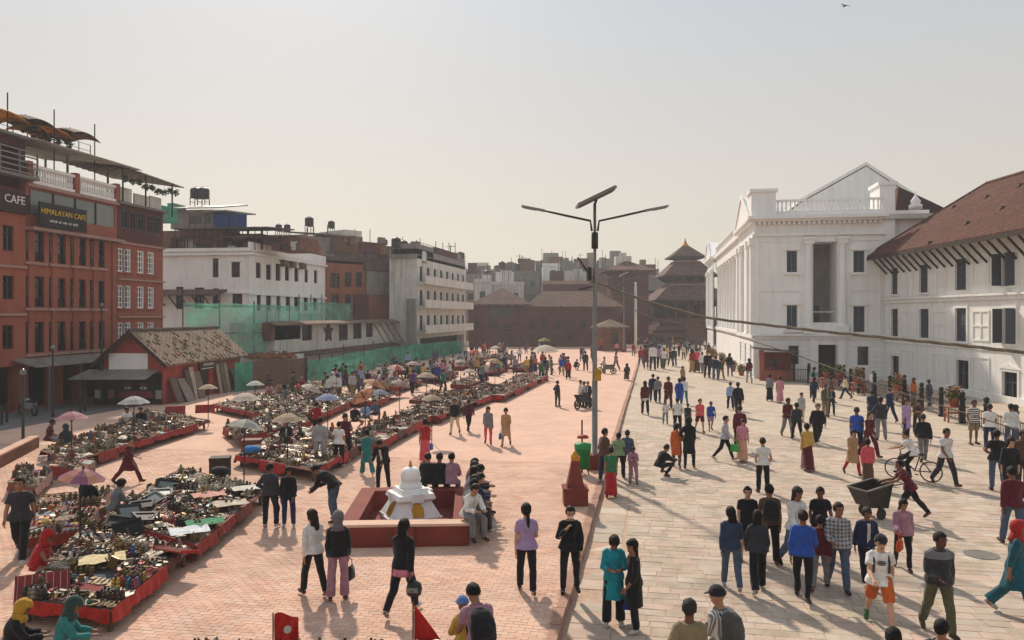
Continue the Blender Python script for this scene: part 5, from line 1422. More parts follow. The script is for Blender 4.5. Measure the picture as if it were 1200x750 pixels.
for x, y, D in ((588, 306, 172), (571, 317, 165), (547, 319, 166), (637, 302, 192), (608, 308, 174), (664, 306, 198)):
    tank('black water tank standing on a skyline house roof', at(x, D + 2, zat(y + 14, D)), 0.75, 1.6, 1.2)
for x, D, y in ((609, 173, 298), (612, 173, 300), (655, 195, 300), (680, 200, 297), (566, 165, 312), (700, 176, 305), (528, 130, 287)):
    mst = MB(); p = at(x, D, 0); mst.bar((0, 0, zat(330, D)), (0, 0, zat(y, D)), .12); mst.bar((-.8, 0, zat(y + 2, D)), (.8, 0, zat(y + 2, D)), .08)
    tag(mst.build('antenna', 'iron', loc=p), 'thin aerial mast rising from a skyline roof', 'aerial', 'aerials on the skyline')
# ================================================================== street furniture
def solar_lamp(loc, label, hz=9.6, sc=1.0, rz=0.0):
    t = empty('solar_street_lamp', loc, rz)
    MB().lathe([(.17, 0), (.17, .05), (.10, .06), (.095, 3.0), (.082, 3.02), (.07, 6.5), (.058, 6.52), (.05, hz)], 12).build('pole', 'galv', t, True)
    MB().box(-.3, .3, -.3, .3, 0, .5).build('footing', 'red_low', t)
    MB().lathe([(.115, hz - 1.55), (.115, hz - 1.2), (.115, hz - 1.0)], 12).build('arm_collar', 'iron', t, True)
    for s in (-1, 1):
        a = MB(); a.tube([(s * .1, 0, hz - .95), (s * .15, 0, hz - .6), (s * 1.0, 0, hz - .42), (s * 1.7, 0, hz - .26)], [.04, .04, .04, .035], 8); a.build('arm', 'iron', t, True)
        l = MB(); l.hexa([(s * 1.7, -.07, hz - .30), (s * 2.5, -.12, hz - .13), (s * 2.5, .12, hz - .13), (s * 1.7, .07, hz - .30)], [(s * 1.7, -.07, hz - .22), (s * 2.5, -.11, hz - .07), (s * 2.5, .11, hz - .07), (s * 1.7, .07, hz - .22)])
        h = l.build('lamp_head', 'galv', t)
        MB().hexa([(s * 2.0, -.08, hz - .255), (s * 2.44, -.1, hz - .165), (s * 2.44, .1, hz - .165), (s * 2.0, .08, hz - .255)], [(s * 2.0, -.08, hz - .23), (s * 2.44, -.1, hz - .135), (s * 2.44, .1, hz - .135), (s * 2.0, .08, hz - .23)]).build('lens', 'glass_pale', h)
    pn = MB(); u = Vector((.62, 0, .30)); v = Vector((0, .55, .02)); c = Vector((.02, 0, hz + .22)); n = u.cross(v).normalized() * .03
    pn.hexa([c - u - v - n, c + u - v - n, c + u + v - n, c - u + v - n], [c - u - v + n, c + u - v + n, c + u + v + n, c - u + v + n])
    po = pn.build('solar_panel', 'glass', t)
    MB().hexa([c - u * .98 - v * .98 - n * 1.5, c + u * .98 - v * .98 - n * 1.5, c + u * .98 + v * .98 - n * 1.5, c - u * .98 + v * .98 - n * 1.5], [c - u * .98 - v * .98 - n * 1.1, c + u * .98 - v * .98 - n * 1.1, c + u * .98 + v * .98 - n * 1.1, c - u * .98 + v * .98 - n * 1.1]).build('panel_back', 'roof_slate', po)
    fr = MB()
    for a, b in ((-1, 0), (1, 0)): fr.bar(c + u * a - v - n, c + u * a + v - n, .06)
    for b in (-1, 1): fr.bar(c - u * .97 + v * b - n, c + u * .97 + v * b - n, .06)
    for b in (-.45, .45): fr.bar(c - u * .97 + v * b - n * 2.6, c + u * .97 + v * b - n * 2.6, .05)
    fr.build('panel_frame', 'galv', po)
    MB().bar((0, 0, hz - .05), c - n * 3, .08).build('panel_bracket', 'iron', t)
    return tag(t, label, 'street lamp', 'solar street lamps')
lp = gp(697, 549, ZP); LAMP = lp
L1 = solar_lamp(lp, 'tall solar street lamp with two arms standing by the kerb, cables tied to it', 9.05, rz=YAW)
MB().box(-.02, .2, -.16, .1, 3.0, 3.4).build('yellow_plate', 'paint', L1, color='#b58a2a')
MB().box(-.26, -.14, -.3, .3, 6.4, 6.85).build('cable_box', 'tank_black', L1)
for p, q in (((-.1, 0, 6.5), (-.6, -.1, 7.2)), ((-.1, 0, 6.2), (-.55, 0, 6.1))): MB().bar(p, q, .05).build('bracket', 'iron', L1)
lp2 = at(731, 108, ZP)
solar_lamp((lp2.x, lp2.y, ZP), 'distant solar street lamp before the brick tower at the end of the kerb', zat(318, 108) - ZP - .6, rz=YAW)
wpole = empty('white_pole', tuple(at(745, 104, ZP))); MB().lathe([(.2, 0), (.16, zat(332, 104))], 10).build('shaft', 'white_old', wpole, True); MB().bar((-.9, 0, zat(336, 104)), (.9, 0, zat(334, 104)), .12).build('crossarm', 'iron', wpole)
tag(wpole, 'plain whitish utility pole beside the brick tower', 'utility pole')
# twisted cable bundle from the lamp to the right, and two thin wires
def cable(pts, r_, label, strands=3, mat_='rope'):
    fine = []
    for i in range(len(pts) - 1):
        for k in range(10): fine.append(pts[i].lerp(pts[i + 1], k / 10))
    fine.append(pts[-1]); n = len(fine)
    # smooth
    for _ in range(6): fine = [fine[0]] + [(fine[i - 1] + fine[i] * 2 + fine[i + 1]) / 4 for i in range(1, n - 1)] + [fine[-1]]
    t = empty('overhead_cable', tuple(fine[0])); o = fine[0]
    for s in range(strands):
        mb = MB(); pts2 = []
        for i, p in enumerate(fine):
            an = s * 2 * math.pi / strands + i * .55
            pts2.append(p - o + Vector((0, math.cos(an), math.sin(an))) * r_ * (.9 if strands > 1 else 0))
        mb.tube(pts2, r_ if strands > 1 else r_, 6); mb.build('strand', mat_ if s else 'rope', t, True)
    return tag(t, label, 'cable')
def hang(spec): return [at(px, D, zat(py, D)) for px, py, D in spec]
cable(hang(((694, 329, 27.2), (760, 354, 25.6), (830, 373, 23.6), (900, 381, 21.8), (960, 388, 20.4), (1040, 396, 18.8), (1120, 404, 17.4), (1200, 413, 16.2), (1330, 424, 14.5))), .024, 'thick twisted cable sagging from the tall lamp across the paving')
cable(hang(((694, 338, 27.2), (760, 372, 25), (850, 390, 23), (922, 412, 21), (1045, 457, 18), (1200, 506, 15.5), (1330, 540, 14))), .014, 'thin pale wire dropping past the palace fence', 1)
# ---- sunken chaitya court
ax = R(3) + YAW
cf = gp(474, 641, ZP)
pit = empty('shrine_court', (cf.x, cf.y, ZP), ax); tag(pit, 'low dark red walled court around the small white stupa', 'wall')
W2, DP, HW, TH = 1.45, 3.7, .52, .34
for nm, x0, x1, y0, y1 in (('front_wall', -W2, W2, 0, TH), ('rear_wall', -W2, W2, DP - TH, DP), ('side_wall', -W2, -W2 + TH, TH + .003, DP - TH - .003), ('side_wall', W2 - TH, W2, TH + .003, DP - TH - .003)):
    w_ = MB(); w_.box(x0, x1, y0, y1, -.6, HW - .06)
    wo = w_.build(nm, 'red_low', pit)
    cp = MB(); cp.box(x0 - .03, x1 + .03, y0 - .03 if 'side' not in nm else y0 + .035, y1 + .03 if 'side' not in nm else y1 - .035, HW - .058, HW); cp.build('coping', 'plaza_brick' if nm == 'front_wall' else 'red_low', wo)
MB().box(-.22, .22, -.10, -.004, 0, HW - .07).build('front_pier', 'red_low', pit)
MB().box(-W2 + TH, W2 - TH, TH, DP - TH, .012, .03).build('court_floor', 'red_low', pit)
ch = empty('stupa', tuple(at(481, 19.6, ZP + .03)), YAW + R(28)); tag(ch, 'small white stepped stupa with ochre niches inside the red court', 'stupa')
MB().frustum(0, 0, 0, .14, .62, .62, .62, .62).build('base_step', 'white_plaster', ch)
MB().frustum(0, 0, .142, .52, .60, .60, .40, .40).build('sloped_plinth', 'white_plaster', ch)
MB().frustum(0, 0, .522, .58, .44, .44, .50, .50).build('moulding', 'white_plaster', ch)
MB().frustum(0, 0, .582, .70, .50, .50, .46, .46).build('cornice', 'white_plaster', ch)
MB().frustum(0, 0, .702, .82, .36, .36, .33, .33).build('upper_step', 'white_plaster', ch)
MB().lathe([(.29, .822), (.29, .90), (.25, .92), (.25, .98), (.265, 1.0)], 20).build('ring_step', 'white_plaster', ch, True)
MB().lathe([(.24, 1.0), (.25, 1.08), (.245, 1.18), (.21, 1.27), (.13, 1.32), (.05, 1.34)], 20).build('dome', 'white_plaster', ch, True)
MB().lathe([(.05, 1.335), (.05, 1.38), (.03, 1.40), (.035, 1.43), (.012, 1.50)], 8).build('finial', 'gold', ch, True)
for k in range(4):
    an = k * math.pi / 2; g = MB(); pts = [(x, -.55, z) for x, z in ((-.14, .18), (.14, .18), (.15, .36), (.09, .46), (0, .5), (-.09, .46), (-.15, .36))]
    g.prism([(x, -.565 + (z - .15) * .5, z) for x, _, z in pts], (0, -.06, 0)); me = g.mesh('niche', 'gold'); me.transform(Matrix.Rotation(an, 4, 'Z')); put('niche', me, ch)
    s = MB(); s.box(-.2, .2, -.66, -.58, .0, .12); s.box(-.16, .16, -.54, -.48, .53, .74); me = s.mesh('niche_step', 'white_plaster'); me.transform(Matrix.Rotation(an, 4, 'Z')); put('niche_step', me, ch)
# ---- red bollard obelisk, bins
ob = empty('obelisk_bollard', tuple(gp(674, 590, ZP)), YAW); tag(ob, 'dark red tapered obelisk with yellow top on a square block by the kerb', 'bollard')
MB().frustum(0, .0, 0, .42, .33, .33, .33, .33).build('block', 'red_low', ob); MB().frustum(0, 0, .42, .48, .36, .36, .34, .34).build('block_cap', 'red_low', ob)
MB().frustum(0, 0, .48, 1.2, .24, .24, .10, .10).build('shaft', 'red_low', ob); MB().frustum(0, 0, 1.2, 1.3, .11, .11, .13, .13).build('band', 'gold', ob); MB().frustum(0, 0, 1.3, 1.46, .12, .12, .015, .015).build('tip', 'gold', ob)
bn = empty('litter_bin', tuple(gp(683, 556, ZP)), YAW); tag(bn, 'green litter bin with red hood hung on a post beside the lamp', 'litter bin')
MB().lathe([(.22, .2), (.25, .75), (.27, .76), (.27, .80)], 14).build('tub', 'paint', bn, True, color='#1f7a3c'); MB().lathe([(.27, .82), (.28, 1.0), (.26, 1.02)], 14).build('rim', 'paint', bn, True, color='#2c8a4a'); MB().lathe([(.2, 1.2), (.16, 1.28), (.02, 1.3)], 12).build('hood', 'paint', bn, True, color='#8e3026')
MB().bar((0, .29, 0), (0, .29, 1.75), .05).build('post', 'iron', bn)
for s in (-1, 1): MB().bar((s * .2, 0, 0), (s * .12, 0, .25), .04).build('leg', 'iron', bn)
# ---- fence before the palace wing
fn = empty('iron_fence', tuple(gp(1103, 487))); tag(fn, 'black iron fence with stout round posts running before the palace wing', 'fence')
fo = Vector(fn.location)
fl = [gp(948, 449), gp(984, 454), gp(997, 457.5), gp(1011, 461), gp(1025, 464.5), gp(1043, 469), gp(1060, 475), gp(1080, 481), gp(1103, 488), gp(1128, 496), gp(1156, 505), gp(1190, 517), gp(1240, 536), gp(1310, 565)]
fp_me = MB().lathe([(.16, 0), (.16, .12), (.12, .14), (.12, 1.15), (.15, 1.17), (.15, 1.27), (.11, 1.29), (.11, 1.42), (.14, 1.45), (.1, 1.55), (.02, 1.58)], 10).mesh('post', 'black_paint', True)
for p in fl: put('post', fp_me, fn, p - fo)
for p, q in zip(fl[:-1], fl[1:]):
    a, b = p - fo, q - fo; d = b - a; n = max(4, int(d.length / .16))
    r_ = MB()
    for k in range(1, n): c = a + d * (k / n); r_.bar((c.x, c.y, .08), (c.x, c.y, .92), .022)
    for z in (.14, .86): r_.bar((a.x, a.y, z), (b.x, b.y, z), .04)
    r_.build('railing_panel', 'iron', fn)
# ---- ticket kiosk
kp = gp(890, 446); kk = empty('ticket_kiosk', (kp.x, kp.y, 0), 0); tag(kk, 'red timber ticket kiosk with dark slanted roof at the palace corner', 'kiosk')
MB().box(0, .35, 0, .35, 0, 2.5).build('pillar', 'red_wall', kk); MB().box(.5, 2.7, 1.0, 1.1, 0, 2.3).build('back_panel', 'red_low', kk); MB().box(.12, 2.7, .02, .12, 0, .9).build('counter_wall', 'red_wall', kk); MB().box(2.6, 2.8, 0, .2, 0, 2.3).build('pillar', 'dark_wood', kk)
MB().hexa([(-.5, -.5, 2.62), (3.0, -.5, 2.3), (3.0, 1.5, 2.3), (-.5, 1.5, 2.62)], [(-.5, -.5, 2.75), (3.0, -.5, 2.42), (3.0, 1.5, 2.42), (-.5, 1.5, 2.75)]).build('roof', 'roof_slate', kk)
MB().box(.9, 1.6, .96, .99, 1.1, 1.8).build('window', 'glass', kk); MB().box(.4, 2.6, -.1, .2, .9, .97).build('counter', 'dark_wood', kk)
rl = empty('iron_gate_rail', tuple(gp(918, 448))); o = Vector(rl.location); a, b = gp(918, 448) - o, gp(946, 449) - o; d = b - a
r_ = MB(); [r_.bar((a.x + d.x * k / 14, a.y + d.y * k / 14, .0), (a.x + d.x * k / 14, a.y + d.y * k / 14, 1.1), .03) for k in range(15)]; r_.bar((a.x, a.y, 1.08), (b.x, b.y, 1.08), .05); r_.bar((a.x, a.y, .12), (b.x, b.y, .12), .05); r_.build('bars', 'iron', rl)
tag(rl, 'short black iron gate railing between kiosk and fence', 'railing')
# ---- flower pots along the palace foot, potted stands by the fence
def flower_pot(loc, label, h=.9, petal=True, seed=0, stand=False, group='flower pots along the palace'):
    g = empty('flower_pot', loc); rr = random.Random(seed)
    if stand:
        s = MB()
        for a in (-.35, .35):
            for b in (-.25, .25): s.bar((a, b, 0), (a, b, .75), .07)
        s.box(-.4, .4, -.3, .3, .45, .5); s.box(-.42, .42, -.32, .32, .75, .8); s.build('stand', 'red_wall', g); z0 = .8
    else: z0 = 0
    MB().lathe([(.18, z0), (.27, z0 + .34), (.3, z0 + .36), (.3, z0 + .42)], 10).build('pot', 'red_wall', g, True)
    lm = MB(); leaf_clump(lm, (0, 0, z0 + .62), .42, 130, rr, .11); lm.build('leaves', 'foliage', g, fix=False)
    if petal:
        pm = MB(); leaf_clump(pm, (0, 0, z0 + .72), .46, 90, rr, .08); pm.build('flowers', 'petal', g, fix=False)
    return tag(g, label, 'potted plant', group)
for k in range(9):
    flower_pot((7.7 + rnd.uniform(-.2, .2), 71 + k * 5.3, 0), 'marigold pot standing against the columned palace front', seed=k)
for i, (px, py) in enumerate(((1013, 462), (1060, 474), (1128, 494), (976, 455), (990, 456))):
    p = gp(px, py); flower_pot((p.x - .5, p.y - .3, 0), ('red stand with flower pot beside the fence posts near the crowd' if i < 3 else 'red stand with leafy pot before the dark palace doorway'), seed=20 + i, stand=True, petal=i < 3, group='red flower stands by the fence')
# ---- cart, bicycle, motorbike
ct = empty('push_cart', tuple(gp(1022, 606)), YAW + R(20)); ct.scale = (.72, .72, .78); tag(ct, 'dark sheet metal refuse cart tipped on two wheels, pushed across the paving', 'cart')
tub = MB(); B0 = [(-.42, -.36, .42), (.42, -.36, .34), (.42, .36, .34), (-.42, .36, .42)]; T0 = [(-.72, -.48, 1.02), (.52, -.48, 1.2), (.52, .48, 1.2), (-.72, .48, 1.02)]
tub.add(B0 + T0, [(0, 3, 2, 1), (0, 1, 5, 4), (1, 2, 6, 5), (2, 3, 7, 6), (3, 0, 4, 7)]); me = tub.mesh('tub', 'iron'); put('tub', me, ct); ct.children[0].modifiers.new('solid', 'SOLIDIFY').thickness = .03
rm = MB()
for i in range(4): rm.bar(Vector(T0[i]), Vector(T0[(i + 1) % 4]), .05)
rm.build('rim', 'galv', ct)
for s in (-1, 1):
    MB().tube([(.5, s * .4, 1.12), (1.25, s * .34, 1.12)], .025, 8).build('handle', 'galv', ct)
    wl_ = MB(); wl_.tube([(0, s * .40, .2), (0, s * .46, .2)], .2, 16); wl_.build('wheel', 'tank_black', ct); MB().bar((-.0, s * .38, .2), (.0, s * .3, .42), .05).build('wheel_fork', 'iron', ct)
MB().tube([(1.25, -.36, 1.12), (1.25, .36, 1.12)], .025, 8).build('push_bar', 'galv', ct)
def ring(mb, c, r_, tube_r, n=24, axis='x'):
    pts = [(c[0], c[1] + r_ * math.cos(2 * math.pi * k / n), c[2] + r_ * math.sin(2 * math.pi * k / n)) for k in range(n + 1)]
    return mb.tube(pts, tube_r, 6, caps=False)
bkp = gp(1070, 563)
bike = empty('bicycle', tuple(bkp), YAW + R(52)); tag(bike, 'black bicycle being ridden across the paving by a person in white', 'bicycle')
for y in (-.52, .52):
    wh = ring(MB(), (0, y, .34), .32, .022).build('wheel', 'tank_black', bike, True)
    sp = MB(); [sp.bar((0, y, .34), (0, y + .3 * math.cos(k * math.pi / 6), .34 + .3 * math.sin(k * math.pi / 6)), .006) for k in range(12)]; sp.build('spokes', 'galv', wh)
fr = MB()
for p, q in (((0, -.52, .34), (0, -.05, .32)), ((0, -.05, .32), (0, -.2, .82)), ((0, -.2, .78), (0, .38, .82)), ((0, -.05, .32), (0, .4, .72)), ((0, .36, .92), (0, .52, .34)), ((0, -.52, .34), (0, -.18, .74))): fr.tube([p, q], .018, 6)
fr.build('frame', 'black_paint', bike); MB().box(-.07, .07, -.34, -.08, .84, .9).build('saddle', 'black_paint', bike); MB().tube([(-.3, .3, 1.0), (-.12, .38, .96), (.12, .38, .96), (.3, .3, 1.0)], .015, 6).build('handlebar', 'black_paint', bike)
for s in (-1, 1): MB().box(s * .08, s * .17, -.06 + s * .12, .04 + s * .12, .32 + s * .1, .34 + s * .1).build('pedal', 'black_paint', bike)
def motorbike(loc, rz, c, label):
    g = empty('motorbike', loc, rz)
    for y in (-.6, .62):
        w_ = ring(MB(), (0, y, .29), .25, .05, 18).build('wheel', 'tank_black', g, True); MB().tube([(-.03, y, .29), (.03, y, .29)], .15, 10).build('hub', 'galv', w_)
    MB().hexa([(-.12, -.5, .4), (.12, -.5, .4), (.12, .3, .38), (-.12, .3, .38)], [(-.14, -.65, .72), (.14, -.65, .72), (.1, .3, .74), (-.1, .3, .74)]).build('body', 'paint', g, color=c)
    MB().hexa([(-.13, -.75, .73), (.13, -.75, .73), (.13, .0, .73), (-.13, .0, .73)], [(-.12, -.75, .84), (.12, -.75, .84), (.1, .0, .80), (-.1, .0, .80)]).build('seat', 'black_paint', g)
    MB().hexa([(-.12, .02, .74), (.12, .02, .74), (.1, .36, .74), (-.1, .36, .74)], [(-.1, .05, .9), (.1, .05, .9), (.08, .32, .88), (-.08, .32, .88)]).build('tank', 'paint', g, color=c)
    MB().tube([(0, .4, .9), (0, .62, .3)], .035, 6).build('fork', 'galv', g); MB().tube([(-.33, .3, 1.02), (0, .4, .98), (.33, .3, 1.02)], .018, 6).build('handlebar', 'black_paint', g); MB().sphere((0, .5, .86), .1).build('headlight', 'glass_pale', g, True)
    return tag(g, label, 'motorbike', 'parked motorbikes')
p = gp(33, 487, ZP - .05); motorbike(tuple(p), YAW + R(60), '#8f9296', 'silver motorbike parked before the terracotta cafe building')
p = gp(684, 479, ZP); motorbike(tuple(p), YAW + R(-40), '#3a3d44', 'dark motorbike standing on the bricks with riders gathered round it')
p = gp(711, 438, ZP); motorbike(tuple(p), YAW + R(70), '#6e6a66', 'grey motorbike parked near the far end of the kerb')
mh = empty('manhole_cover', tuple(gp(1150, 650, .002))); tag(mh, 'round iron manhole cover set in the stone paving', 'manhole cover')
MB().lathe([(.36, -.02), (.36, .006), (.33, .006), (.33, .003)], 28).build('rim', 'concrete', mh); MB().lathe([(.325, -.02), (.325, .007), (.02, .009)], 28).build('lid', 'concrete', mh)
# ---- left edge: brick planter wall, thin posts, railing
pw = empty('planter_wall', tuple(gp(0, 552, ZP))); o = Vector(pw.location); a, b = gp(-40, 570, ZP) - o, gp(46, 524, ZP) - o; tag(pw, 'long low brick planter wall at the street edge left of the stalls', 'wall')
n = (b - a).normalized().cross(Vector((0, 0, 1))) * .3
MB().hexa([a, b, b - n, a - n], [a + Vector((0, 0, .4)), b + Vector((0, 0, .4)), b - n + Vector((0, 0, .4)), a - n + Vector((0, 0, .4))]).build('wall', 'brick_brown', pw)
n2 = n * 1.1; z = Vector((0, 0, .402)); MB().hexa([a + n * .05 + z, b + n * .05 + z, b - n2 + z, a - n2 + z], [a + n * .05 + z * 1.15, b + n * .05 + z * 1.15, b - n2 + z * 1.15, a - n2 + z * 1.15]).build('coping', 'plaza_brick', pw)
for px, py, top, lab in ((27, 524, 440, 'thin dark post with small lantern standing by the planter wall'), (62, 488, 410, 'slim street pole before the terracotta cafe building'), (119, 474, 360, 'grey street lamp pole between the cafe building and the red house')):
    p = gp(px, py, ZP); D = p.x * FWD.x + p.y * FWD.y; g = empty('lamp_pole', tuple(p)); hz = zat(top, D) - ZP
    MB().lathe([(.09, 0), (.06, .2), (.045, hz)], 8).build('pole', 'iron', g, True); MB().lathe([(.05, hz), (.13, hz + .08), (.1, hz + .2), (.02, hz + .26)], 8).build('lantern', 'glass_pale', g, True); tag(g, lab, 'pole')
for px, py in ((2, 498), (100, 482), (94, 484), (8, 495)):
    p = gp(px, py, ZP); g = MB().lathe([(.06, 0), (.06, .85), (.08, .87), (.02, .95)], 8).build('bollard', 'iron', loc=tuple(p)); tag(g, 'short iron bollard at the street edge before the cafes', 'bollard', 'iron street bollards')
# ---- flags and bird
for px, py, c, lab in ((484, 706, '#c22a20', 'red triangular pennant on a stick rising from the foreground'), (320, 718, '#c0281f', 'red cloth flag with pale emblem tied to a low stick')):
    D = 11.6; g = empty('flag', tuple(at(px, D, zat(py, D) - 1.3)), YAW + (0 if px > 400 else .4))
    MB().tube([(0, 0, -.8), (0, 0, 1.3)], .012, 6).build('stick', 'old_wood', g)
    f = MB()
    if px > 400:
        n = 8
        for i in range(n):
            t0, t1 = i / n, (i + 1) / n
            P = lambda s, t: (.02 + s * t * .62, .05 * math.sin(s * 6 + t * 5) * t, 1.28 - t * .75 - s * t * .1)
            f.add([P(0, t0), P(.5, t0), P(.5, t1), P(0, t1)], [(0, 1, 2, 3)]); f.add([P(.5, t0), P(1, t0), P(1, t1), P(.5, t1)], [(0, 1, 2, 3)])
    else:
        for i in range(6):
            for j in range(6):
                P = lambda s, t: (.02 + s * .36, .06 * math.sin(s * 7 + t * 4), 1.28 - t * .5 - .12 * s * s)
                f.add([P(i / 6, j / 6), P((i + 1) / 6, j / 6), P((i + 1) / 6, (j + 1) / 6), P(i / 6, (j + 1) / 6)], [(0, 1, 2, 3)])
        e = MB(); e.prism([(.2 + .06 * math.cos(k * math.pi / 4), -.10, 1.05 + .06 * math.sin(k * math.pi / 4)) for k in range(8)], (0, .01, 0)); e.build('emblem', 'white_old', g)
    f.build('cloth', 'cloth', g, True, color=c, fix=False); tag(g, lab, 'flag')
br = empty('bird', tuple(at(990, 60, zat(7, 60))), 0.6); MB().tube([(0, -.22, 0), (0, -.05, .0), (0, .12, .01), (0, .22, 0)], [.01, .07, .06, .01], 8).build('body', 'tank_black', br, True)
for s in (-1, 1): MB().add([(0, -.06, .03), (0, .1, .03), (s * .3, .06, .10), (s * .55, -.06, .04), (s * .3, -.06, .09)], [(0, 1, 2, 4), (2, 3, 4)]).build('wing', 'tank_black', br, fix=False)
tag(br, 'dark bird gliding high over the palace', 'bird')

# ================================================================== stalls
def tmpl(mb): return np.array(mb.v, dtype=float), mb.f
_T = []
_T.append(tmpl(MB().lathe([(.03, 0), (.06, .02), (.07, .05), (.06, .05), (.045, .02)], 8)))            # bowl
_T.append(tmpl(MB().lathe([(.04, 0), (.045, .03), (.025, .06), (.04, .10), (.025, .13), (.028, .16), (.01, .19)], 6)))   # statuette
_T.append(tmpl(MB().box(-.06, .06, -.04, .04, 0, .03)))
_T.append(tmpl(MB().lathe([(.075, 0), (.075, .012), (.05, .016)], 8)))
_T.append(tmpl(MB().lathe([(.03, 0), (.04, .04), (.03, .08), (.012, .10), (.015, .14)], 6)))
_T.append(tmpl(MB().sphere((0, 0, .03), .035, n=6, m=4)))
_T.append(tmpl(MB().box(-.05, .05, -.012, .012, 0, .14)))
def scatter(items, rn):
    """items: (x, y, z, size, kind, material index, tall, tilt)"""
    V, Fc, mi, o = [], [], [], 0
    for x0, y0, z0, s, k, m_, tall, tilt in items:
        tv, tf = _T[k]; an = rn.uniform(0, 6.28); c, sn = math.cos(an), math.sin(an); tx, ty = rn.gauss(0, tilt), rn.gauss(0, tilt)
        v = tv * s; x = v[:, 0] * c - v[:, 1] * sn; y = v[:, 0] * sn + v[:, 1] * c; z = v[:, 2] * tall
        V.append(np.stack([x + z * tx + x0, y + z * ty + y0, z - x * tx * .5 - y * ty * .5 + z0], 1))
        Fc.extend(tuple(o + i for i in f) for f in tf); mi.extend([m_] * len(tf)); o += len(tv)
    me = bpy.data.meshes.new('wares'); me.from_pydata(np.concatenate(V).tolist(), [], Fc)
    for w_ in WM: me.materials.append(M[w_])
    me.polygons.foreach_set('material_index', mi); return me
WM = ['wares_dark', 'wares_mixed', 'wares_pale', 'wares_brass', 'wares_beads', 'wares_bone']
PREF = {'wares_dark': (0, 0, 0, 3, 1, 4, 5, 3), 'wares_mixed': (1, 0, 3, 4, 2, 5, 3, 1), 'wares_pale': (2, 5, 1, 3, 2, 4, 5, 0)}
REDS = ('#8e2a20', '#7d2b24', '#6a2622', '#86352a', '#5f3a2e', '#73342a')
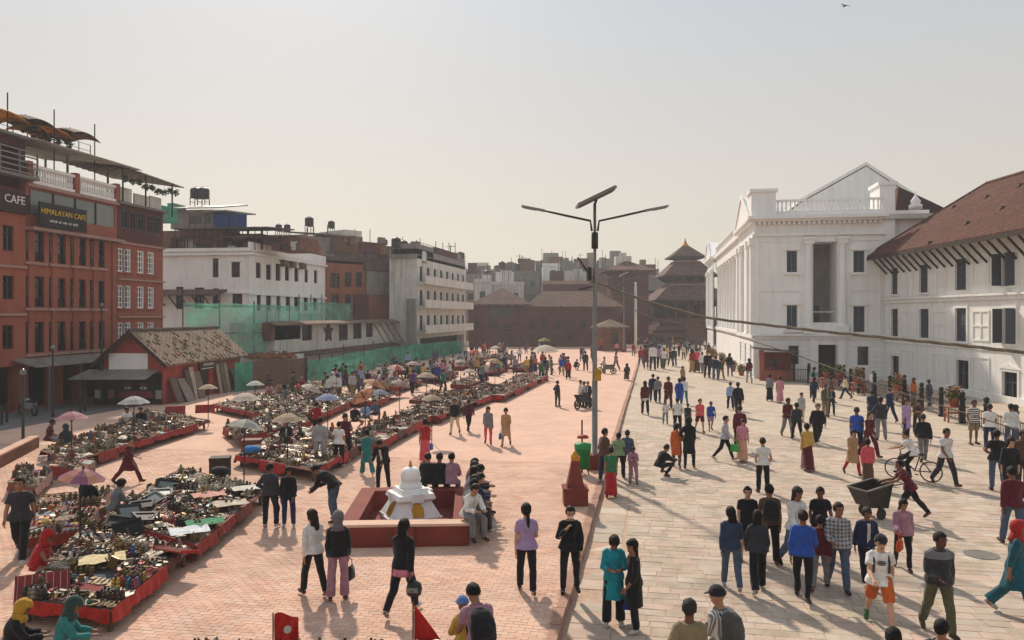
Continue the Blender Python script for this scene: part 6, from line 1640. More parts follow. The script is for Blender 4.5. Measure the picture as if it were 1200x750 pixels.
def stall(quad, label, wares, wm, dens=60, seed=0, skirt='#8e2b22', zt=.40, size=1.0, cloth='#7c4a3a', legs=True, mound=.10):
    rn = random.Random(seed)
    P = [gp(px, py, ZP + zt) for px, py in quad]; c = sum(P, Vector()) / 4; c.z = ZP
    t = empty('market_stall', tuple(c)); q = [p - c for p in P]
    flat = [Vector((p.x, p.y, zt)) for p in q]
    up = Vector((0, 0, .035))
    MB().hexa([p - up for p in flat], flat).build('table_top', 'cloth', t, color=cloth)
    for i in range(4):                           # cloth skirts: gathered lengths of different cloths pinned along each side
        a, b = flat[i], flat[(i + 1) % 4]; dd = b - a; n = dd.normalized().cross(Vector((0, 0, 1))); parts_ = max(1, round(dd.length / rn.uniform(1.0, 1.6)))
        for q in range(parts_):
            if parts_ > 1 and rn.random() < .14: continue
            a_, b_ = a + dd * (q / parts_), a + dd * ((q + .985) / parts_); d = b_ - a_; k = max(6, int(d.length / .10)); s = MB(); vs_ = []; ph = rn.uniform(0, 6); drop = rn.uniform(.12, .30); slope = rn.uniform(-.08, .08)
            for j in range(k + 1):
                w_ = .018 + .016 * math.sin(j * 1.9 + ph) + .012 * rn.random(); p = a_ + d * (j / k); dr = drop + slope * (j / k) + .02 * math.sin(j * .8 + ph) + .015 * rn.random()
                vs_ += [p + n * .004 + Vector((0, 0, .014 + .008 * rn.random())), p + n * (w_ + .008) - Vector((0, 0, dr * .5)), p + n * (w_ * 1.6 + .02) - Vector((0, 0, dr))]
            s.add(vs_, [(3 * j + r_, 3 * j + 3 + r_, 3 * j + 4 + r_, 3 * j + 1 + r_) for j in range(k) for r_ in (0, 1)]); s.build('cloth_skirt', 'cloth', t, True, color=skirt if rn.random() < .5 else rn.choice(REDS), fix=False)
        m_ = (a * .92)
        if legs: MB().bar((m_.x, m_.y, 0), (m_.x, m_.y, zt - .035), .07).build('leg', 'old_wood', t)
    tag(t, label, 'market stall', 'souvenir stalls on the brick square')
    # goods laid out in patches: rows of like pieces, small heaps, spread cloths
    L1, L2 = (flat[1] - flat[0]).length, (flat[3] - flat[0]).length
    cs = .42 * max(1, size * .8); nu, nv = max(2, round(L1 / cs)), max(2, round(L2 / cs)); step = (90 / dens) ** .5 * .115 * size; items = []
    B = lambda u, v: (flat[0].lerp(flat[1], u)).lerp(flat[3].lerp(flat[2], u), v)
    for i in range(nu):
        for j in range(nv):
            kd = rn.choice((0, 0, 1, 1, 4, 3, 2, 5)); mi = rn.choice(PREF[wm]); sz = rn.uniform(.65, 1.15) * size; mode = rn.random()
            lift = .10 * (j / nv) if mode > .3 else 0
            if mode < .22:
                cl = MB(); n = 4; Q = lambda a, b_: B(min(.985, max(.015, (i + a) / nu)), min(.985, max(.015, (j + b_) / nv))) + Vector((0, 0, .006 + .012 * rn.random()))
                g_ = [[Q(a / n, b_ / n) for b_ in range(n + 1)] for a in range(n + 1)]
                for a in range(n):
                    for b_ in range(n): cl.add([g_[a][b_], g_[a + 1][b_], g_[a + 1][b_ + 1], g_[a][b_ + 1]], [(0, 1, 2, 3)])
                cl.build('table_cloth', 'cloth', t, True, color=rn.choice(('#8a3a30', '#c2b6a4', '#5a3a34', '#a8988a', '#7a2a26', '#39404a', '#b09078', '#9aa0a0')), fix=False)
                if mode < .05: continue
            ns = max(2, int(cs / (step * (1.0 if kd != 3 else 1.25))))
            for a in range(ns):
                for b_ in range(ns):
                    if rn.random() < .1: continue
                    jt = .10 if mode > .35 else .45
                    u = (i + (a + .5 + rn.uniform(-jt, jt)) / ns) / nu; v = (j + (b_ + .5 + rn.uniform(-jt, jt)) / ns) / nv
                    if not (.02 < u < .98 and .02 < v < .98): continue
                    p = B(u, v); big = 1.0 if rn.random() > .03 else 1.9
                    items.append((p.x, p.y, zt + .014 + (rn.uniform(0, mound) if mode < .3 else 0), sz * big * rn.uniform(.85, 1.15), kd if mode > .3 else rn.choice((0, 1, 2, 3, 4, 5, 6)), mi if mode > .3 else rn.choice(PREF[wm]), .9 if kd in (1, 4) else .7, .05 if mode > .3 else .3))
    me = scatter(items, rn); w_ = put('wares', me, loc=tuple(c)); tag(w_, wares, 'wares', kind='stuff')
    return t, flat, c
def tray(loc, rz, c, label, tilt=.15, w=.75, d=.5):
    g = empty('display_tray', loc, rz); g.rotation_euler = (tilt, 0, rz)
    MB().box(-w / 2, w / 2, -d / 2, d / 2, 0, .03).build('base', 'wood_paint', g, color=c)
    for k in range(8): MB().box(-w / 2 + .03 + k * (w - .06) / 7 - .008, -w / 2 + .03 + k * (w - .06) / 7 + .008, -d / 2 + .02, d / 2 - .02, .031, .05).build('divider', 'pink_trim', g)
    for s in (-1, 1): MB().box(s * w / 2 - .012, s * w / 2 + .012, -d / 2, d / 2, .001, .07).build('rim', 'wood_paint', g, color=c)
    return tag(g, label, 'tray', 'trays on the souvenir stalls')
def bx(loc, rz, s, c, label, name='box', grp='boxes at the souvenir stalls'):
    g = empty(name, loc, rz); MB().box(-s[0] / 2, s[0] / 2, -s[1] / 2, s[1] / 2, 0, s[2]).build('carton', 'wood_paint', g, color=c)
    MB().box(-s[0] / 2 - .01, s[0] / 2 + .01, -s[1] / 2 - .01, s[1] / 2 + .01, s[2] * .86, s[2] + .012).build('lid', 'wood_paint', g, color=c)
    return tag(g, label, 'box', grp)
stall([(24, 704), (130, 716), (222, 640), (98, 614)], 'low stall heaped with dark bowls and beads, red cloth hanging at its corner', 'dense heap of brown bowls, beads and brass trinkets on the corner stall', 'wares_dark', 190, 1, '#a82a1e', mound=.12)
stall([(120, 606), (230, 640), (312, 574), (212, 548)], 'long low stall with dark frames and metalware beside the red hooded seller', 'jumbled dark metal curios and pale cloths on the stall with frames', 'wares_dark', 150, 2, '#8e2b22', mound=.14)
stall([(22, 634), (96, 622), (132, 574), (48, 580)], 'brown stall with cartons under the purple umbrella', 'loose curios around cartons on the brown stall', 'wares_mixed', 110, 3, '#6d3a2c')
stall([(48, 528), (88, 540), (246, 492), (176, 480)], 'long red legged stall row before the street, bare bricks in front', 'rows of small statues on the long red legged stall', 'wares_mixed', 120, 4, '#93281f', zt=.42)
stall([(262, 500), (280, 514), (364, 494), (352, 478)], 'square brown ended stall under the grey umbrella', 'pale bone and brass pieces on the square brown ended stall', 'wares_pale', 110, 5, '#8a2a22')
stall([(276, 534), (368, 552), (440, 512), (340, 498)], 'broad stall full of upright statues with a bright red front cloth', 'crowded dark bronze statues on the broad red fronted stall', 'wares_dark', 130, 6, '#a52a22', mound=.12, size=1.15)
stall([(248, 474), (306, 486), (392, 466), (350, 452)], 'stall with pale goods beside the leaning boards of the red house', 'pale and green curios on the stall by the leaning boards', 'wares_pale', 70, 7, '#93281f')
stall([(330, 478), (372, 488), (420, 466), (380, 458)], 'small stall with white cloths behind the red shirted person', 'white cloths and small metal goods on the small stall', 'wares_pale', 70, 8, '#93281f')
stall([(400, 516), (440, 522), (512, 484), (474, 480)], 'stall edged with red boards where the teal dressed person shops', 'mixed curios on the stall by the teal dressed person', 'wares_mixed', 90, 9, '#a02820')
stall([(466, 484), (514, 488), (600, 454), (566, 449)], 'long stall with red edge board facing the open bricks', 'mixed metal curios on the long red edged stall', 'wares_mixed', 70, 10, '#a02820')
stall([(560, 462), (590, 464), (642, 440), (616, 436)], 'red fronted stall at the end of the market row', 'dark trinkets on the red fronted end stall', 'wares_dark', 60, 11, '#a8261c')
stall([(10, 566), (40, 574), (62, 552), (20, 548)], 'small heap stall beside the black shirted person', 'small goods beside the black shirted person', 'wares_mixed', 90, 12, '#6d3a2c')
stall([(56, 546), (96, 552), (112, 540), (70, 534)], 'low red plank bench stall below the long row', 'folded cloths on the red plank bench', 'wares_pale', 50, 13, '#93281f')
k = 14
for quad, wm in (([(300, 462), (352, 466), (400, 450), (352, 446)], 'wares_mixed'), ([(400, 470), (440, 474), (480, 458), (442, 454)], 'wares_mixed'), ([(430, 452), (470, 456), (505, 444), (470, 440)], 'wares_pale'), ([(470, 470), (510, 474), (545, 458), (505, 455)], 'wares_dark'), ([(380, 446), (420, 448), (450, 438), (415, 436)], 'wares_pale'), ([(480, 444), (515, 446), (545, 434), (515, 432)], 'wares_mixed'), ([(520, 452), (550, 454), (580, 440), (552, 438)], 'wares_pale'), ([(440, 434), (480, 435), (505, 428), (470, 427)], 'wares_dark'), ([(550, 436), (580, 437), (604, 428), (576, 427)], 'wares_mixed'), ([(520, 430), (550, 431), (570, 423), (545, 422)], 'wares_pale'), ([(590, 432), (620, 433), (640, 424), (612, 423)], 'wares_mixed'), ([(560, 420), (590, 421), (606, 415), (580, 414)], 'wares_pale')):
    qc = (sum(q[0] for q in quad) / 4, sum(q[1] for q in quad) / 4); quad = [(qc[0] + (x - qc[0]) * .74, qc[1] + (y - qc[1]) * .74) for x, y in quad]
    stall(quad, 'crowded stall with a red skirt deep in the market near the green hoarding net', 'mixed curios spread on a stall deep in the market', wm, 34, k, '#93281f', size=1.15, legs=False, mound=.05); k += 1
# pieces that can be told apart on the near stalls
def on(px, py, z=.52): return tuple(gp(px, py, ZP + z))
tray(on(207, 646, .5), YAW - .4, '#9c2f28', 'red slatted tray at the corner of the stall heaped with bowls', -.25)
tray(on(50, 690, .5), YAW + .5, '#8c3030', 'red jewellery board propped beside the red hooded seller', .9, .8, .55)
for i, (px, py, r_) in enumerate(((140, 612, .3), (152, 600, .9), (165, 592, .2), (178, 585, 1.2), (150, 620, .6), (188, 578, .5), (172, 606, 1.0), (196, 570, .1))):
    g = empty('picture_frame', on(px, py, .55), YAW + r_); g.rotation_euler = (.5 + .3 * math.sin(i * 2), .2 * math.cos(i), YAW + r_)
    f = MB(); f.box(-.3, .3, -.2, -.14, 0, .04); f.box(-.3, .3, .14, .2, 0, .04); f.box(-.3, -.24, -.139, .139, 0, .04); f.box(.24, .3, -.139, .139, 0, .04); f.build('frame', 'black_paint', g); MB().box(-.24, .24, -.14, .14, .005, .015).build('picture', 'glass_pale' if i % 2 else 'black_paint', g)
    tag(g, 'dark wooden frame tilted in the jumble of the framed goods stall', 'frame', 'frames on the stall')
bx(on(82, 628, .02), YAW + .2, (.6, .45, .42), '#7a5a44', 'brown carton standing below the purple umbrella')
bx(on(58, 632, .02), YAW + .1, (.55, .4, .4), '#9a3a30', 'red crate beside the brown carton under the purple umbrella')
bx(on(108, 612, .02), YAW - .1, (.5, .4, .36), '#8a6a50', 'tan carton behind the brown stall')
bx(tuple(gp(258, 558, ZP)), YAW + .2, (.6, .5, .62), '#3a2c26', 'dark wooden chest with black bag on top beside the stalls', 'chest')
bx(tuple(gp(295, 532, ZP)), YAW + .2, (.7, .5, .55), '#6e4636', 'brown chest with blue cloth on top before the statue stall', 'chest')
bl_ = MB().sphere((0, 0, .1), .32, .24, .14, 10, 6).build('folded_cloth', 'cloth', loc=tuple(gp(295, 530, ZP + .56)), color='#2f74b4', smooth=True); tag(bl_, 'blue cloth bundle lying on the brown chest', 'cloth')
bl_ = MB().sphere((0, 0, .1), .3, .22, .14, 10, 6).build('black_bag', 'cloth', loc=tuple(gp(258, 556, ZP + .63)), color='#232228', smooth=True); tag(bl_, 'black bag lying on the dark wooden chest', 'bag')
for px, py, c, l in ((222, 622, '#c9ccd0', 'white plastic sheet spread on the framed goods stall corner'), (240, 612, '#2f7a4c', 'green cloth spread on the framed goods stall'), (245, 580, '#c08a7c', 'pink cloth on the framed goods stall'), (290, 572, '#c4bcb0', 'cream cloth at the far end of the framed goods stall'), (270, 590, '#b5a898', 'beige cloth near the red edge of the framed goods stall'), (120, 655, '#c9b68c', 'cream carvings pile cloth on the bowl heaped stall')):
    g = MB(); n = 6; P = lambda i, j: ((i / n - .5) * .8, (j / n - .5) * .6, .02 + .05 * mnoise.noise((i * .7, j * .7, px)))
    for i in range(n):
        for j in range(n): g.add([P(i, j), P(i + 1, j), P(i + 1, j + 1), P(i, j + 1)], [(0, 1, 2, 3)])
    tag(g.build('folded_cloth', 'cloth', loc=on(px, py, .55), rz=YAW + .5, color=c, smooth=True, fix=False), l, 'cloth', 'cloths on the stalls')
for px, py, c in ((175, 492, '#93281f'), (210, 490, '#a02820')):
    g = empty('display_board', tuple(gp(px + 30, py - 6, ZP + .42)), YAW + .3); b = MB(); b.hexa([(-.45, 0, 0), (.45, 0, 0), (.45, .04, 0), (-.45, .04, 0)], [(-.45, .25, .38), (.45, .25, .38), (.45, .29, .38), (-.45, .29, .38)]); b.build('board', 'wood_paint', g, color=c)
    for q in range(5): MB().bar((-.38 + q * .19, .0, .03), (-.38 + q * .19, .24, .36), .03).build('batten', 'red_low', g)
    tag(g, 'red slanted display board on the long red legged stall', 'display board', 'red display boards')
# foreground wares at the frame's lower edge
rn = random.Random(77); items = []
for _ in range(520):
    px = rn.choice((rn.uniform(225, 300), rn.uniform(345, 530))); py = rn.uniform(753, 800); p = gp(px, py, ZP + .38); items.append((p.x, p.y, ZP + .38 + rn.uniform(0, .03), rn.uniform(.5, .9), rn.choice((0, 1, 2, 3, 4, 5)), rn.choice((2, 5, 3, 0)), .7, .1))
me = scatter(items, rn); tag(put('wares', me), 'pale trinkets on a stall edge in the near foreground', 'wares', kind='stuff')
fq = [gp(215, 812, ZP + .37), gp(545, 812, ZP + .37), gp(545, 751, ZP + .37), gp(215, 751, ZP + .37)]
fs_ = empty('market_stall', tuple(sum(fq, Vector()) / 4)); o = Vector(fs_.location); MB().hexa([p - o - Vector((0, 0, .3)) for p in fq], [p - o + Vector((0, 0, .0)) for p in fq]).build('table_top', 'cloth', fs_, color='#5a3a30'); tag(fs_, 'stall edge showing in the near foreground below the pennants', 'market stall', 'souvenir stalls on the brick square')

# ---- umbrellas
def umbrella(px, py, w, c, label, tilt=0.0, taz=0.0, c2=None, foot=2.0, z=ZP):
    D = (CAM_H - (z + foot)) * FPX / (py - HORIZ); r_ = max(.45, w * D / FPX / 2)
    t = empty('parasol', tuple(at(px, D, z))); t.rotation_euler = (0, 0, YAW + taz)
    Rm = Matrix.Translation((0, 0, foot - .45)) @ Matrix.Rotation(tilt, 4, 'Y') @ Matrix.Translation((0, 0, -(foot - .45)))
    cols = (c, c2 or c); h = r_ * .48
    for par in (0, 1):
        mb = MB()
        for k in range(8):
            if k % 2 != par: continue
            a0, a1 = k * math.pi / 4, (k + 1) * math.pi / 4; am = (a0 + a1) / 2
            prev = None; rows = []
            for s in (0.02, .3, .6, .85, 1.0):
                zz = foot - h * (s ** 1.7)
                sag = .05 * s * r_
                rows.append([(s * r_ * math.cos(a0), s * r_ * math.sin(a0), zz), (s * r_ * .95 * math.cos(am), s * r_ * .95 * math.sin(am), zz - sag * .3 + (sag if s > .9 else 0)), (s * r_ * math.cos(a1), s * r_ * math.sin(a1), zz)])
            for i in range(4):
                for j in (0, 1): mb.add([rows[i][j], rows[i][j + 1], rows[i + 1][j + 1], rows[i + 1][j]], [(0, 1, 2, 3)])
        me = mb.mesh('canopy', 'tarp', True, fix=False); me.transform(Rm); put('canopy', me, t, color=cols[par])
    rb = MB()
    for k in range(8):
        an = k * math.pi / 4; rb.bar((0, 0, foot - .35), (r_ * .55 * math.cos(an), r_ * .55 * math.sin(an), foot - h * .45), .012)
    me = rb.mesh('ribs', 'iron'); me.transform(Rm); put('ribs', me, t)
    MB().tube([(0, 0, 0), (0, 0, foot - .45)], .02, 6).build('pole', 'iron', t)
    me = MB().tube([(0, 0, foot - .45), (0, 0, foot + .08)], .018, 6).mesh('upper_pole', 'iron'); me.transform(Rm); put('upper_pole', me, t)
    return tag(t, label, 'parasol', 'parasols over the stalls')
for a in ((84, 482, 36, '#b98a94', 'faded pink parasol over the seated seller at the planter wall end'),
          (157, 464, 36, '#b9bcbc', 'pale grey parasol over the two seated sellers before the painted eyes'),
          (94, 549, 52, '#9a6a86', 'purple and peach parasol over the brown stall with cartons', .15, 0, '#c28a78'),
          (288, 460, 36, '#cfc6b8', 'cream parasol over the stall by the leaning boards'),
          (299, 446, 17, '#c9ccca', 'small white parasol before the hoarding'),
          (286, 491, 46, '#9fa59c', 'grey green parasol planted by the square brown ended stall', .25, 1.0, '#7b858a'),
          (337, 484, 38, '#b9a68c', 'beige parasol beside the grey green one'),
          (384, 461, 30, '#8f9cc0', 'bluish white parasol over the small stall'),
          (244, 450, 22, '#b8ab92', 'beige parasol hung over the stall end by the red house'),
          (362, 450, 24, '#c4bcb4', 'white parasol tilted before the hoarding panels', .4),
          (428, 456, 32, '#8a6048', 'brown parasol tipped on its side in the market', .7, 2.6, '#9b7458'),
          (445, 456, 24, '#8a90a8', 'blue grey parasol over seated sellers deep in the market'),
          (464, 427, 24, '#a8584c', 'red and white panelled parasol near the hoarding net', .1, 0, '#c9b4a8'),
          (484, 423, 18, '#b8a89a', 'beige parasol near the standing boards'),
          (468, 445, 24, '#a0908c', 'dusty mauve parasol in the middle of the market', .3),
          (436, 444, 26, '#b07a5c', 'orange brown parasol in the middle of the market', .35, 0, '#c09a80'),
          (555, 410, 14, '#b5523c', 'small orange red parasol at the far market end'), (581, 405, 12, '#c8c4b8', 'tiny white parasol before the dark hall'),
          (580, 420, 22, '#b09a78', 'tan parasol at the far market end', .3), (607, 411, 14, '#cbc8c4', 'small white parasol over the standing group'),
          (550, 432, 20, '#cabfa8', 'cream parasol over the red edged stall'), (639, 404, 34, '#c8c4b6', 'wide white parasol above the knot of people by the hall'), (500, 436, 24, '#b4a690', 'sand parasol in the crowded market'),
          (506, 462, 20, '#a59a88', 'dull tan parasol behind the market shoppers'), (638, 396, 16, '#7d7a3c', 'olive parasol behind the wide white one'), (540, 421, 14, '#b8b2a4', 'pale parasol deep in the far market')):
    umbrella(*a)
# ================================================================== people
# pose: lean, head pitch/yaw, legs (thigh pitch, knee bend, spread, foot pitch), arms (pitch, abduct, elbow, inward)
POSES = {
 'stand':   dict(lean=2, legs=((-2, 3, 5, 0), (3, 4, 5, 0)), arms=((-4, 9, 12, 5), (4, 9, 16, 5))),
 'stand2':  dict(lean=3, hy=25, legs=((6, 12, 6, 0), (-3, 2, 4, 0)), arms=((6, 8, 30, 10), (-6, 10, 10, 0))),
 'walk':    dict(lean=4, legs=((24, 8, 3, 12), (-18, 22, 3, -32)), arms=((-20, 8, 14, 0), (22, 8, 24, 8))),
 'walk2':   dict(lean=4, legs=((-16, 26, 3, -36), (22, 6, 3, 10)), arms=((20, 9, 26, 8), (-18, 9, 12, 0))),
 'walk3':   dict(lean=3, hy=24, legs=((15, 6, 4, 8), (-13, 18, 4, -24)), arms=((-10, 9, 10, 0), (12, 9, 62, 22))),
 'walk4':   dict(lean=5, hy=-20, hp=8, legs=((-14, 18, 3, -26), (17, 8, 4, 8)), arms=((16, 12, 20, 5), (-12, 10, 34, 4))),
 'stand3':  dict(lean=1, hy=-28, legs=((-1, 1, 3, 0), (9, 16, 10, 0)), arms=((-16, 30, 74, 46), (2, 8, 8, 2))),
 'stand4':  dict(lean=4, hy=14, hp=10, legs=((4, 6, 8, 0), (-4, 2, 5, 0)), arms=((22, 8, 78, 48), (16, 8, 84, 50))),
 'stride':  dict(lean=8, legs=((34, 12, 3, 14), (-26, 18, 3, -38)), arms=((-30, 10, 20, 0), (34, 8, 40, 8))),
 'read':    dict(lean=4, hp=28, legs=((-2, 3, 5, 0), (3, 4, 5, 0)), arms=((14, 10, 88, 30), (14, 10, 84, 32))),
 'face':    dict(lean=4, hp=8, legs=((-2, 3, 5, 0), (5, 6, 5, 0)), arms=((8, 8, 14, 5), (26, 16, 128, 34))),
 'pockets': dict(lean=2, legs=((-2, 2, 6, 0), (2, 3, 6, 0)), arms=((-14, 16, 38, 12), (-14, 16, 38, 12))),
 'bend':    dict(lean=62, hp=20, legs=((-4, 10, 7, 0), (12, 20, 7, 0)), arms=((14, 8, 40, 20), (20, 8, 46, 20))),
 'stoop':   dict(lean=28, hp=30, legs=((-4, 8, 6, 0), (8, 12, 6, 0)), arms=((20, 8, 40, 12), (26, 10, 46, 12))),
 'crouch':  dict(lean=32, hp=10, legs=((112, 138, 14, 0), (96, 132, 12, -8)), arms=((40, 10, 46, 18), (46, 10, 40, 18))),
 'sit':     dict(lean=10, hp=10, legs=((84, 80, 7, 0), (78, 84, 6, 0)), arms=((20, 10, 56, 18), (24, 10, 60, 20))),
 'sit2':    dict(lean=24, hp=16, legs=((80, 86, 9, 0), (86, 76, 8, 0)), arms=((30, 8, 62, 24), (28, 8, 66, 24))),
 'ground':  dict(lean=14, hp=18, hipz=.20, legs=((82, 118, 38, 0), (86, 122, 36, 0)), arms=((24, 10, 60, 22), (30, 10, 54, 18))),
 'push':    dict(lean=30, hp=-12, legs=((30, 20, 3, 8), (-32, 10, 3, -40)), arms=((46, 6, 34, 2), (42, 6, 38, 2))),
 'ride':    dict(lean=26, hp=-6, hipz=.93, legs=((64, 62, 5, 0), (30, 44, 5, 0)), arms=((46, 6, 28, 0), (46, 6, 28, 0))),
 'carry':   dict(lean=2, legs=((8, 6, 4, 4), (-8, 12, 4, -18)), arms=((4, 10, 20, 4), (10, 8, 86, 30))),
 'reach':   dict(lean=16, hp=24, legs=((-4, 4, 6, 0), (10, 12, 6, 0)), arms=((46, 8, 30, 6), (10, 9, 24, 6))),
}
def fk(name):
    p = POSES[name]; J = {}
    l = R(p.get('lean', 0)); u1 = Vector((0, math.sin(l * .6), math.cos(l * .6))); u2 = Vector((0, math.sin(l), math.cos(l)))
    J['pelvis'] = Vector((0, 0, 0)); J['waist'] = u1 * .13; J['chest'] = J['waist'] + u2 * .2; J['neck'] = J['chest'] + u2 * .155
    J['u1'], J['u2'] = u1, u2
    hp, hy = R(p.get('hp', 0)) + l * .55, R(p.get('hy', 0))
    J['headm'] = Matrix.Rotation(hy, 3, 'Z') @ Matrix.Rotation(-hp, 3, 'X')
    J['head'] = J['neck'] + u2 * .008 + J['headm'] @ Vector((0, .018, .122))
    for i, s in enumerate((-1, 1)):
        a, k, sp, fp = [R(v) for v in p['legs'][i]]
        h = Vector((s * .092, 0, -.03)); J['hip%d' % i] = h
        kn = h + Vector((s * math.sin(sp) * (1 if abs(a) < 1.2 else 1), math.sin(a) * math.cos(sp), -math.cos(a) * math.cos(sp))) * .43
        b = a - k; an = kn + Vector((s * math.sin(sp) * (.2 if k < 1.6 else -.9), math.sin(b), -math.cos(b))).normalized() * .42
        J['knee%d' % i], J['ank%d' % i] = kn, an
        J['toe%d' % i] = an + Vector((s * .03, math.cos(fp) * .15, math.sin(fp) * .15 - .045)); J['heel%d' % i] = an + Vector((0, -math.cos(fp) * .055, -math.sin(fp) * .06 - .05))
        pi_, ab, e, w = [R(v) for v in p['arms'][i]]
        sh = J['neck'] - u2 * .088 + Vector((s * .158, -.005, 0)); J['sh%d' % i] = sh
        el = sh + Vector((s * math.sin(ab), math.sin(pi_) * math.cos(ab), -math.cos(pi_) * math.cos(ab))) * .29
        q = pi_ + e; fd = Vector((-s * math.sin(w) + s * .04, math.sin(q) * math.cos(w), -math.cos(q) * math.cos(w))).normalized()
        J['el%d' % i], J['wr%d' % i], J['fd%d' % i] = el, el + fd * .25, fd
    lo = min(min(J['toe%d' % i].z, J['heel%d' % i].z) for i in (0, 1)) - .03
    up = Vector((0, 0, p['hipz'] if 'hipz' in p else -lo))
    for k in list(J):
        if k not in ('u1', 'u2', 'headm', 'fd0', 'fd1'): J[k] = J[k] + up
    return J
JN = {k: fk(k) for k in POSES}
def spine(J, s):
    """point on the trunk s metres above the pelvis"""
    if s <= .13: return J['pelvis'] + J['u1'] * s
    return J['waist'] + J['u2'] * (s - .13)
def sring(J, s, rx, ry, n=14):
    c = spine(J, s); d = J['u1'] if s < .06 else J['u2']; f = Vector((0, d.z, -d.y))
    return [c + Vector((1, 0, 0)) * (rx * math.cos(2 * math.pi * k / n)) + f * (ry * math.sin(2 * math.pi * k / n)) for k in range(n)]
TR = ((-.09, .165, .118), (0, .168, .118), (.08, .146, .104), (.15, .138, .098), (.25, .156, .114), (.33, .168, .112), (.385, .158, .098), (.425, .122, .082), (.455, .084, .070), (.48, .062, .062))
def trunk(mb, J, off, s0=-.09, s1=.5, flare=0.0):
    rr = [(s, rx + off + (flare * (.1 - s) if s < .1 else 0), ry + off + (flare * (.1 - s) if s < .1 else 0)) for s, rx, ry in TR if s0 <= s <= s1]
    mb.rings([sring(J, *r_) for r_ in rr])
def hand(mb, J, i, s):
    """five separate, slightly curled fingers and a side thumb"""
    w, d = J['wr%d' % i], J['fd%d' % i]
    side = d.cross(Vector((0, 0, 1)));
    if side.length < .2: side = d.cross(Vector((0, 1, 0)))
    side = Vector((0, 1, 0)) - d * d.y
    if side.length < .3: side = Vector((1, 0, 0)) * -s - d * (d.x * -s)
    side.normalize(); pn = d.cross(side).normalized() * (1 if d.cross(side).x * s < 0 else -1)
    for k, (o, ln) in enumerate(((-.030, .058), (-.010, .072), (.011, .078), (.031, .070))):
        b = w + d * .085 + side * o; m = b + d * ln * .5 + pn * .006; e = m + d * ln * .42 + pn * .022
        mb.tube([b - d * .02, m, e], [.0095, .009, .007], 5)
    b = w + d * .03 + side * .035; mb.tube([b - side * .01, b + side * .022 + d * .028, b + side * .030 + d * .058 + pn * .008], [.012, .0105, .008], 5)
def raw_body(J):
    mb = MB()
    trunk(mb, J, -.006)
    mb.tube([spine(J, .44), J['head'] - (J['head'] - spine(J, .48)) * .25], [.062, .057], 10)
    H, hm = J['head'], J['headm']
    def E(c, rx, ry, rz, n=12, m=8):
        t = MB().sphere((0, 0, 0), rx, ry, rz, n, m); mb.add([H + hm @ ((Vector(c) + Vector(v)) * 1.09) for v in t.v], t.f)
    E((0, -.008, .022), .077, .096, .095); E((0, .018, -.035), .062, .074, .078); E((0, .040, -.085), .032, .034, .028)
    E((0, .092, -.018), .013, .020, .022, 8, 5); E((0, .086, .012), .009, .012, .022, 8, 5)
    for s in (-1, 1): E((s * .078, -.01, -.012), .012, .022, .032, 8, 5); E((s * .032, .075, .028), .022, .012, .009, 8, 5)
    for i, s in enumerate((-1, 1)):
        hp, kn, an = J['hip%d' % i], J['knee%d' % i], J['ank%d' % i]
        mb.tube([hp + Vector((0, 0, .03)), hp.lerp(kn, .35), hp.lerp(kn, .8), kn, kn.lerp(an, .3), kn.lerp(an, .7), an], [.084, .078, .057, .050, .054, .038, .034], 10)
        mb.tube([J['heel%d' % i] + Vector((0, 0, .03)), an - Vector((0, 0, .03)), J['toe%d' % i] + Vector((0, 0, .01))], [.036, .042, .034], 8)
        sh, el, wr, d = J['sh%d' % i], J['el%d' % i], J['wr%d' % i], J['fd%d' % i]
        mb.tube([sh - Vector((s * .05, 0, -.015)), sh, sh.lerp(el, .4), el, el.lerp(wr, .3), wr], [.048, .052, .047, .039, .040, .026], 10)
        mb.tube([wr - d * .02, wr + d * .04, wr + d * .09], [.026, .036, .030], 8, flat=.6)
    return mb
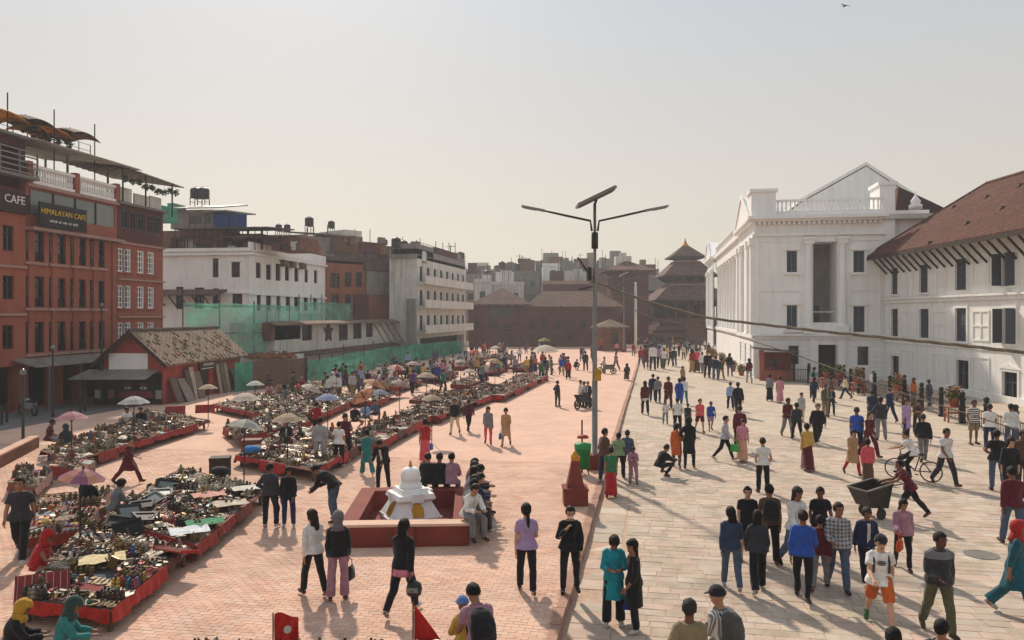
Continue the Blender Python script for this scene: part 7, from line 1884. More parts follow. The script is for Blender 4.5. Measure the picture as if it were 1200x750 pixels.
def raw_top(J, kind):
    mb = MB()
    off = {'tee': .014, 'shirt': .018, 'jacket': .030, 'kurta': .016, 'saree': .022, 'shawl': .02, 'vest': .026}[kind]
    trunk(mb, J, off, -.09, .46, .35 if kind in ('shirt', 'tee') else .15)
    if kind in ('kurta',):
        low = min((J['knee0'].z + J['knee1'].z) / 2, J['pelvis'].z - .30); c0 = spine(J, -.05)
        km = (J['knee0'] + J['knee1']) / 2; sep = abs(J['knee0'].y - J['knee1'].y) / 2; n = 14; rr = []
        for t, rx in ((0, .185), (.35, .20), (.7, .215), (1, .23)):
            cx = c0.lerp(Vector((km.x, km.y * .8, low)), t); ry = .135 + t * max(.02, sep + .0)
            rr.append([cx + Vector((rx * math.cos(2 * math.pi * k / n), ry * math.sin(2 * math.pi * k / n), 0)) for k in range(n)])
        mb.rings(rr)
    if kind in ('shawl', 'saree'):
        n = 16; rr = []
        for s, rx, ry in ((.46, .085, .085), (.42, .15, .115), (.35, .205, .145), (.24, .238 if kind == 'shawl' else .215, .16), (.10, .25 if kind == 'shawl' else .21, .17), (-.10 if kind == 'shawl' else .05, .262 if kind == 'shawl' else .195, .18)):
            c = spine(J, s); rr.append([c + Vector((rx * math.cos(2 * math.pi * k / n), ry * math.sin(2 * math.pi * k / n) + .012 * math.sin(5 * k), (.11 * (.35 - s) / .35 * math.cos(2 * math.pi * k / n + .6) if s < .35 else 0))) for k in range(n)])
        if kind == 'saree':
            rr = [[Vector((p.x if p.x > -.12 else p.x * .8, p.y, p.z)) for p in r_] for r_ in rr]
        mb.rings(rr)
    slv = {'tee': .62, 'shirt': 2, 'jacket': 2, 'kurta': 1.6, 'saree': .55, 'shawl': .3, 'vest': 2}[kind]
    r0 = .060 + off * .5
    for i, s in enumerate((-1, 1)):
        sh, el, wr = J['sh%d' % i], J['el%d' % i], J['wr%d' % i]
        pts = [sh - Vector((s * .06, 0, -.022)), sh - Vector((0, 0, .006)), sh.lerp(el, min(slv, 1.0))]; rad = [r0 - .006, r0, r0 - (.004 if slv > 1 else -.006)]
        if slv > 1: e = min(1, slv - 1) * .96; pts += [el.lerp(wr, e * .5), el.lerp(wr, e)]; rad += [r0 - .012, r0 - .020]
        mb.tube(pts, rad, 10)
    return mb
def raw_bottom(J, kind):
    mb = MB()
    if kind in ('skirt', 'long'):
        n = 16; rr = []; am = (J['ank0'] + J['ank1']) / 2; sep = abs(J['ank0'].y - J['ank1'].y) / 2; zl = min(J['ank0'].z, J['ank1'].z) + (.02 if kind == 'long' else .32); c0 = spine(J, .10)
        for t, rx in ((0, .155), (.15, .178), (.4, .19), (.7, .205), (1, .225)):
            c = c0.lerp(Vector((am.x, am.y, zl)), t); ry = .115 + .05 * t + sep * t * .9
            rr.append([c + Vector(((rx + .012 * math.sin(7 * k + t) * t) * math.cos(2 * math.pi * k / n), (ry + .012 * math.cos(5 * k) * t) * math.sin(2 * math.pi * k / n), 0)) for k in range(n)])
        mb.rings(rr); return mb
    trunk(mb, J, .008, -.09, .10)
    rk, ra = {'trousers': (.081, .069), 'slim': (.072, .056), 'wide': (.090, .100), 'shorts': (.092, 0), 'jeans': (.077, .064)}[kind]
    for i, s in enumerate((-1, 1)):
        hp, kn, an = J['hip%d' % i], J['knee%d' % i], J['ank%d' % i]
        if kind == 'shorts': mb.tube([hp + Vector((0, 0, .04)), hp.lerp(kn, .4), hp.lerp(kn, .88)], [.105, .102, .098], 10)
        else: mb.tube([hp + Vector((0, 0, .04)), hp.lerp(kn, .4), kn, kn.lerp(an, .5), kn.lerp(an, .97)], [.104, .096, rk, (rk + ra) / 2, ra], 10)
    return mb
def raw_shoe(J, i):
    h, t = J['heel%d' % i], J['toe%d' % i]; d = t - h; mb = MB()
    mb.tube([h + Vector((0, 0, .022)), h.lerp(t, .35) + Vector((0, 0, .03)), h.lerp(t, .7) + Vector((0, 0, .015)), t + d * .06 + Vector((0, 0, .004))], [.040, .046, .044, .030], 8)
    return mb
def hair_mesh(kind, J, seed):
    """hair, scarf, cap or hood in the head's frame"""
    mb = MB(); H, hm = J['head'], J['headm']; n, m = 18, 12
    def shell(grow, low, back_low, mi=0, fringe=.028, rough=.012):
        rr = []
        for i in range(m + 1):
            ph = math.pi / 2 - math.pi * i / m * .86; row = []
            for k in range(n):
                th = 2 * math.pi * k / n; x, y = math.cos(ph) * math.cos(th), math.cos(ph) * math.sin(th); z = math.sin(ph)
                front = max(0, y); lim = low + (back_low - low) * (0.5 - 0.5 * y / max(1e-3, math.hypot(x, y)))
                g = grow + .006 + rough * mnoise.noise((x * 4 + seed, y * 4, z * 4))
                lz = .022 + z * .098 * (1 + g / .1); frontlim = fringe if y > .35 * math.hypot(x, y) else lim
                if y > .35 * math.hypot(x, y) and lz < fringe: row.append(Vector((x * .055, y * .06, max(lz, fringe - .06)))); continue
                if lz < lim: lz = lim; row.append(Vector((x * (.077 + g) * .9, y * (.096 + g) * .9 - .008, lz))); continue
                row.append(Vector((x * (.077 + g), y * (.096 + g) - .008, lz)))
            rr.append([H + hm @ (v * 1.07) for v in row])
        mb.rings(rr, mi)
    if kind == 'short': shell(.008, .018, -.058, fringe=.066, rough=.016)
    elif kind == 'bald': shell(.006, .0, -.045, fringe=.06)
    elif kind in ('long', 'pony', 'bun'):
        shell(.017, -.04, -.09)
        if kind == 'long':
            rr = []; zb = J['u2']
            for t, w, dp in ((0, .085, .055), (.3, .095, .045), (.65, .10, .04), (1, .06, .022)):
                c = H + hm @ Vector((0, -.072, -.01)) + Vector((0, -.045 * t, -.36 * t)); rr.append([c + Vector((w * math.cos(2 * math.pi * k / 12), dp * math.sin(2 * math.pi * k / 12), .012 * math.sin(3 * k))) for k in range(12)])
            mb.rings(rr)
        elif kind == 'pony':
            c = H + hm @ Vector((0, -.10, .03)); mb.tube([c, c + Vector((0, -.045, -.02)), c + Vector((0, -.055, -.16)), c + Vector((0, -.035, -.34)), c + Vector((0, -.03, -.46))], [.022, .032, .034, .026, .008], 8)
        else:
            c = H + hm @ Vector((0, -.118, .01)); mb.sphere(c, .042, .036, .04)
    elif kind in ('scarf', 'hood'):
        shell(.030, -.07, -.12, fringe=.04)
        rr = []
        for t, w, dp in ((0, .095, .085), (.4, .105, .10), (1, .17, .14)):
            c = H + hm @ Vector((0, -.03, -.06)) + Vector((0, -.01, -.15 * t)); rr.append([c + Vector((w * math.cos(2 * math.pi * k / 14), dp * math.sin(2 * math.pi * k / 14), 0)) for k in range(14)])
        mb.rings(rr)
    elif kind == 'cap':
        shell(.018, .03, .0, fringe=.045)
        br = MB(); br.hexa([(-.07, .07, .048), (.07, .07, .048), (.05, .17, .036), (-.05, .17, .036)], [(-.07, .07, .060), (.07, .07, .060), (.05, .17, .046), (-.05, .17, .046)]); mb.add([H + hm @ Vector(v) for v in br.v], br.f)
    return mb
HAIR_PART = {'scarf': 'headscarf', 'hood': 'hood', 'cap': 'cap'}

# palette: everyday colour names
PC = {'black': '#1d1c20', 'charcoal': '#34343a', 'grey': '#77777a', 'pale grey': '#a9a8aa', 'white': '#d8d6d2', 'cream': '#cdbf9f', 'navy': '#252c4a', 'blue': '#2a4fa0', 'denim': '#4c5a70', 'light blue': '#8fa6c4',
      'dark denim': '#2c3850', 'red': '#a8262a', 'maroon': '#5a2028', 'pink': '#bd7c8c', 'coral': '#d0535c', 'orange': '#c2602a', 'yellow': '#c8a24c', 'tan': '#a98560', 'brown': '#5c4336', 'khaki': '#8b7d60', 'olive': '#55553c', 'green': '#2f6b45',
      'pale green': '#8aa27c', 'teal': '#2c7472', 'deep teal': '#1f5562', 'turquoise': '#1f8c9c', 'lilac': '#a58bb0', 'purple': '#60406f', 'mauve': '#9c7484', 'peach': '#d09a82'}
SK = ['#8a5f48', '#9a6e54', '#7a5240', '#a87c60', '#6d4838', '#b08a70']
PEOPLE = []
def P(px, yh, yf, face, pose, top, tc, bot, bc, hair='short', where='', lab=None, **kw): PEOPLE.append(dict(px=px, yh=yh, yf=yf, face=face, pose=pose, top=top, tc=tc, bot=bot, bc=bc, hair=hair, where=where, lab=lab, **kw))

# ---- on the stone paving
G1 = 'people walking on the stone paving'; G2 = 'people on the brick square'; G3 = 'people in the market'; G4 = 'crowd before the pagoda'; G5 = 'people sitting on the court wall'
P(808, 703, 856, -10, 'stand', 'vest', 'khaki', 'jeans', 'dark denim', lab='person in tan hooded vest with dark sleeves, head turned, at the lower frame edge', grp=G1, slv='charcoal')
P(846, 688, 836, -35, 'stand2', 'shirt', 'grey', 'trousers', 'black', 'cap', lab='person in striped grey shirt and dark cap carrying a grey backpack', grp=G1, pack='#4a4a46', mat='stripes')
P(1103, 727, 870, 20, 'stand', 'jacket', 'black', 'jeans', 'dark denim', lab='person in black jacket whose dark hair shows at the frame edge', grp=G1)
P(1047, 737, 885, 10, 'stand', 'shirt', 'brown', 'jeans', 'dark denim', 'bun', lab='person in brown top with hair bun at the frame edge', grp=G1)
P(719, 624, 733, 180, 'read', 'kurta', 'turquoise', 'wide', 'black', 'bun', lab='person in turquoise kurta and wide black trousers looking down at a phone', grp=G1, fem=1)
P(743, 632, 740, -100, 'stand2', 'kurta', 'black', 'trousers', 'black', 'long', lab='person in black kurta holding a blue bag beside the turquoise kurta', grp=G1, fem=1, bag=('#27408f', 'blue shoulder bag held by the person in black kurta'))
P(857, 594, 691, 8, 'walk', 'jacket', 'dark denim', 'jeans', 'denim', 'long', lab='person in dark denim jacket and light jeans with long black hair walking off', grp=G1, fem=1)
P(888, 598, 694, 5, 'walk2', 'shirt', 'charcoal', 'wide', 'black', 'long', lab='person in charcoal shirt and black flared trousers walking with long hair', grp=G1, fem=1)
P(876, 570, 657, 190, 'stand', 'tee', 'black', 'shorts', 'black', lab='person in black tee and black shorts facing the two long haired walkers', grp=G1)
P(902, 568, 661, 10, 'stand2', 'tee', 'brown', 'trousers', 'black', lab='person in dark brown tee with black backpack standing back turned', grp=G1, pack='#22201f')
P(933, 568, 668, 165, 'walk', 'shirt', 'white', 'jeans', 'denim', 'long', lab='person in loose white shirt and jeans with long hair over the shoulder', grp=G1, fem=1)
P(961, 569, 656, 190, 'walk2', 'tee', 'black', 'trousers', 'black', lab='person in plain black tee and trousers walking beside the white shirt', grp=G1)
P(941, 598, 703, 30, 'walk', 'jacket', 'blue', 'slim', 'black', lab='person in bright blue jacket and black trousers striding off', grp=G1)
P(961, 604, 692, 25, 'walk2', 'shirt', 'maroon', 'jeans', 'grey', lab='person in maroon top and grey jeans walking beside the blue jacket', grp=G1)
P(982, 588, 693, 195, 'walk', 'shirt', 'pale grey', 'jeans', 'denim', lab='person in checked grey shirt and jeans walking past the cart', grp=G1, mat='plaid')
P(1015, 592, 684, 185, 'walk2', 'jacket', 'navy', 'trousers', 'black', 'bun', lab='person in navy jacket over pink top walking in front of the cart', grp=G1, fem=1)
P(1058, 584, 668, 200, 'walk', 'jacket', 'mauve', 'slim', 'black', 'bun', lab='person in mauve cardigan and black leggings carrying an orange bag', grp=G1, fem=1, bag=('#c2522a', 'orange shopping bag hanging from the mauve cardigan arm'))
P(1031, 620, 738, 195, 'stride', 'tee', 'white', 'shorts', 'orange', 'cap', lab='person in white printed tee, orange shorts and dark cap striding with a pack', grp=G1, skin='#c09478', pack='#2a3140', shoe='#3f5a3a', prnt=1)
P(1100, 622, 744, 185, 'walk', 'jacket', 'charcoal', 'trousers', 'olive', 'bald', lab='person in black and grey sweater and olive trousers walking towards the lens', grp=G1, skin='#5a3a2c', mat='yoke')
P(1190, 608, 722, 120, 'walk2', 'kurta', 'deep teal', 'wide', 'deep teal', 'scarf', lab='person in deep teal suit with red headscarf at the frame edge', grp=G1, fem=1, hc='#a02a26')
P(1187, 537, 640, 10, 'walk', 'shirt', 'maroon', 'jeans', 'denim', 'bald', lab='person in maroon shirt and jeans walking away near the fence end', grp=G1)
P(1066, 535, 609, -78, 'push', 'tee', 'maroon', 'trousers', 'black', lab='person in maroon tee leaning to push the refuse cart', grp=G1)
P(1108, 500, 569, 170, 'walk', 'tee', 'white', 'jeans', 'charcoal', lab='person in white tee and black jeans walking beside the bicycle', grp=G1)
P(1082, 484, 541, 15, 'walk2', 'jacket', 'black', 'jeans', 'grey', lab='person in black jacket and grey jeans walking away behind the bicycle', grp=G1)
P(1017, 514, 571, 10, 'stand', 'shirt', 'coral', 'long', 'brown', 'bun', lab='person in coral top and brown long skirt seen from behind', grp=G1, fem=1)
P(999, 502, 557, 175, 'walk', 'kurta', 'tan', 'slim', 'red', 'bun', lab='person in tan kurta and red leggings walking towards the cart', grp=G1, fem=1)
P(1004, 475, 534, 20, 'stand', 'tee', 'blue', 'trousers', 'navy', lab='person in bright blue tee standing behind the tan kurta', grp=G1)
P(1019, 481, 536, 160, 'walk', 'shirt', 'maroon', 'trousers', 'maroon', lab='person in maroon sweatshirt beside the bright blue tee', grp=G1)
P(1022, 451, 503, 40, 'stand2', 'jacket', 'navy', 'jeans', 'dark denim', lab='person in navy jacket standing by the red flower stand', grp=G1)
P(1032, 459, 516, 10, 'stand', 'shirt', 'charcoal', 'trousers', 'grey', lab='person in patterned charcoal shirt and grey trousers by the fence', grp=G1, mat='plaid')
P(1043, 454, 495, -20, 'walk', 'shirt', 'navy', 'trousers', 'navy', lab='person in navy shirt and trousers stepping along the fence', grp=G1)
P(1062, 467, 516, 160, 'stand', 'kurta', 'lilac', 'slim', 'navy', 'long', lab='person in lilac kurta by the second flower stand', grp=G1, fem=1)
P(1075, 468, 508, 200, 'stand2', 'jacket', 'brown', 'trousers', 'black', 'long', lab='person in brown jacket beside the lilac kurta', grp=G1, fem=1)
P(1141, 466, 521, 170, 'pockets', 'tee', 'white', 'shorts', 'khaki', lab='person in black and white striped polo and khaki shorts by the fence', grp=G1, mat='bars')
P(1160, 470, 528, 15, 'stand', 'tee', 'white', 'jeans', 'navy', lab='person in white tee with dark strap standing back turned by the fence', grp=G1)
P(1185, 470, 528, 30, 'stand2', 'shirt', 'white', 'jeans', 'denim', lab='person in pinkish white shirt and jeans at the fence end', grp=G1)
P(1168, 500, 575, 20, 'stand', 'tee', 'black', 'jeans', 'denim', lab='person in black tee and faded jeans before the striped polo', grp=G1)
P(1184, 512, 585, 200, 'stand2', 'kurta', 'black', 'trousers', 'black', 'long', lab='person in long black dress beside the black tee', grp=G1, fem=1)
P(1198, 498, 575, 180, 'stand', 'jacket', 'brown', 'trousers', 'black', lab='person in brown jacket half cut by the frame edge', grp=G1)
P(967, 450, 489, 160, 'stand', 'jacket', 'olive', 'trousers', 'khaki', lab='person in olive jacket and khaki trousers standing before the dark doorway', grp=G1)
P(974, 453, 487, 200, 'stand2', 'jacket', 'charcoal', 'jeans', 'dark denim', 'bun', lab='person in charcoal jacket close beside the olive jacket', grp=G1, fem=1)
P(902, 438, 470, 20, 'stand', 'shawl', 'grey', 'long', 'black', 'bun', lab='person in grey shawl and long black skirt by the kiosk', grp=G1, fem=1)
P(914, 440, 472, 30, 'walk', 'saree', 'pink', 'long', 'pink', 'bun', lab='person in pink sari walking past the kiosk', grp=G1, fem=1)
P(923, 466, 512, 175, 'walk', 'shirt', 'maroon', 'jeans', 'grey', lab='person in maroon shirt walking beside the dark jacket wearer', grp=G1)
P(934, 470, 517, 10, 'stride', 'jacket', 'charcoal', 'slim', 'black', lab='person in patterned charcoal jacket striding off with legs apart', grp=G1)
P(939, 460, 496, 165, 'stand', 'shirt', 'pale grey', 'trousers', 'cream', lab='person in pale grey shirt behind the maroon shirt', grp=G1)
P(958, 472, 520, 185, 'walk2', 'shirt', 'black', 'trousers', 'black', lab='stocky person in loose black shirt behind the yellow shawl', grp=G1, fat=1.15)
P(946, 495, 551, 5, 'walk', 'shawl', 'yellow', 'long', 'maroon', 'bun', lab='person wrapped in yellow shawl over long dark red dress', grp=G1, fem=1)
P(894, 513, 577, 0, 'pockets', 'tee', 'white', 'trousers', 'black', lab='person in white tee and black trousers standing back turned, hands in pockets', grp=G1)
P(849, 486, 540, 110, 'walk', 'shirt', 'pale grey', 'slim', 'black', lab='person in grey shirt carrying a bright green bag', grp=G1, bag=('#3aa84a', 'bright green bag carried beside the pink sari'))
P(870, 490, 541, 185, 'walk2', 'saree', 'pink', 'long', 'peach', 'bun', lab='person in pink and peach sari beside the green bag carrier', grp=G1, fem=1)
P(867, 475, 529, 10, 'walk', 'shirt', 'maroon', 'trousers', 'black', 'short', lab='person in dark maroon shirt with black handbag behind the pink sari', grp=G1, bag=('#1f1c1e', 'black handbag hanging beside the dark maroon shirt'))
P(793, 496, 548, 15, 'walk', 'kurta', 'orange', 'slim', 'brown', 'bun', lab='person in orange kurta walking beside the black gown', grp=G1, fem=1)
P(807, 489, 549, 10, 'stand', 'kurta', 'black', 'slim', 'black', 'scarf', lab='person in long black gown and headscarf beside the orange kurta', grp=G1, fem=1, hc='#1d1c20')
P(773, 528, 559, 60, 'crouch', 'jacket', 'black', 'slim', 'black', lab='person in black crouching alone on the paving', grp=G1, absh=1.68)
P(708, 502, 566, 60, 'stand', 'jacket', 'brown', 'jeans', 'dark denim', lab='person in brown jacket standing by the green bin', grp=G2)
P(725, 507, 561, 10, 'stand', 'tee', 'pale green', 'trousers', 'black', lab='person in pale green tee beside the lamp base', grp=G1)
P(735, 504, 559, 20, 'pockets', 'shirt', 'denim', 'trousers', 'charcoal', lab='person in blue denim shirt, hands on hips, beside the pale green tee', grp=G1)
P(742, 523, 567, 190, 'stand2', 'shirt', 'mauve', 'trousers', 'mauve', lab='child in mauve pyjamas in front of the blue denim shirt', grp=G1)
P(716, 525, 583, 5, 'stand', 'saree', 'green', 'long', 'red', 'bun', lab='person in green blouse and bright red sari back turned at the kerb', grp=G1, fem=1)
P(820, 467, 507, 175, 'walk', 'tee', 'coral', 'shorts', 'maroon', lab='child in coral tee and maroon shorts walking hand in hand', grp=G1)
P(833, 470, 505, 180, 'walk2', 'tee', 'blue', 'shorts', 'lilac', lab='child in blue tee and lilac shorts beside the coral tee', grp=G1)
P(794, 466, 507, 10, 'walk', 'tee', 'white', 'trousers', 'black', lab='person in white tee and black trousers behind the orange kurta', grp=G1)
P(806, 472, 503, 15, 'walk2', 'tee', 'charcoal', 'trousers', 'charcoal', lab='child in charcoal clothes following the white tee', grp=G1)
P(780, 470, 497, 180, 'stand', 'tee', 'white', 'jeans', 'grey', lab='small child in white top walking by the kerb group', grp=G1)
P(756, 437, 486, 5, 'walk', 'jacket', 'maroon', 'trousers', 'black', 'long', lab='person with long hair, dark top and white cloth tied at the waist by the kerb', grp=G1, fem=1, tied='#c9c8c4')
P(765, 438, 471, 10, 'walk2', 'jacket', 'navy', 'trousers', 'navy', lab='person in navy jacket and trousers walking beside the long haired one', grp=G1)
P(771, 441, 472, 15, 'walk', 'shirt', 'grey', 'trousers', 'charcoal', lab='person in grey shirt just behind the navy jacket', grp=G1)
P(783, 440, 479, 180, 'walk', 'shirt', 'maroon', 'trousers', 'maroon', lab='person all in maroon carrying a dark bag along the paving', grp=G1, bag=('#4a2226', 'dark maroon bag hanging from the maroon walker'))
P(796, 443, 478, 10, 'walk2', 'kurta', 'blue', 'slim', 'blue', 'bun', lab='person in blue kurta on the paving beside a white blouse', grp=G1, fem=1)
P(802, 441, 474, 5, 'walk', 'shirt', 'white', 'jeans', 'teal', 'bun', lab='person in white blouse beside the blue kurta', grp=G1, fem=1)
P(800, 429, 452, 185, 'walk', 'saree', 'tan', 'long', 'brown', 'scarf', lab='person in tan sari and scarf beyond the white blouse', grp=G1, fem=1, hc='#3a3230')
P(856, 447, 480, 10, 'walk', 'shirt', 'light blue', 'trousers', 'navy', lab='person in light blue shirt and navy trousers near the palace', grp=G1)
P(865, 446, 488, 5, 'walk2', 'shirt', 'black', 'trousers', 'black', lab='person all in black walking just beside the light blue shirt', grp=G1)
for i, (px, yh, yf, t, tc, b, bc, hr) in enumerate(((811, 409, 436, 'saree', 'red', 'long', 'tan', 'scarf'), (817, 408, 436, 'saree', 'coral', 'long', 'brown', 'bun'), (823, 412, 437, 'shirt', 'white', 'jeans', 'grey', 'short'), (829, 411, 443, 'jacket', 'black', 'trousers', 'charcoal', 'short'), (834, 416, 443, 'shirt', 'purple', 'jeans', 'denim', 'short'), (839, 417, 446, 'jacket', 'navy', 'jeans', 'denim', 'short'), (845, 419, 445, 'shirt', 'olive', 'trousers', 'khaki', 'short'), (855, 414, 441, 'jacket', 'black', 'jeans', 'denim', 'long'), (878, 420, 449, 'jacket', 'maroon', 'jeans', 'pale grey', 'long'))):
    P(px, yh, yf, rnd.choice((0, 175, 10, -20)), rnd.choice(('walk', 'walk2', 'stand')), t, tc, b, bc, hr, 'strolling along the palace flower pots', grp=G1, fem=hr != 'short')
for i, (px, yh, yf, t, tc, b, bc, hr) in enumerate(((757, 404, 433, 'kurta', 'maroon', 'slim', 'maroon', 'bun'), (765, 402, 434, 'shirt', 'white', 'trousers', 'charcoal', 'short'), (773, 405, 432, 'shirt', 'lilac', 'trousers', 'black', 'short'), (778, 407, 433, 'tee', 'white', 'trousers', 'olive', 'short'), (786, 408, 429, 'shirt', 'maroon', 'trousers', 'black', 'short'), (790, 407, 430, 'jacket', 'charcoal', 'jeans', 'dark denim', 'short'), (801, 404, 422, 'shirt', 'cream', 'trousers', 'brown', 'short'), (751, 406, 428, 'shirt', 'red', 'jeans', 'denim', 'short'), (769, 400, 424, 'jacket', 'purple', 'trousers', 'black', 'long'))):
    P(px, yh, yf, rnd.choice((0, 175, 10, -20)), rnd.choice(('walk', 'walk2', 'stand')), t, tc, b, bc, hr, 'walking where the kerb nears the pagoda', grp=G1, fem=hr != 'short')
# cyclist
P(1068, 498, 566, -52, 'ride', 'tee', 'white', 'trousers', 'black', lab='person in white tee riding the black bicycle', grp=G1, absh=1.68, at_=(bkp.x + .0, bkp.y, 0))
# ---- brick square
P(617, 590, 695, 0, 'walk', 'tee', 'lilac', 'trousers', 'black', 'pony', lab='person in lilac tee and black trousers with long ponytail walking off', grp=G2, fem=1, bag=('#cfccd0', 'white cloth bag hanging by the lilac tee'))
P(668, 592, 694, 178, 'face', 'shirt', 'black', 'slim', 'black', lab='person all in black with a hand raised to the masked face near the kerb', grp=G2, mask=1)
P(563, 684, 838, -20, 'stoop', 'tee', 'mauve', 'jeans', 'dark denim', lab='person in mauve tee with big black backpack bending in the foreground', grp=G2, pack='#1f1d22', absh=1.72)
P(545, 700, 815, -30, 'stand2', 'shirt', 'yellow', 'trousers', 'brown', 'cap', lab='child in ochre top and blue cap beside the bending backpacker', grp=G2, hc='#5f7fb0')
P(367, 597, 698, -40, 'walk', 'shirt', 'white', 'trousers', 'black', 'long', lab='person in white shirt with long hair and black trousers walking in a pair', grp=G2, fem=1)
P(396, 600, 703, -5, 'stand', 'jacket', 'black', 'wide', 'mauve', 'scarf', lab='person in black top, grey headscarf and pale pink wide trousers', grp=G2, fem=1, hc='#6a6468', bag=('#1c1a1c', 'round black bag at the hip of the pale pink trousers'))
P(472, 607, 720, 20, 'walk2', 'jacket', 'black', 'trousers', 'black', 'long', lab='person in black with pink top tied at the waist holding a helmet', grp=G2, fem=1, tied='#c07c94', helmet=1)
P(316, 543, 618, 10, 'stand', 'jacket', 'charcoal', 'trousers', 'black', lab='person in charcoal jacket standing by the framed goods stall', grp=G2)
P(338, 550, 618, 170, 'stand2', 'shirt', 'black', 'jeans', 'navy', 'bun', lab='person in black top with pink scarf and navy jeans beside the charcoal jacket', grp=G2, fem=1)
P(391, 568, 612, -70, 'bend', 'jacket', 'black', 'jeans', 'denim', lab='person in black jacket bent forward beside the red court wall', grp=G2, absh=1.72)
P(449, 524, 575, 190, 'stoop', 'jacket', 'black', 'slim', 'black', lab='person in black stooping behind the red court', grp=G2, absh=1.68)
P(430, 505, 557, -30, 'walk', 'kurta', 'teal', 'wide', 'teal', 'bun', lab='person in flowing teal dress walking past the stalls', grp=G2, fem=1)
P(375, 489, 547, 5, 'pockets', 'jacket', 'pale grey', 'trousers', 'pale grey', lab='person in pale grey jacket, arms spread, at the statue stall', grp=G3)
P(397, 494, 547, 15, 'stand', 'tee', 'white', 'trousers', 'black', lab='person in white tee and black trousers at the statue stall', grp=G3)
P(405, 484, 540, 190, 'stand2', 'shirt', 'maroon', 'trousers', 'black', 'long', lab='person in maroon top behind the white tee at the statue stall', grp=G3, fem=1)
P(498, 490, 541, 0, 'walk', 'saree', 'red', 'long', 'coral', 'bun', lab='person in red sari with blue bag on the open bricks', grp=G2, fem=1, bag=('#3a5fae', 'blue bag on the back of the red sari'))
P(572, 476, 521, 180, 'walk', 'shawl', 'grey', 'slim', 'coral', 'long', lab='person in grey shawl and coral leggings walking on the open bricks', grp=G2, fem=1)
P(593, 477, 523, 190, 'walk2', 'kurta', 'tan', 'slim', 'tan', 'bun', lab='person in tan kurta carrying a blue bag on the open bricks', grp=G2, fem=1, bag=('#2f6fc0', 'bright blue bag in the hand of the tan kurta'))
P(549, 468, 506, 20, 'walk', 'shirt', 'maroon', 'slim', 'black', lab='person in maroon checked shirt leaving the stalls', grp=G2, mat='plaid')
P(533, 466, 509, 190, 'walk2', 'jacket', 'black', 'slim', 'cream', lab='person in black jacket and cream trousers leaving the stalls', grp=G2)
P(653, 451, 477, 60, 'stand', 'jacket', 'charcoal', 'slim', 'charcoal', lab='lone person in charcoal standing on the empty bricks', grp=G2)
P(680, 447, 476, 100, 'stand', 'shirt', 'white', 'trousers', 'charcoal', lab='person in white shirt standing by the dark motorbike', grp=G2)
P(685, 452, 478, -60, 'stand2', 'tee', 'pale grey', 'trousers', 'black', lab='person in pale grey tee leaning at the dark motorbike', grp=G2)
P(689, 456, 478, 200, 'stand', 'jacket', 'charcoal', 'trousers', 'charcoal', lab='person in charcoal jacket behind the dark motorbike', grp=G2)
P(708, 420, 438, 80, 'stand', 'shirt', 'pale grey', 'trousers', 'grey', lab='person in pale grey shirt beside the grey motorbike', grp=G2)
P(722, 413, 434, -30, 'walk', 'shirt', 'mauve', 'trousers', 'charcoal', lab='person in mauve shirt walking past the grey motorbike', grp=G2)
P(735, 421, 446, 0, 'sit', 'jacket', 'charcoal', 'long', 'brown', 'scarf', lab='person in dark cloak sitting on the kerb by the far lamp', grp=G2, hc='#26242a', absh=1.7)
P(674, 421, 434, 40, 'crouch', 'jacket', 'black', 'slim', 'charcoal', lab='person in black crouching on the far bricks', grp=G2, absh=1.65)
P(686, 407, 435, 0, 'stand', 'jacket', 'charcoal', 'trousers', 'black', lab='person in charcoal standing before the guard hut', grp=G2)
P(682, 400, 424, 170, 'stand', 'shirt', 'denim', 'trousers', 'grey', lab='person in blue shirt standing before the dark hall', grp=G2)
P(150, 510, 567, 95, 'stride', 'kurta', 'maroon', 'trousers', 'maroon', lab='person in dark red tunic striding across the bare bricks between stalls', grp=G2)
P(24, 556, 658, 165, 'walk', 'tee', 'charcoal', 'trousers', 'black', lab='person in black tee with waist pouch walking between the near stalls', grp=G2, skin='#9a6e54')
# sellers
P(45, 620, 682, 80, 'ground', 'shawl', 'red', 'skirt', 'red', 'hood', lab='seller wrapped in red hood and shawl seated behind the bowl stall', grp=G3, hc='#a8221e', absh=1.6, zoff=.15)
P(72, 703, 768, 70, 'ground', 'shirt', 'teal', 'skirt', 'pale grey', 'scarf', lab='seller in teal top and dark cap seated at the lower frame corner', grp=G3, hc='#2c4440', absh=1.62)
P(12, 712, 772, 60, 'ground', 'jacket', 'black', 'skirt', 'brown', 'scarf', lab='seller in black with yellow headscarf seated at the frame corner', grp=G3, hc='#b88a2c', absh=1.6)
P(57, 494, 532, 60, 'sit', 'tee', 'maroon', 'trousers', 'grey', lab='seller in maroon tee seated under the faded pink parasol', grp=G3, absh=1.66)
P(78, 502, 534, -40, 'ground', 'kurta', 'charcoal', 'skirt', 'teal', 'scarf', lab='seller in dark dress seated beside the maroon tee', grp=G3, hc='#3a3a44', absh=1.6, zoff=.3)
P(150, 483, 506, 170, 'ground', 'tee', 'white', 'trousers', 'grey', lab='seller in white tee seated under the pale grey parasol', grp=G3, absh=1.62, zoff=.25)
P(167, 482, 506, 180, 'ground', 'shirt', 'black', 'trousers', 'grey', lab='seller in black shirt seated under the pale grey parasol', grp=G3, absh=1.66, zoff=.25)
P(134, 570, 612, 40, 'ground', 'shirt', 'grey', 'skirt', 'maroon', 'bun', lab='seller in grey top seated under the purple parasol', grp=G3, absh=1.62, zoff=.2)
P(100, 570, 606, 0, 'ground', 'shirt', 'black', 'skirt', 'black', 'bun', lab='seller in black hidden below the purple parasol', grp=G3, absh=1.62, zoff=.2)
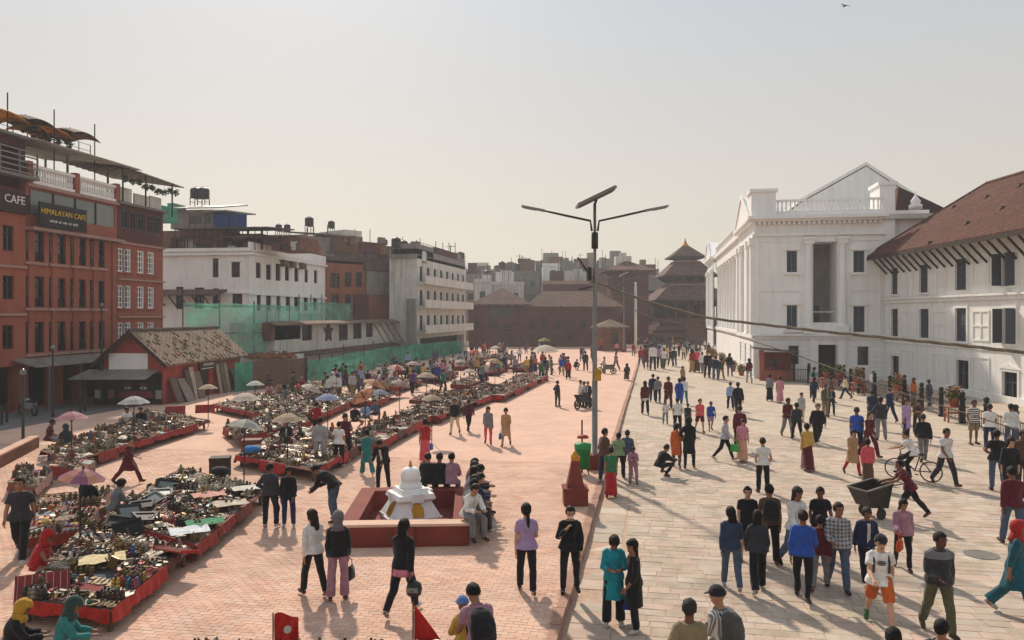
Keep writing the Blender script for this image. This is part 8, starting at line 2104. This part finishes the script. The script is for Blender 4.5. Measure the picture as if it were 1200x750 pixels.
P(371, 474, 512, 10, 'stand', 'shirt', 'red', 'trousers', 'black', lab='person in red shirt standing between the parasols', grp=G3)
P(335, 497, 528, 160, 'ground', 'jacket', 'black', 'skirt', 'black', lab='seller in black seated beside the statue stall', grp=G3, absh=1.66, zoff=.3)
P(415, 478, 504, 150, 'ground', 'shirt', 'black', 'skirt', 'charcoal', lab='seller in black shirt seated behind the teal dress', grp=G3, absh=1.66, zoff=.3)
P(429, 473, 500, 190, 'ground', 'shirt', 'light blue', 'skirt', 'grey', lab='seller in light blue shirt seated in the market', grp=G3, absh=1.66, zoff=.3)
P(441, 466, 496, 200, 'ground', 'jacket', 'denim', 'skirt', 'navy', lab='seller in denim jacket seated under the blue grey parasol', grp=G3, absh=1.66, zoff=.3)
# sitters on the court wall
WALLZ = ZP + HW
def wall_pt(lx, ly): p = Matrix.Rotation(ax, 3, 'Z') @ Vector((lx, ly, 0)); return (cf.x + p.x, cf.y + p.y)
for i, (lx, tc, bc, hr, lab) in enumerate(((.30, 'black', 'charcoal', 'short', 'person in black jacket sitting back turned on the far court wall next to the stupa'), (.62, 'black', 'black', 'short', 'person in black hoodie sitting back turned in the middle of the far court wall'), (.95, 'mauve', 'denim', 'short', 'person in dusty mauve jacket with pale scarf sitting on the far court wall'))):
    x, y = wall_pt(lx, DP - .02); P(0, 0, 0, 3, 'sit', 'jacket', tc, 'jeans', bc, hr, lab=lab, grp=G5, absh=1.7, at_=(x, y, WALLZ - .43 * 1.0))
for i, (ly, tc, t, bc, b, hr, lab, fa, po) in enumerate(((.35, 'white', 'shirt', 'grey', 'trousers', 'short', 'person in white hoodie sitting at the near corner of the court wall', 150, 'sit2'), (.85, 'charcoal', 'jacket', 'black', 'jeans', 'long', 'person in charcoal jacket hugging a bag on the court wall', 95, 'sit'), (1.35, 'navy', 'jacket', 'denim', 'jeans', 'short', 'person in navy jacket and jeans sitting mid court wall', 90, 'sit2'), (1.85, 'grey', 'shirt', 'dark denim', 'jeans', 'long', 'person with long hair and grey top sitting on the court wall', 85, 'sit'), (2.4, 'black', 'jacket', 'charcoal', 'trousers', 'long', 'person in black with long hair sitting near the far court corner', 85, 'sit2'), (2.95, 'mauve', 'jacket', 'maroon', 'trousers', 'short', 'person in mauve jacket and maroon trousers at the far court corner', 80, 'sit'))):
    x, y = wall_pt(W2 + .02, ly); P(0, 0, 0, fa, po, t, tc, b, bc, hr, lab=lab, grp=G5, absh=1.7, at_=(x, y, WALLZ - .43))
for i, (lx, ly, tc, bc, hr, fa, lab) in enumerate(((W2 + .02, .6, 'grey', 'charcoal', 'short', 110, 'person in grey jacket squeezed beside the white hoodie on the court wall'), (W2 + .02, 2.12, 'denim', 'black', 'short', 95, 'person in denim jacket between two long haired sitters on the court wall'), (W2 + .02, 2.68, 'maroon', 'dark denim', 'long', 80, 'person in maroon jacket near the far end of the court wall'))):
    x, y = wall_pt(lx, ly); P(0, 0, 0, fa, 'sit', 'jacket', tc, 'jeans', bc, hr, lab=lab, grp=G5, absh=1.66, at_=(x, y, WALLZ - .43))
P(497, 541, 568, -10, 'stand', 'jacket', 'black', 'slim', 'black', lab='small child in black standing behind the stupa court', grp=G2)

# ---- market crowd and far crowd, by place in the square
rc = random.Random(21)
TOPS = ['tee', 'shirt', 'jacket', 'jacket', 'shirt', 'kurta', 'shawl', 'saree']; BOTS = ['trousers', 'jeans', 'slim']
TCOL = ['black', 'charcoal', 'navy', 'white', 'pale grey', 'maroon', 'red', 'blue', 'denim', 'grey', 'brown', 'olive', 'teal', 'mauve', 'cream', 'black', 'white', 'purple', 'green', 'tan', 'pink', 'yellow', 'light blue', 'orange']
BCOL = ['black', 'dark denim', 'denim', 'charcoal', 'grey', 'navy', 'brown', 'khaki', 'black', 'maroon']
def crowd(n, box, where, grp, poses=('stand', 'stand2', 'walk', 'walk2', 'read', 'pockets'), sit=0.0, mind=.45):
    pts = []
    tries = 0
    while len(pts) < n and tries < n * 60:
        tries += 1
        u = rc.random(); px = rc.uniform(box[0], box[1]); y0 = box[2] + (box[4] - box[2]) * (px - box[0]) / (box[1] - box[0]); y1 = box[3] + (box[5] - box[3]) * (px - box[0]) / (box[1] - box[0])
        py = rc.uniform(y0, y1); z = ZP if px < 751 + .2617 * (417 - py) else 0.0; p = gp(px, py, z)
        if any((p - q).length < mind for q in pts): continue
        pts.append(p); fem = rc.random() < .42; t = rc.choice(TOPS[:5] if not fem else TOPS[1:]); b = 'long' if t == 'saree' else rc.choice(BOTS)
        ps = 'ground' if rc.random() < sit else rc.choice(poses); hr = rc.choice(('long', 'bun', 'bun', 'scarf')) if fem else rc.choice(('short', 'short', 'short', 'cap'))
        P(px, 0, py, rc.choice((0, 180, 90, -90, 20, 160)) + rc.uniform(-30, 30), ps, t, rc.choice(TCOL), b, rc.choice(BCOL), hr, where, grp=grp, fem=fem, absh=rc.uniform(1.55, 1.74), hc=lin(PC[rc.choice(TCOL)]), zoff=.25 if ps == 'ground' else 0)
crowd(26, (742, 834, 404, 415, 404, 415), 'before the pagoda steps', G4, mind=.6)
crowd(30, (745, 832, 399, 405, 399, 405), 'under the pagoda', G4, mind=.7)
crowd(9, (742, 800, 415, 426, 415, 426), 'in the crowd beside the far kerb', G4, mind=.6)
crowd(6, (800, 835, 412, 428, 408, 420), 'near the columned palace front', G1, mind=.6)
crowd(11, (634, 667, 434, 447, 432, 445), 'under the wide white parasol', G2, mind=.5)
crowd(10, (600, 640, 424, 442, 420, 436), 'at the end of the market row', G3, mind=.5)
crowd(16, (500, 600, 450, 470, 424, 446), 'shopping at the long red edged stall', G3, mind=.5)
crowd(22, (440, 560, 438, 462, 416, 432), 'among the stalls by the hoarding net', G3, sit=.35, mind=.6)
crowd(16, (380, 470, 452, 470, 434, 446), 'among the parasols in the market', G3, sit=.5, mind=.6)
crowd(7, (384, 420, 462, 474, 452, 466), 'standing before the green hoarding', G3, mind=.5)
crowd(10, (545, 620, 412, 424, 410, 420), 'at the far market end before the hall', G3, mind=.7)
crowd(9, (290, 390, 468, 482, 452, 466), 'behind the stalls near the hoarding', G3, sit=.7, mind=.9)
crowd(6, (690, 744, 408, 430, 408, 424), 'on the far bricks before the guard hut', G2, mind=.8)
crowd(5, (560, 700, 411, 416, 411, 416), 'along the foot of the dark hall', G2, mind=.8)
crowd(14, (470, 600, 440, 456, 420, 436), 'browsing the middle stalls', G3, sit=.2, mind=.5)
crowd(12, (420, 520, 458, 478, 440, 456), 'between the market stalls', G3, sit=.4, mind=.6)
crowd(6, (1000, 1100, 452, 462, 478, 488), 'strolling along the iron fence', G1, mind=.7)
crowd(6, (900, 1000, 452, 470, 452, 476), 'crossing before the palace end wall', G1, mind=.9)
# patterned cloths
def pattern(name, fn):
    m = M['cloth'].copy(); m.name = name; nt = m.node_tree; L = nt.links; b = nt.nodes['Principled BSDF']
    src = b.inputs['Base Color'].links[0].from_socket
    tc = nd(nt, 'ShaderNodeTexCoord'); sx = nd(nt, 'ShaderNodeSeparateXYZ'); L.new(tc.outputs['Object'], sx.inputs[0])
    f = fn(nt, L, sx); mx = nd(nt, 'ShaderNodeMix', data_type='RGBA'); L.new(f[0], mx.inputs[0]); L.new(src, mx.inputs[6]); mx.inputs[7].default_value = (*lin(f[1]), 1); L.new(mx.outputs[2], b.inputs['Base Color']); M[name] = m
def wavef(nt, L, s, freq, th):
    a = nd(nt, 'ShaderNodeMath', operation='MULTIPLY'); a.inputs[1].default_value = freq; L.new(s, a.inputs[0])
    b = nd(nt, 'ShaderNodeMath', operation='SINE'); L.new(a.outputs[0], b.inputs[0])
    c = nd(nt, 'ShaderNodeMath', operation='GREATER_THAN'); c.inputs[1].default_value = th; L.new(b.outputs[0], c.inputs[0]); return c.outputs[0]
def f_plaid(nt, L, sx):
    a, b = wavef(nt, L, sx.outputs[0], 90, .2), wavef(nt, L, sx.outputs[2], 90, .2); m = nd(nt, 'ShaderNodeMath', operation='ADD'); L.new(a, m.inputs[0]); L.new(b, m.inputs[1]); k = nd(nt, 'ShaderNodeMath', operation='MULTIPLY'); k.inputs[1].default_value = .42; L.new(m.outputs[0], k.inputs[0]); return k.outputs[0], '#20222c'
def f_floral(nt, L):
    tc = nd(nt, 'ShaderNodeTexCoord'); v = nd(nt, 'ShaderNodeTexVoronoi'); v.inputs['Scale'].default_value = 16; L.new(tc.outputs['Object'], v.inputs['Vector'])
    c = nd(nt, 'ShaderNodeMapRange'); c.inputs[1].default_value = .42; c.inputs[2].default_value = .28; c.inputs[4].default_value = .45; L.new(v.outputs['Distance'], c.inputs[0]); return c.outputs[0], '#b09a86'
pattern('plaid', f_plaid)
pattern('bars', lambda nt, L, sx: (wavef(nt, L, sx.outputs[2], 85, .1), '#1e1e22'))
pattern('stripes', lambda nt, L, sx: (wavef(nt, L, sx.outputs[0], 160, .2), '#d0ccc6'))
def f_yoke(nt, L, sx):
    c = nd(nt, 'ShaderNodeMath', operation='GREATER_THAN'); c.inputs[1].default_value = 1.27; L.new(sx.outputs[2], c.inputs[0]); return c.outputs[0], '#6c6c6e'
pattern('yoke', f_yoke)

pattern('floral', lambda nt, L, sx: f_floral(nt, L))
rv = random.Random(99)
for s in PEOPLE:                                # loosen the repeats: other steps, other stances
    alt = {'walk': 'walk3', 'walk2': 'walk4', 'stand': 'stand3', 'stand2': 'stand4'}.get(s['pose'])
    if alt and rv.random() < .5 and not s.get('helmet') and not (alt == 'stand3' and s['bot'] == 'long'): s['pose'] = alt
    if not s.get('lab') and s['top'] in ('kurta', 'saree', 'shawl') and rv.random() < .5: s['mat'] = 'floral'
    if not s.get('lab') and s['top'] == 'shirt' and not s.get('mat') and rv.random() < .25: s['mat'] = rv.choice(('plaid', 'stripes'))
# ---- grow the surfaces once per pose and garment, then share them
need = {}
for s in PEOPLE:
    need[('body', s['pose'])] = None; need[('top', s['pose'], s['top'])] = None; need[('bot', s['pose'], s['bot'])] = None
tmp = []
for k in need:
    J = JN[k[1]]
    mb = raw_body(J) if k[0] == 'body' else raw_top(J, k[2]) if k[0] == 'top' else raw_bottom(J, k[2])
    o = mb.build('tmp', 'cloth'); md = o.modifiers.new('r', 'REMESH'); md.mode = 'VOXEL'; md.voxel_size = .011 if k[0] == 'body' else .0145; md.use_smooth_shade = True
    sm = o.modifiers.new('s', 'SMOOTH'); sm.factor = .5; sm.iterations = 3 if k[0] == 'body' else 5
    dc = o.modifiers.new('d', 'DECIMATE'); dc.ratio = .30 if k[0] == 'body' else .28
    tmp.append((k, o))
dg = bpy.context.evaluated_depsgraph_get(); dg.update()
for k, o in tmp:
    me = bpy.data.meshes.new_from_object(o.evaluated_get(dg), depsgraph=dg)
    me.materials.clear(); J = JN[k[1]]
    if k[0] == 'body':
        x = MB()
        for i, s in enumerate((-1, 1)): hand(x, J, i, s)
        H, hm = J['head'], J['headm']
        def E(c, rx, ry, rz, mi): t = MB().sphere((0, 0, 0), rx, ry, rz, 6, 4); x.add([H + hm @ ((Vector(c) + Vector(v)) * 1.09) for v in t.v], t.f, mi)
        for s in (-1, 1): E((s * .031, .083, .004), .012, .007, .007, 1); E((s * .033, .086, .025), .019, .006, .005, 1)
        E((0, .089, -.058), .022, .008, .007, 2)
        bm = bmesh.new(); bm.from_mesh(me)
        ex = x.mesh('x', ['skin', 'eye_dark', 'lip'], True); bm.from_mesh(ex); bm.to_mesh(me); bm.free(); bpy.data.meshes.remove(ex)
        for m_ in ('skin', 'eye_dark', 'lip'): me.materials.append(M[m_])
    else:
        me.materials.append(M['cloth']); n = len(me.vertices); co = np.empty(n * 3); me.vertices.foreach_get('co', co); no = np.empty(n * 3); me.vertex_normals.foreach_get('vector', no)
        co = co.reshape(-1, 3); no = no.reshape(-1, 3); sd = (hash(k[1]) % 1) + len(k[2])
        w = np.array([mnoise.noise((c[0] * 9 + sd, c[1] * 9, c[2] * 5)) * .015 + mnoise.noise((c[0] * 22, c[1] * 22, c[2] * 8 + sd)) * .008 for c in co])
        co += no * w[:, None]; me.vertices.foreach_set('co', co.ravel())
    me.polygons.foreach_set('use_smooth', [True] * len(me.polygons)); me.update(); me.name = k[0]
    need[k] = me
for k, o in tmp: d = o.data; bpy.data.objects.remove(o); bpy.data.meshes.remove(d)
_hc, _sc = {}, {}
def hair_for(kind, pose):
    if (kind, pose) not in _hc: _hc[(kind, pose)] = hair_mesh(kind, JN[pose], len(_hc)).mesh('hair', 'cloth' if kind in HAIR_PART else 'hair', True)
    return _hc[(kind, pose)]
def shoe_for(pose, i):
    if (pose, i) not in _sc: _sc[(pose, i)] = raw_shoe(JN[pose], i).mesh('shoe', 'cloth', True)
    return _sc[(pose, i)]
WORD = {'tee': 'tee', 'shirt': 'shirt', 'jacket': 'jacket', 'kurta': 'kurta', 'saree': 'sari wrap', 'shawl': 'shawl', 'vest': 'vest', 'trousers': 'trousers', 'jeans': 'jeans', 'slim': 'leggings', 'wide': 'wide trousers', 'shorts': 'shorts', 'long': 'long skirt', 'skirt': 'skirt'}
PART = {'tee': 'tee_shirt', 'shirt': 'shirt', 'jacket': 'jacket', 'kurta': 'kurta', 'saree': 'sari', 'shawl': 'shawl', 'vest': 'vest', 'trousers': 'trousers', 'jeans': 'jeans', 'slim': 'leggings', 'wide': 'trousers', 'shorts': 'shorts', 'long': 'skirt', 'skirt': 'skirt'}
rp = random.Random(5)
pack_cache = {}
def pack_mesh():
    if 'p' not in pack_cache:
        m = MB(); n = 12; rr = []
        for z, w, d in ((0, .13, .05), (.04, .155, .085), (.2, .16, .10), (.36, .145, .08), (.44, .09, .045)): rr.append([(w * max(-1, min(1, 1.25 * math.cos(2 * math.pi * k / n))), -d + d * max(-1, min(1, 1.25 * math.sin(2 * math.pi * k / n))), z) for k in range(n)])
        m.rings(rr); m.rings([[(x * .7, y * .5 - .12, z * .5 + .05) for x, y, z in r_] for r_ in rr]); pack_cache['p'] = m.mesh('sack', 'cloth', True)
        s = MB()
        for sx in (-1, 1): s.tube([(sx * .09, .0, .40), (sx * .11, .12, .46), (sx * .12, .225, .34), (sx * .12, .20, .14), (sx * .12, .0, .06)], .018, 6, flat=.5)
        pack_cache['s'] = s.mesh('straps', 'cloth', True)
    return pack_cache['p'], pack_cache['s']
bagm = MB().rings([[(x * w, y * d, z) for x, y in ((-1, -1), (1, -1), (1.05, 0), (1, 1), (-1, 1), (-1.05, 0))] for z, w, d in ((0, .13, .03), (.03, .14, .05), (.2, .125, .045), (.27, .11, .015))]).mesh('bag', 'cloth', True)
bagh = MB().tube([(-.1, 0, .26), (-.08, 0, .38), (0, 0, .43), (.08, 0, .38), (.1, 0, .26)], .010, 6).mesh('handle', 'cloth', True)
belt = {}
for s in PEOPLE:
    if 'at_' in s:
        x, y, z = s['at_']; D = x * FWD.x + y * FWD.y; h = s['absh']; loc = Vector((x, y, z))
    else:
        z = ZP if s['px'] < 751 + .2617 * (417 - s['yf']) else 0.0
        loc = gp(s['px'], s['yf'], z); D = loc.x * FWD.x + loc.y * FWD.y
        h = s.get('absh') or (CAM_H - z) * (s['yf'] - s['yh']) / (s['yf'] - HORIZ)
        if s.get('lab') and 'child' not in s['lab']: h = min(max(h, 1.5), 1.86)
        loc.z += s.get('zoff', 0)
    rz = YAW - R(s['face']); sc = h / 1.70; fem = s.get('fem')
    skin = s.get('skin') or rp.choice(SK)
    o = put('person', need[('body', s['pose'])], None, loc, rz, skin, (sc * (.94 if fem else 1.0) * s.get('fat', 1) * (-1 if not s.get('lab') and rp.random() < .5 else 1), sc * s.get('fat', 1) * (1 if s.get('lab') else rp.uniform(.94, 1.1)), sc))
    lab = s.get('lab') or f"person in {s['tc']} {WORD[s['top']]} and {s['bc']} {WORD[s['bot']]} {s['where']}"
    if len(lab.split()) > 15: lab = f"person in {s['tc']} {WORD[s['top']]} {s['where']}" if not s.get('lab') else lab
    tag(o, lab, 'person', s['grp'])
    def vary(c, a=.12):
        c = lin(c); f = 1 + rp.uniform(-a, a); return tuple(min(1, v * f) for v in c)
    t = put(PART[s['top']], need[('top', s['pose'], s['top'])], o, color=vary(PC[s['tc']]))
    if s.get('mat'):
        t.material_slots[0].link = 'OBJECT'; t.material_slots[0].material = M[s['mat']]
    put(PART[s['bot']], need[('bot', s['pose'], s['bot'])], o, color=vary(PC[s['bc']]))
    put(HAIR_PART.get(s['hair'], 'hair'), hair_for(s['hair'], s['pose']), o, color=(s.get('hc') or '#26262c') if s['hair'] in HAIR_PART else rp.choice(('#0f0b0a', '#0f0b0a', '#171110', '#241812', '#302c2a')))
    if D < 75 and s['bot'] != 'skirt':
        sh = s.get('shoe') or rp.choice(('#1d1b1c', '#b8b4ae', '#4a3a30', '#2a2c34', '#1d1b1c'))
        for i in (0, 1): put('shoe', shoe_for(s['pose'], i), o, color=sh)
    J = JN[s['pose']]
    Mo = Matrix.Translation(loc) @ Matrix.Rotation(rz, 4, 'Z') @ Matrix.Diagonal((sc, sc, sc, 1))
    if D < 45 and s['top'] in ('shirt', 'jacket', 'tee') and s['pose'] not in ('bend',):
        ck = (s['pose'], s['top'])
        if ck not in belt:
            n = 16; off = {'tee': .016, 'shirt': .021, 'jacket': .030}[s['top']]
            cl = MB(); cr = sring(J, .452, .080 + off * .4, .074 + off * .4, n); cl.tube(cr + [cr[0]], .011 if s['top'] == 'tee' else .017, 6, caps=False)
            pk = MB(); wd = .012 if s['top'] != 'jacket' else .035
            rowL, rowR = [], []
            for q in (-.10, 0, .08, .16, .25, .33, .39, .43):
                rx, ry = [(a + (b - a) * 0) for a, b in ((0, 0), (0, 0))]; cand = min(TR, key=lambda r_: abs(r_[0] - q)); d = J['u1'] if q < .06 else J['u2']; f = Vector((0, d.z, -d.y)); c = spine(J, q) + f * (cand[2] + off + .012)
                rowL.append(c - Vector((wd, 0, 0))); rowR.append(c + Vector((wd, 0, 0)))
            for q in range(len(rowL) - 1): pk.add([rowL[q], rowR[q], rowR[q + 1], rowL[q + 1]], [(0, 1, 2, 3)])
            belt[ck] = (cl.mesh('collar', 'cloth', True), pk.mesh('placket', 'cloth', True, fix=False))
        put('collar', belt[ck][0], o, color=tuple(v * .8 for v in lin(PC[s['tc']])))
        if s['top'] != 'tee' and s.get('mat') != 'yoke': put('placket', belt[ck][1], o, color=rp.choice(('#c9c4be', '#8a8a90', '#b07a86', '#2a2a30', '#5a6a80')) if s['top'] == 'jacket' else tuple(v * .7 for v in lin(PC[s['tc']])))
    if s.get('mask'):
        m_ = MB().sphere((0, 0, 0), .05, .04, .045, 10, 6); m_.v = [tuple(J['head'] + J['headm'] @ (Vector((0, .062, -.05)) + Vector(v))) for v in m_.v]; m_.build('face_mask', 'white_clean', o, True)
    if s.get('tied'):
        b = MB(); b.rings([sring(J, q, rx, ry) for q, rx, ry in ((-.22, .215, .165), (-.12, .205, .16), (-.02, .195, .15), (.08, .168, .125))]); b.build('waist_cloth', 'cloth', o, True, color=s['tied'])
    if s.get('prnt'):
        c = spine(J, .30); b = MB(); b.box(c.x - .07, c.x + .07, c.y + .128, c.y + .142, c.z - .02, c.z - .005); b.box(c.x - .05, c.x + .05, c.y + .128, c.y + .142, c.z - .045, c.z - .032); b.box(c.x - .06, c.x + .06, c.y + .126, c.y + .14, c.z + .01, c.z + .022); b.build('shirt_print', 'iron', o)
    if s.get('pack'):
        pm, sm_ = pack_mesh(); c = spine(J, .0) - Vector((0, .105, 0)); l = math.asin(max(-1, min(1, J['u2'].y)))
        g = empty('backpack', Mo @ c); g.rotation_euler = (-l, 0, rz); g.scale = (sc,) * 3
        put('sack', pm, g, color=s['pack']); put('straps', sm_, g, color=s['pack']); tag(g, 'backpack on the ' + lab.split(' with ')[0].replace('person', 'back of the person', 1).replace('on the back', 'back', 1) if False else 'backpack worn by the ' + ' '.join(lab.split()[:7]), 'backpack', 'backpacks worn in the square')
    if s.get('bag'):
        w_ = J['wr1'] + J['fd1'] * .08; g = empty('bag', Mo @ (w_ + Vector((.02, 0, -.43)))); g.rotation_euler = (0, 0, rz + 1.2); g.scale = (sc,) * 3
        put('pouch', bagm, g, color=s['bag'][0]); put('handle', bagh, g, color=s['bag'][0]); tag(g, s['bag'][1], 'bag', 'bags carried by people')
    if s.get('helmet'):
        w_ = J['wr1'] + J['fd1'] * .08; g = empty('helmet', Mo @ (w_ + Vector((.05, .02, -.2)))); MB().lathe([(.04, -.13), (.125, -.10), (.14, 0), (.12, .08), (.06, .125), (.01, .135)], 14).build('shell', 'tank_black', g, True)
        b = MB(); b.box(-.10, .10, -.135, -.11, -.03, .05); b.build('visor', 'glass_pale', g); tag(g, 'black helmet held by the person with a pink top tied at the waist', 'helmet')
# ================================================================== winter haze over the city
hz_m = bpy.data.materials.new('haze'); hz_m.use_nodes = True
nt = hz_m.node_tree
for n in list(nt.nodes):
    if n.type != 'OUTPUT_MATERIAL': nt.nodes.remove(n)
pv_ = nt.nodes.new('ShaderNodeVolumePrincipled')
pv_.inputs['Color'].default_value = (0.90, 0.92, 0.96, 1)
pv_.inputs['Density'].default_value = 0.0008
pv_.inputs['Anisotropy'].default_value = 0.25
nt.links.new(pv_.outputs[0], nt.nodes['Material Output'].inputs['Volume'])
hb_ = MB().box(-1600, 1600, -400, 2600, -1.2, 32.0).mesh('haze', hz_m)
tag(put('haze', hb_), 'thin pale winter haze filling the square', 'haze', kind='stuff')
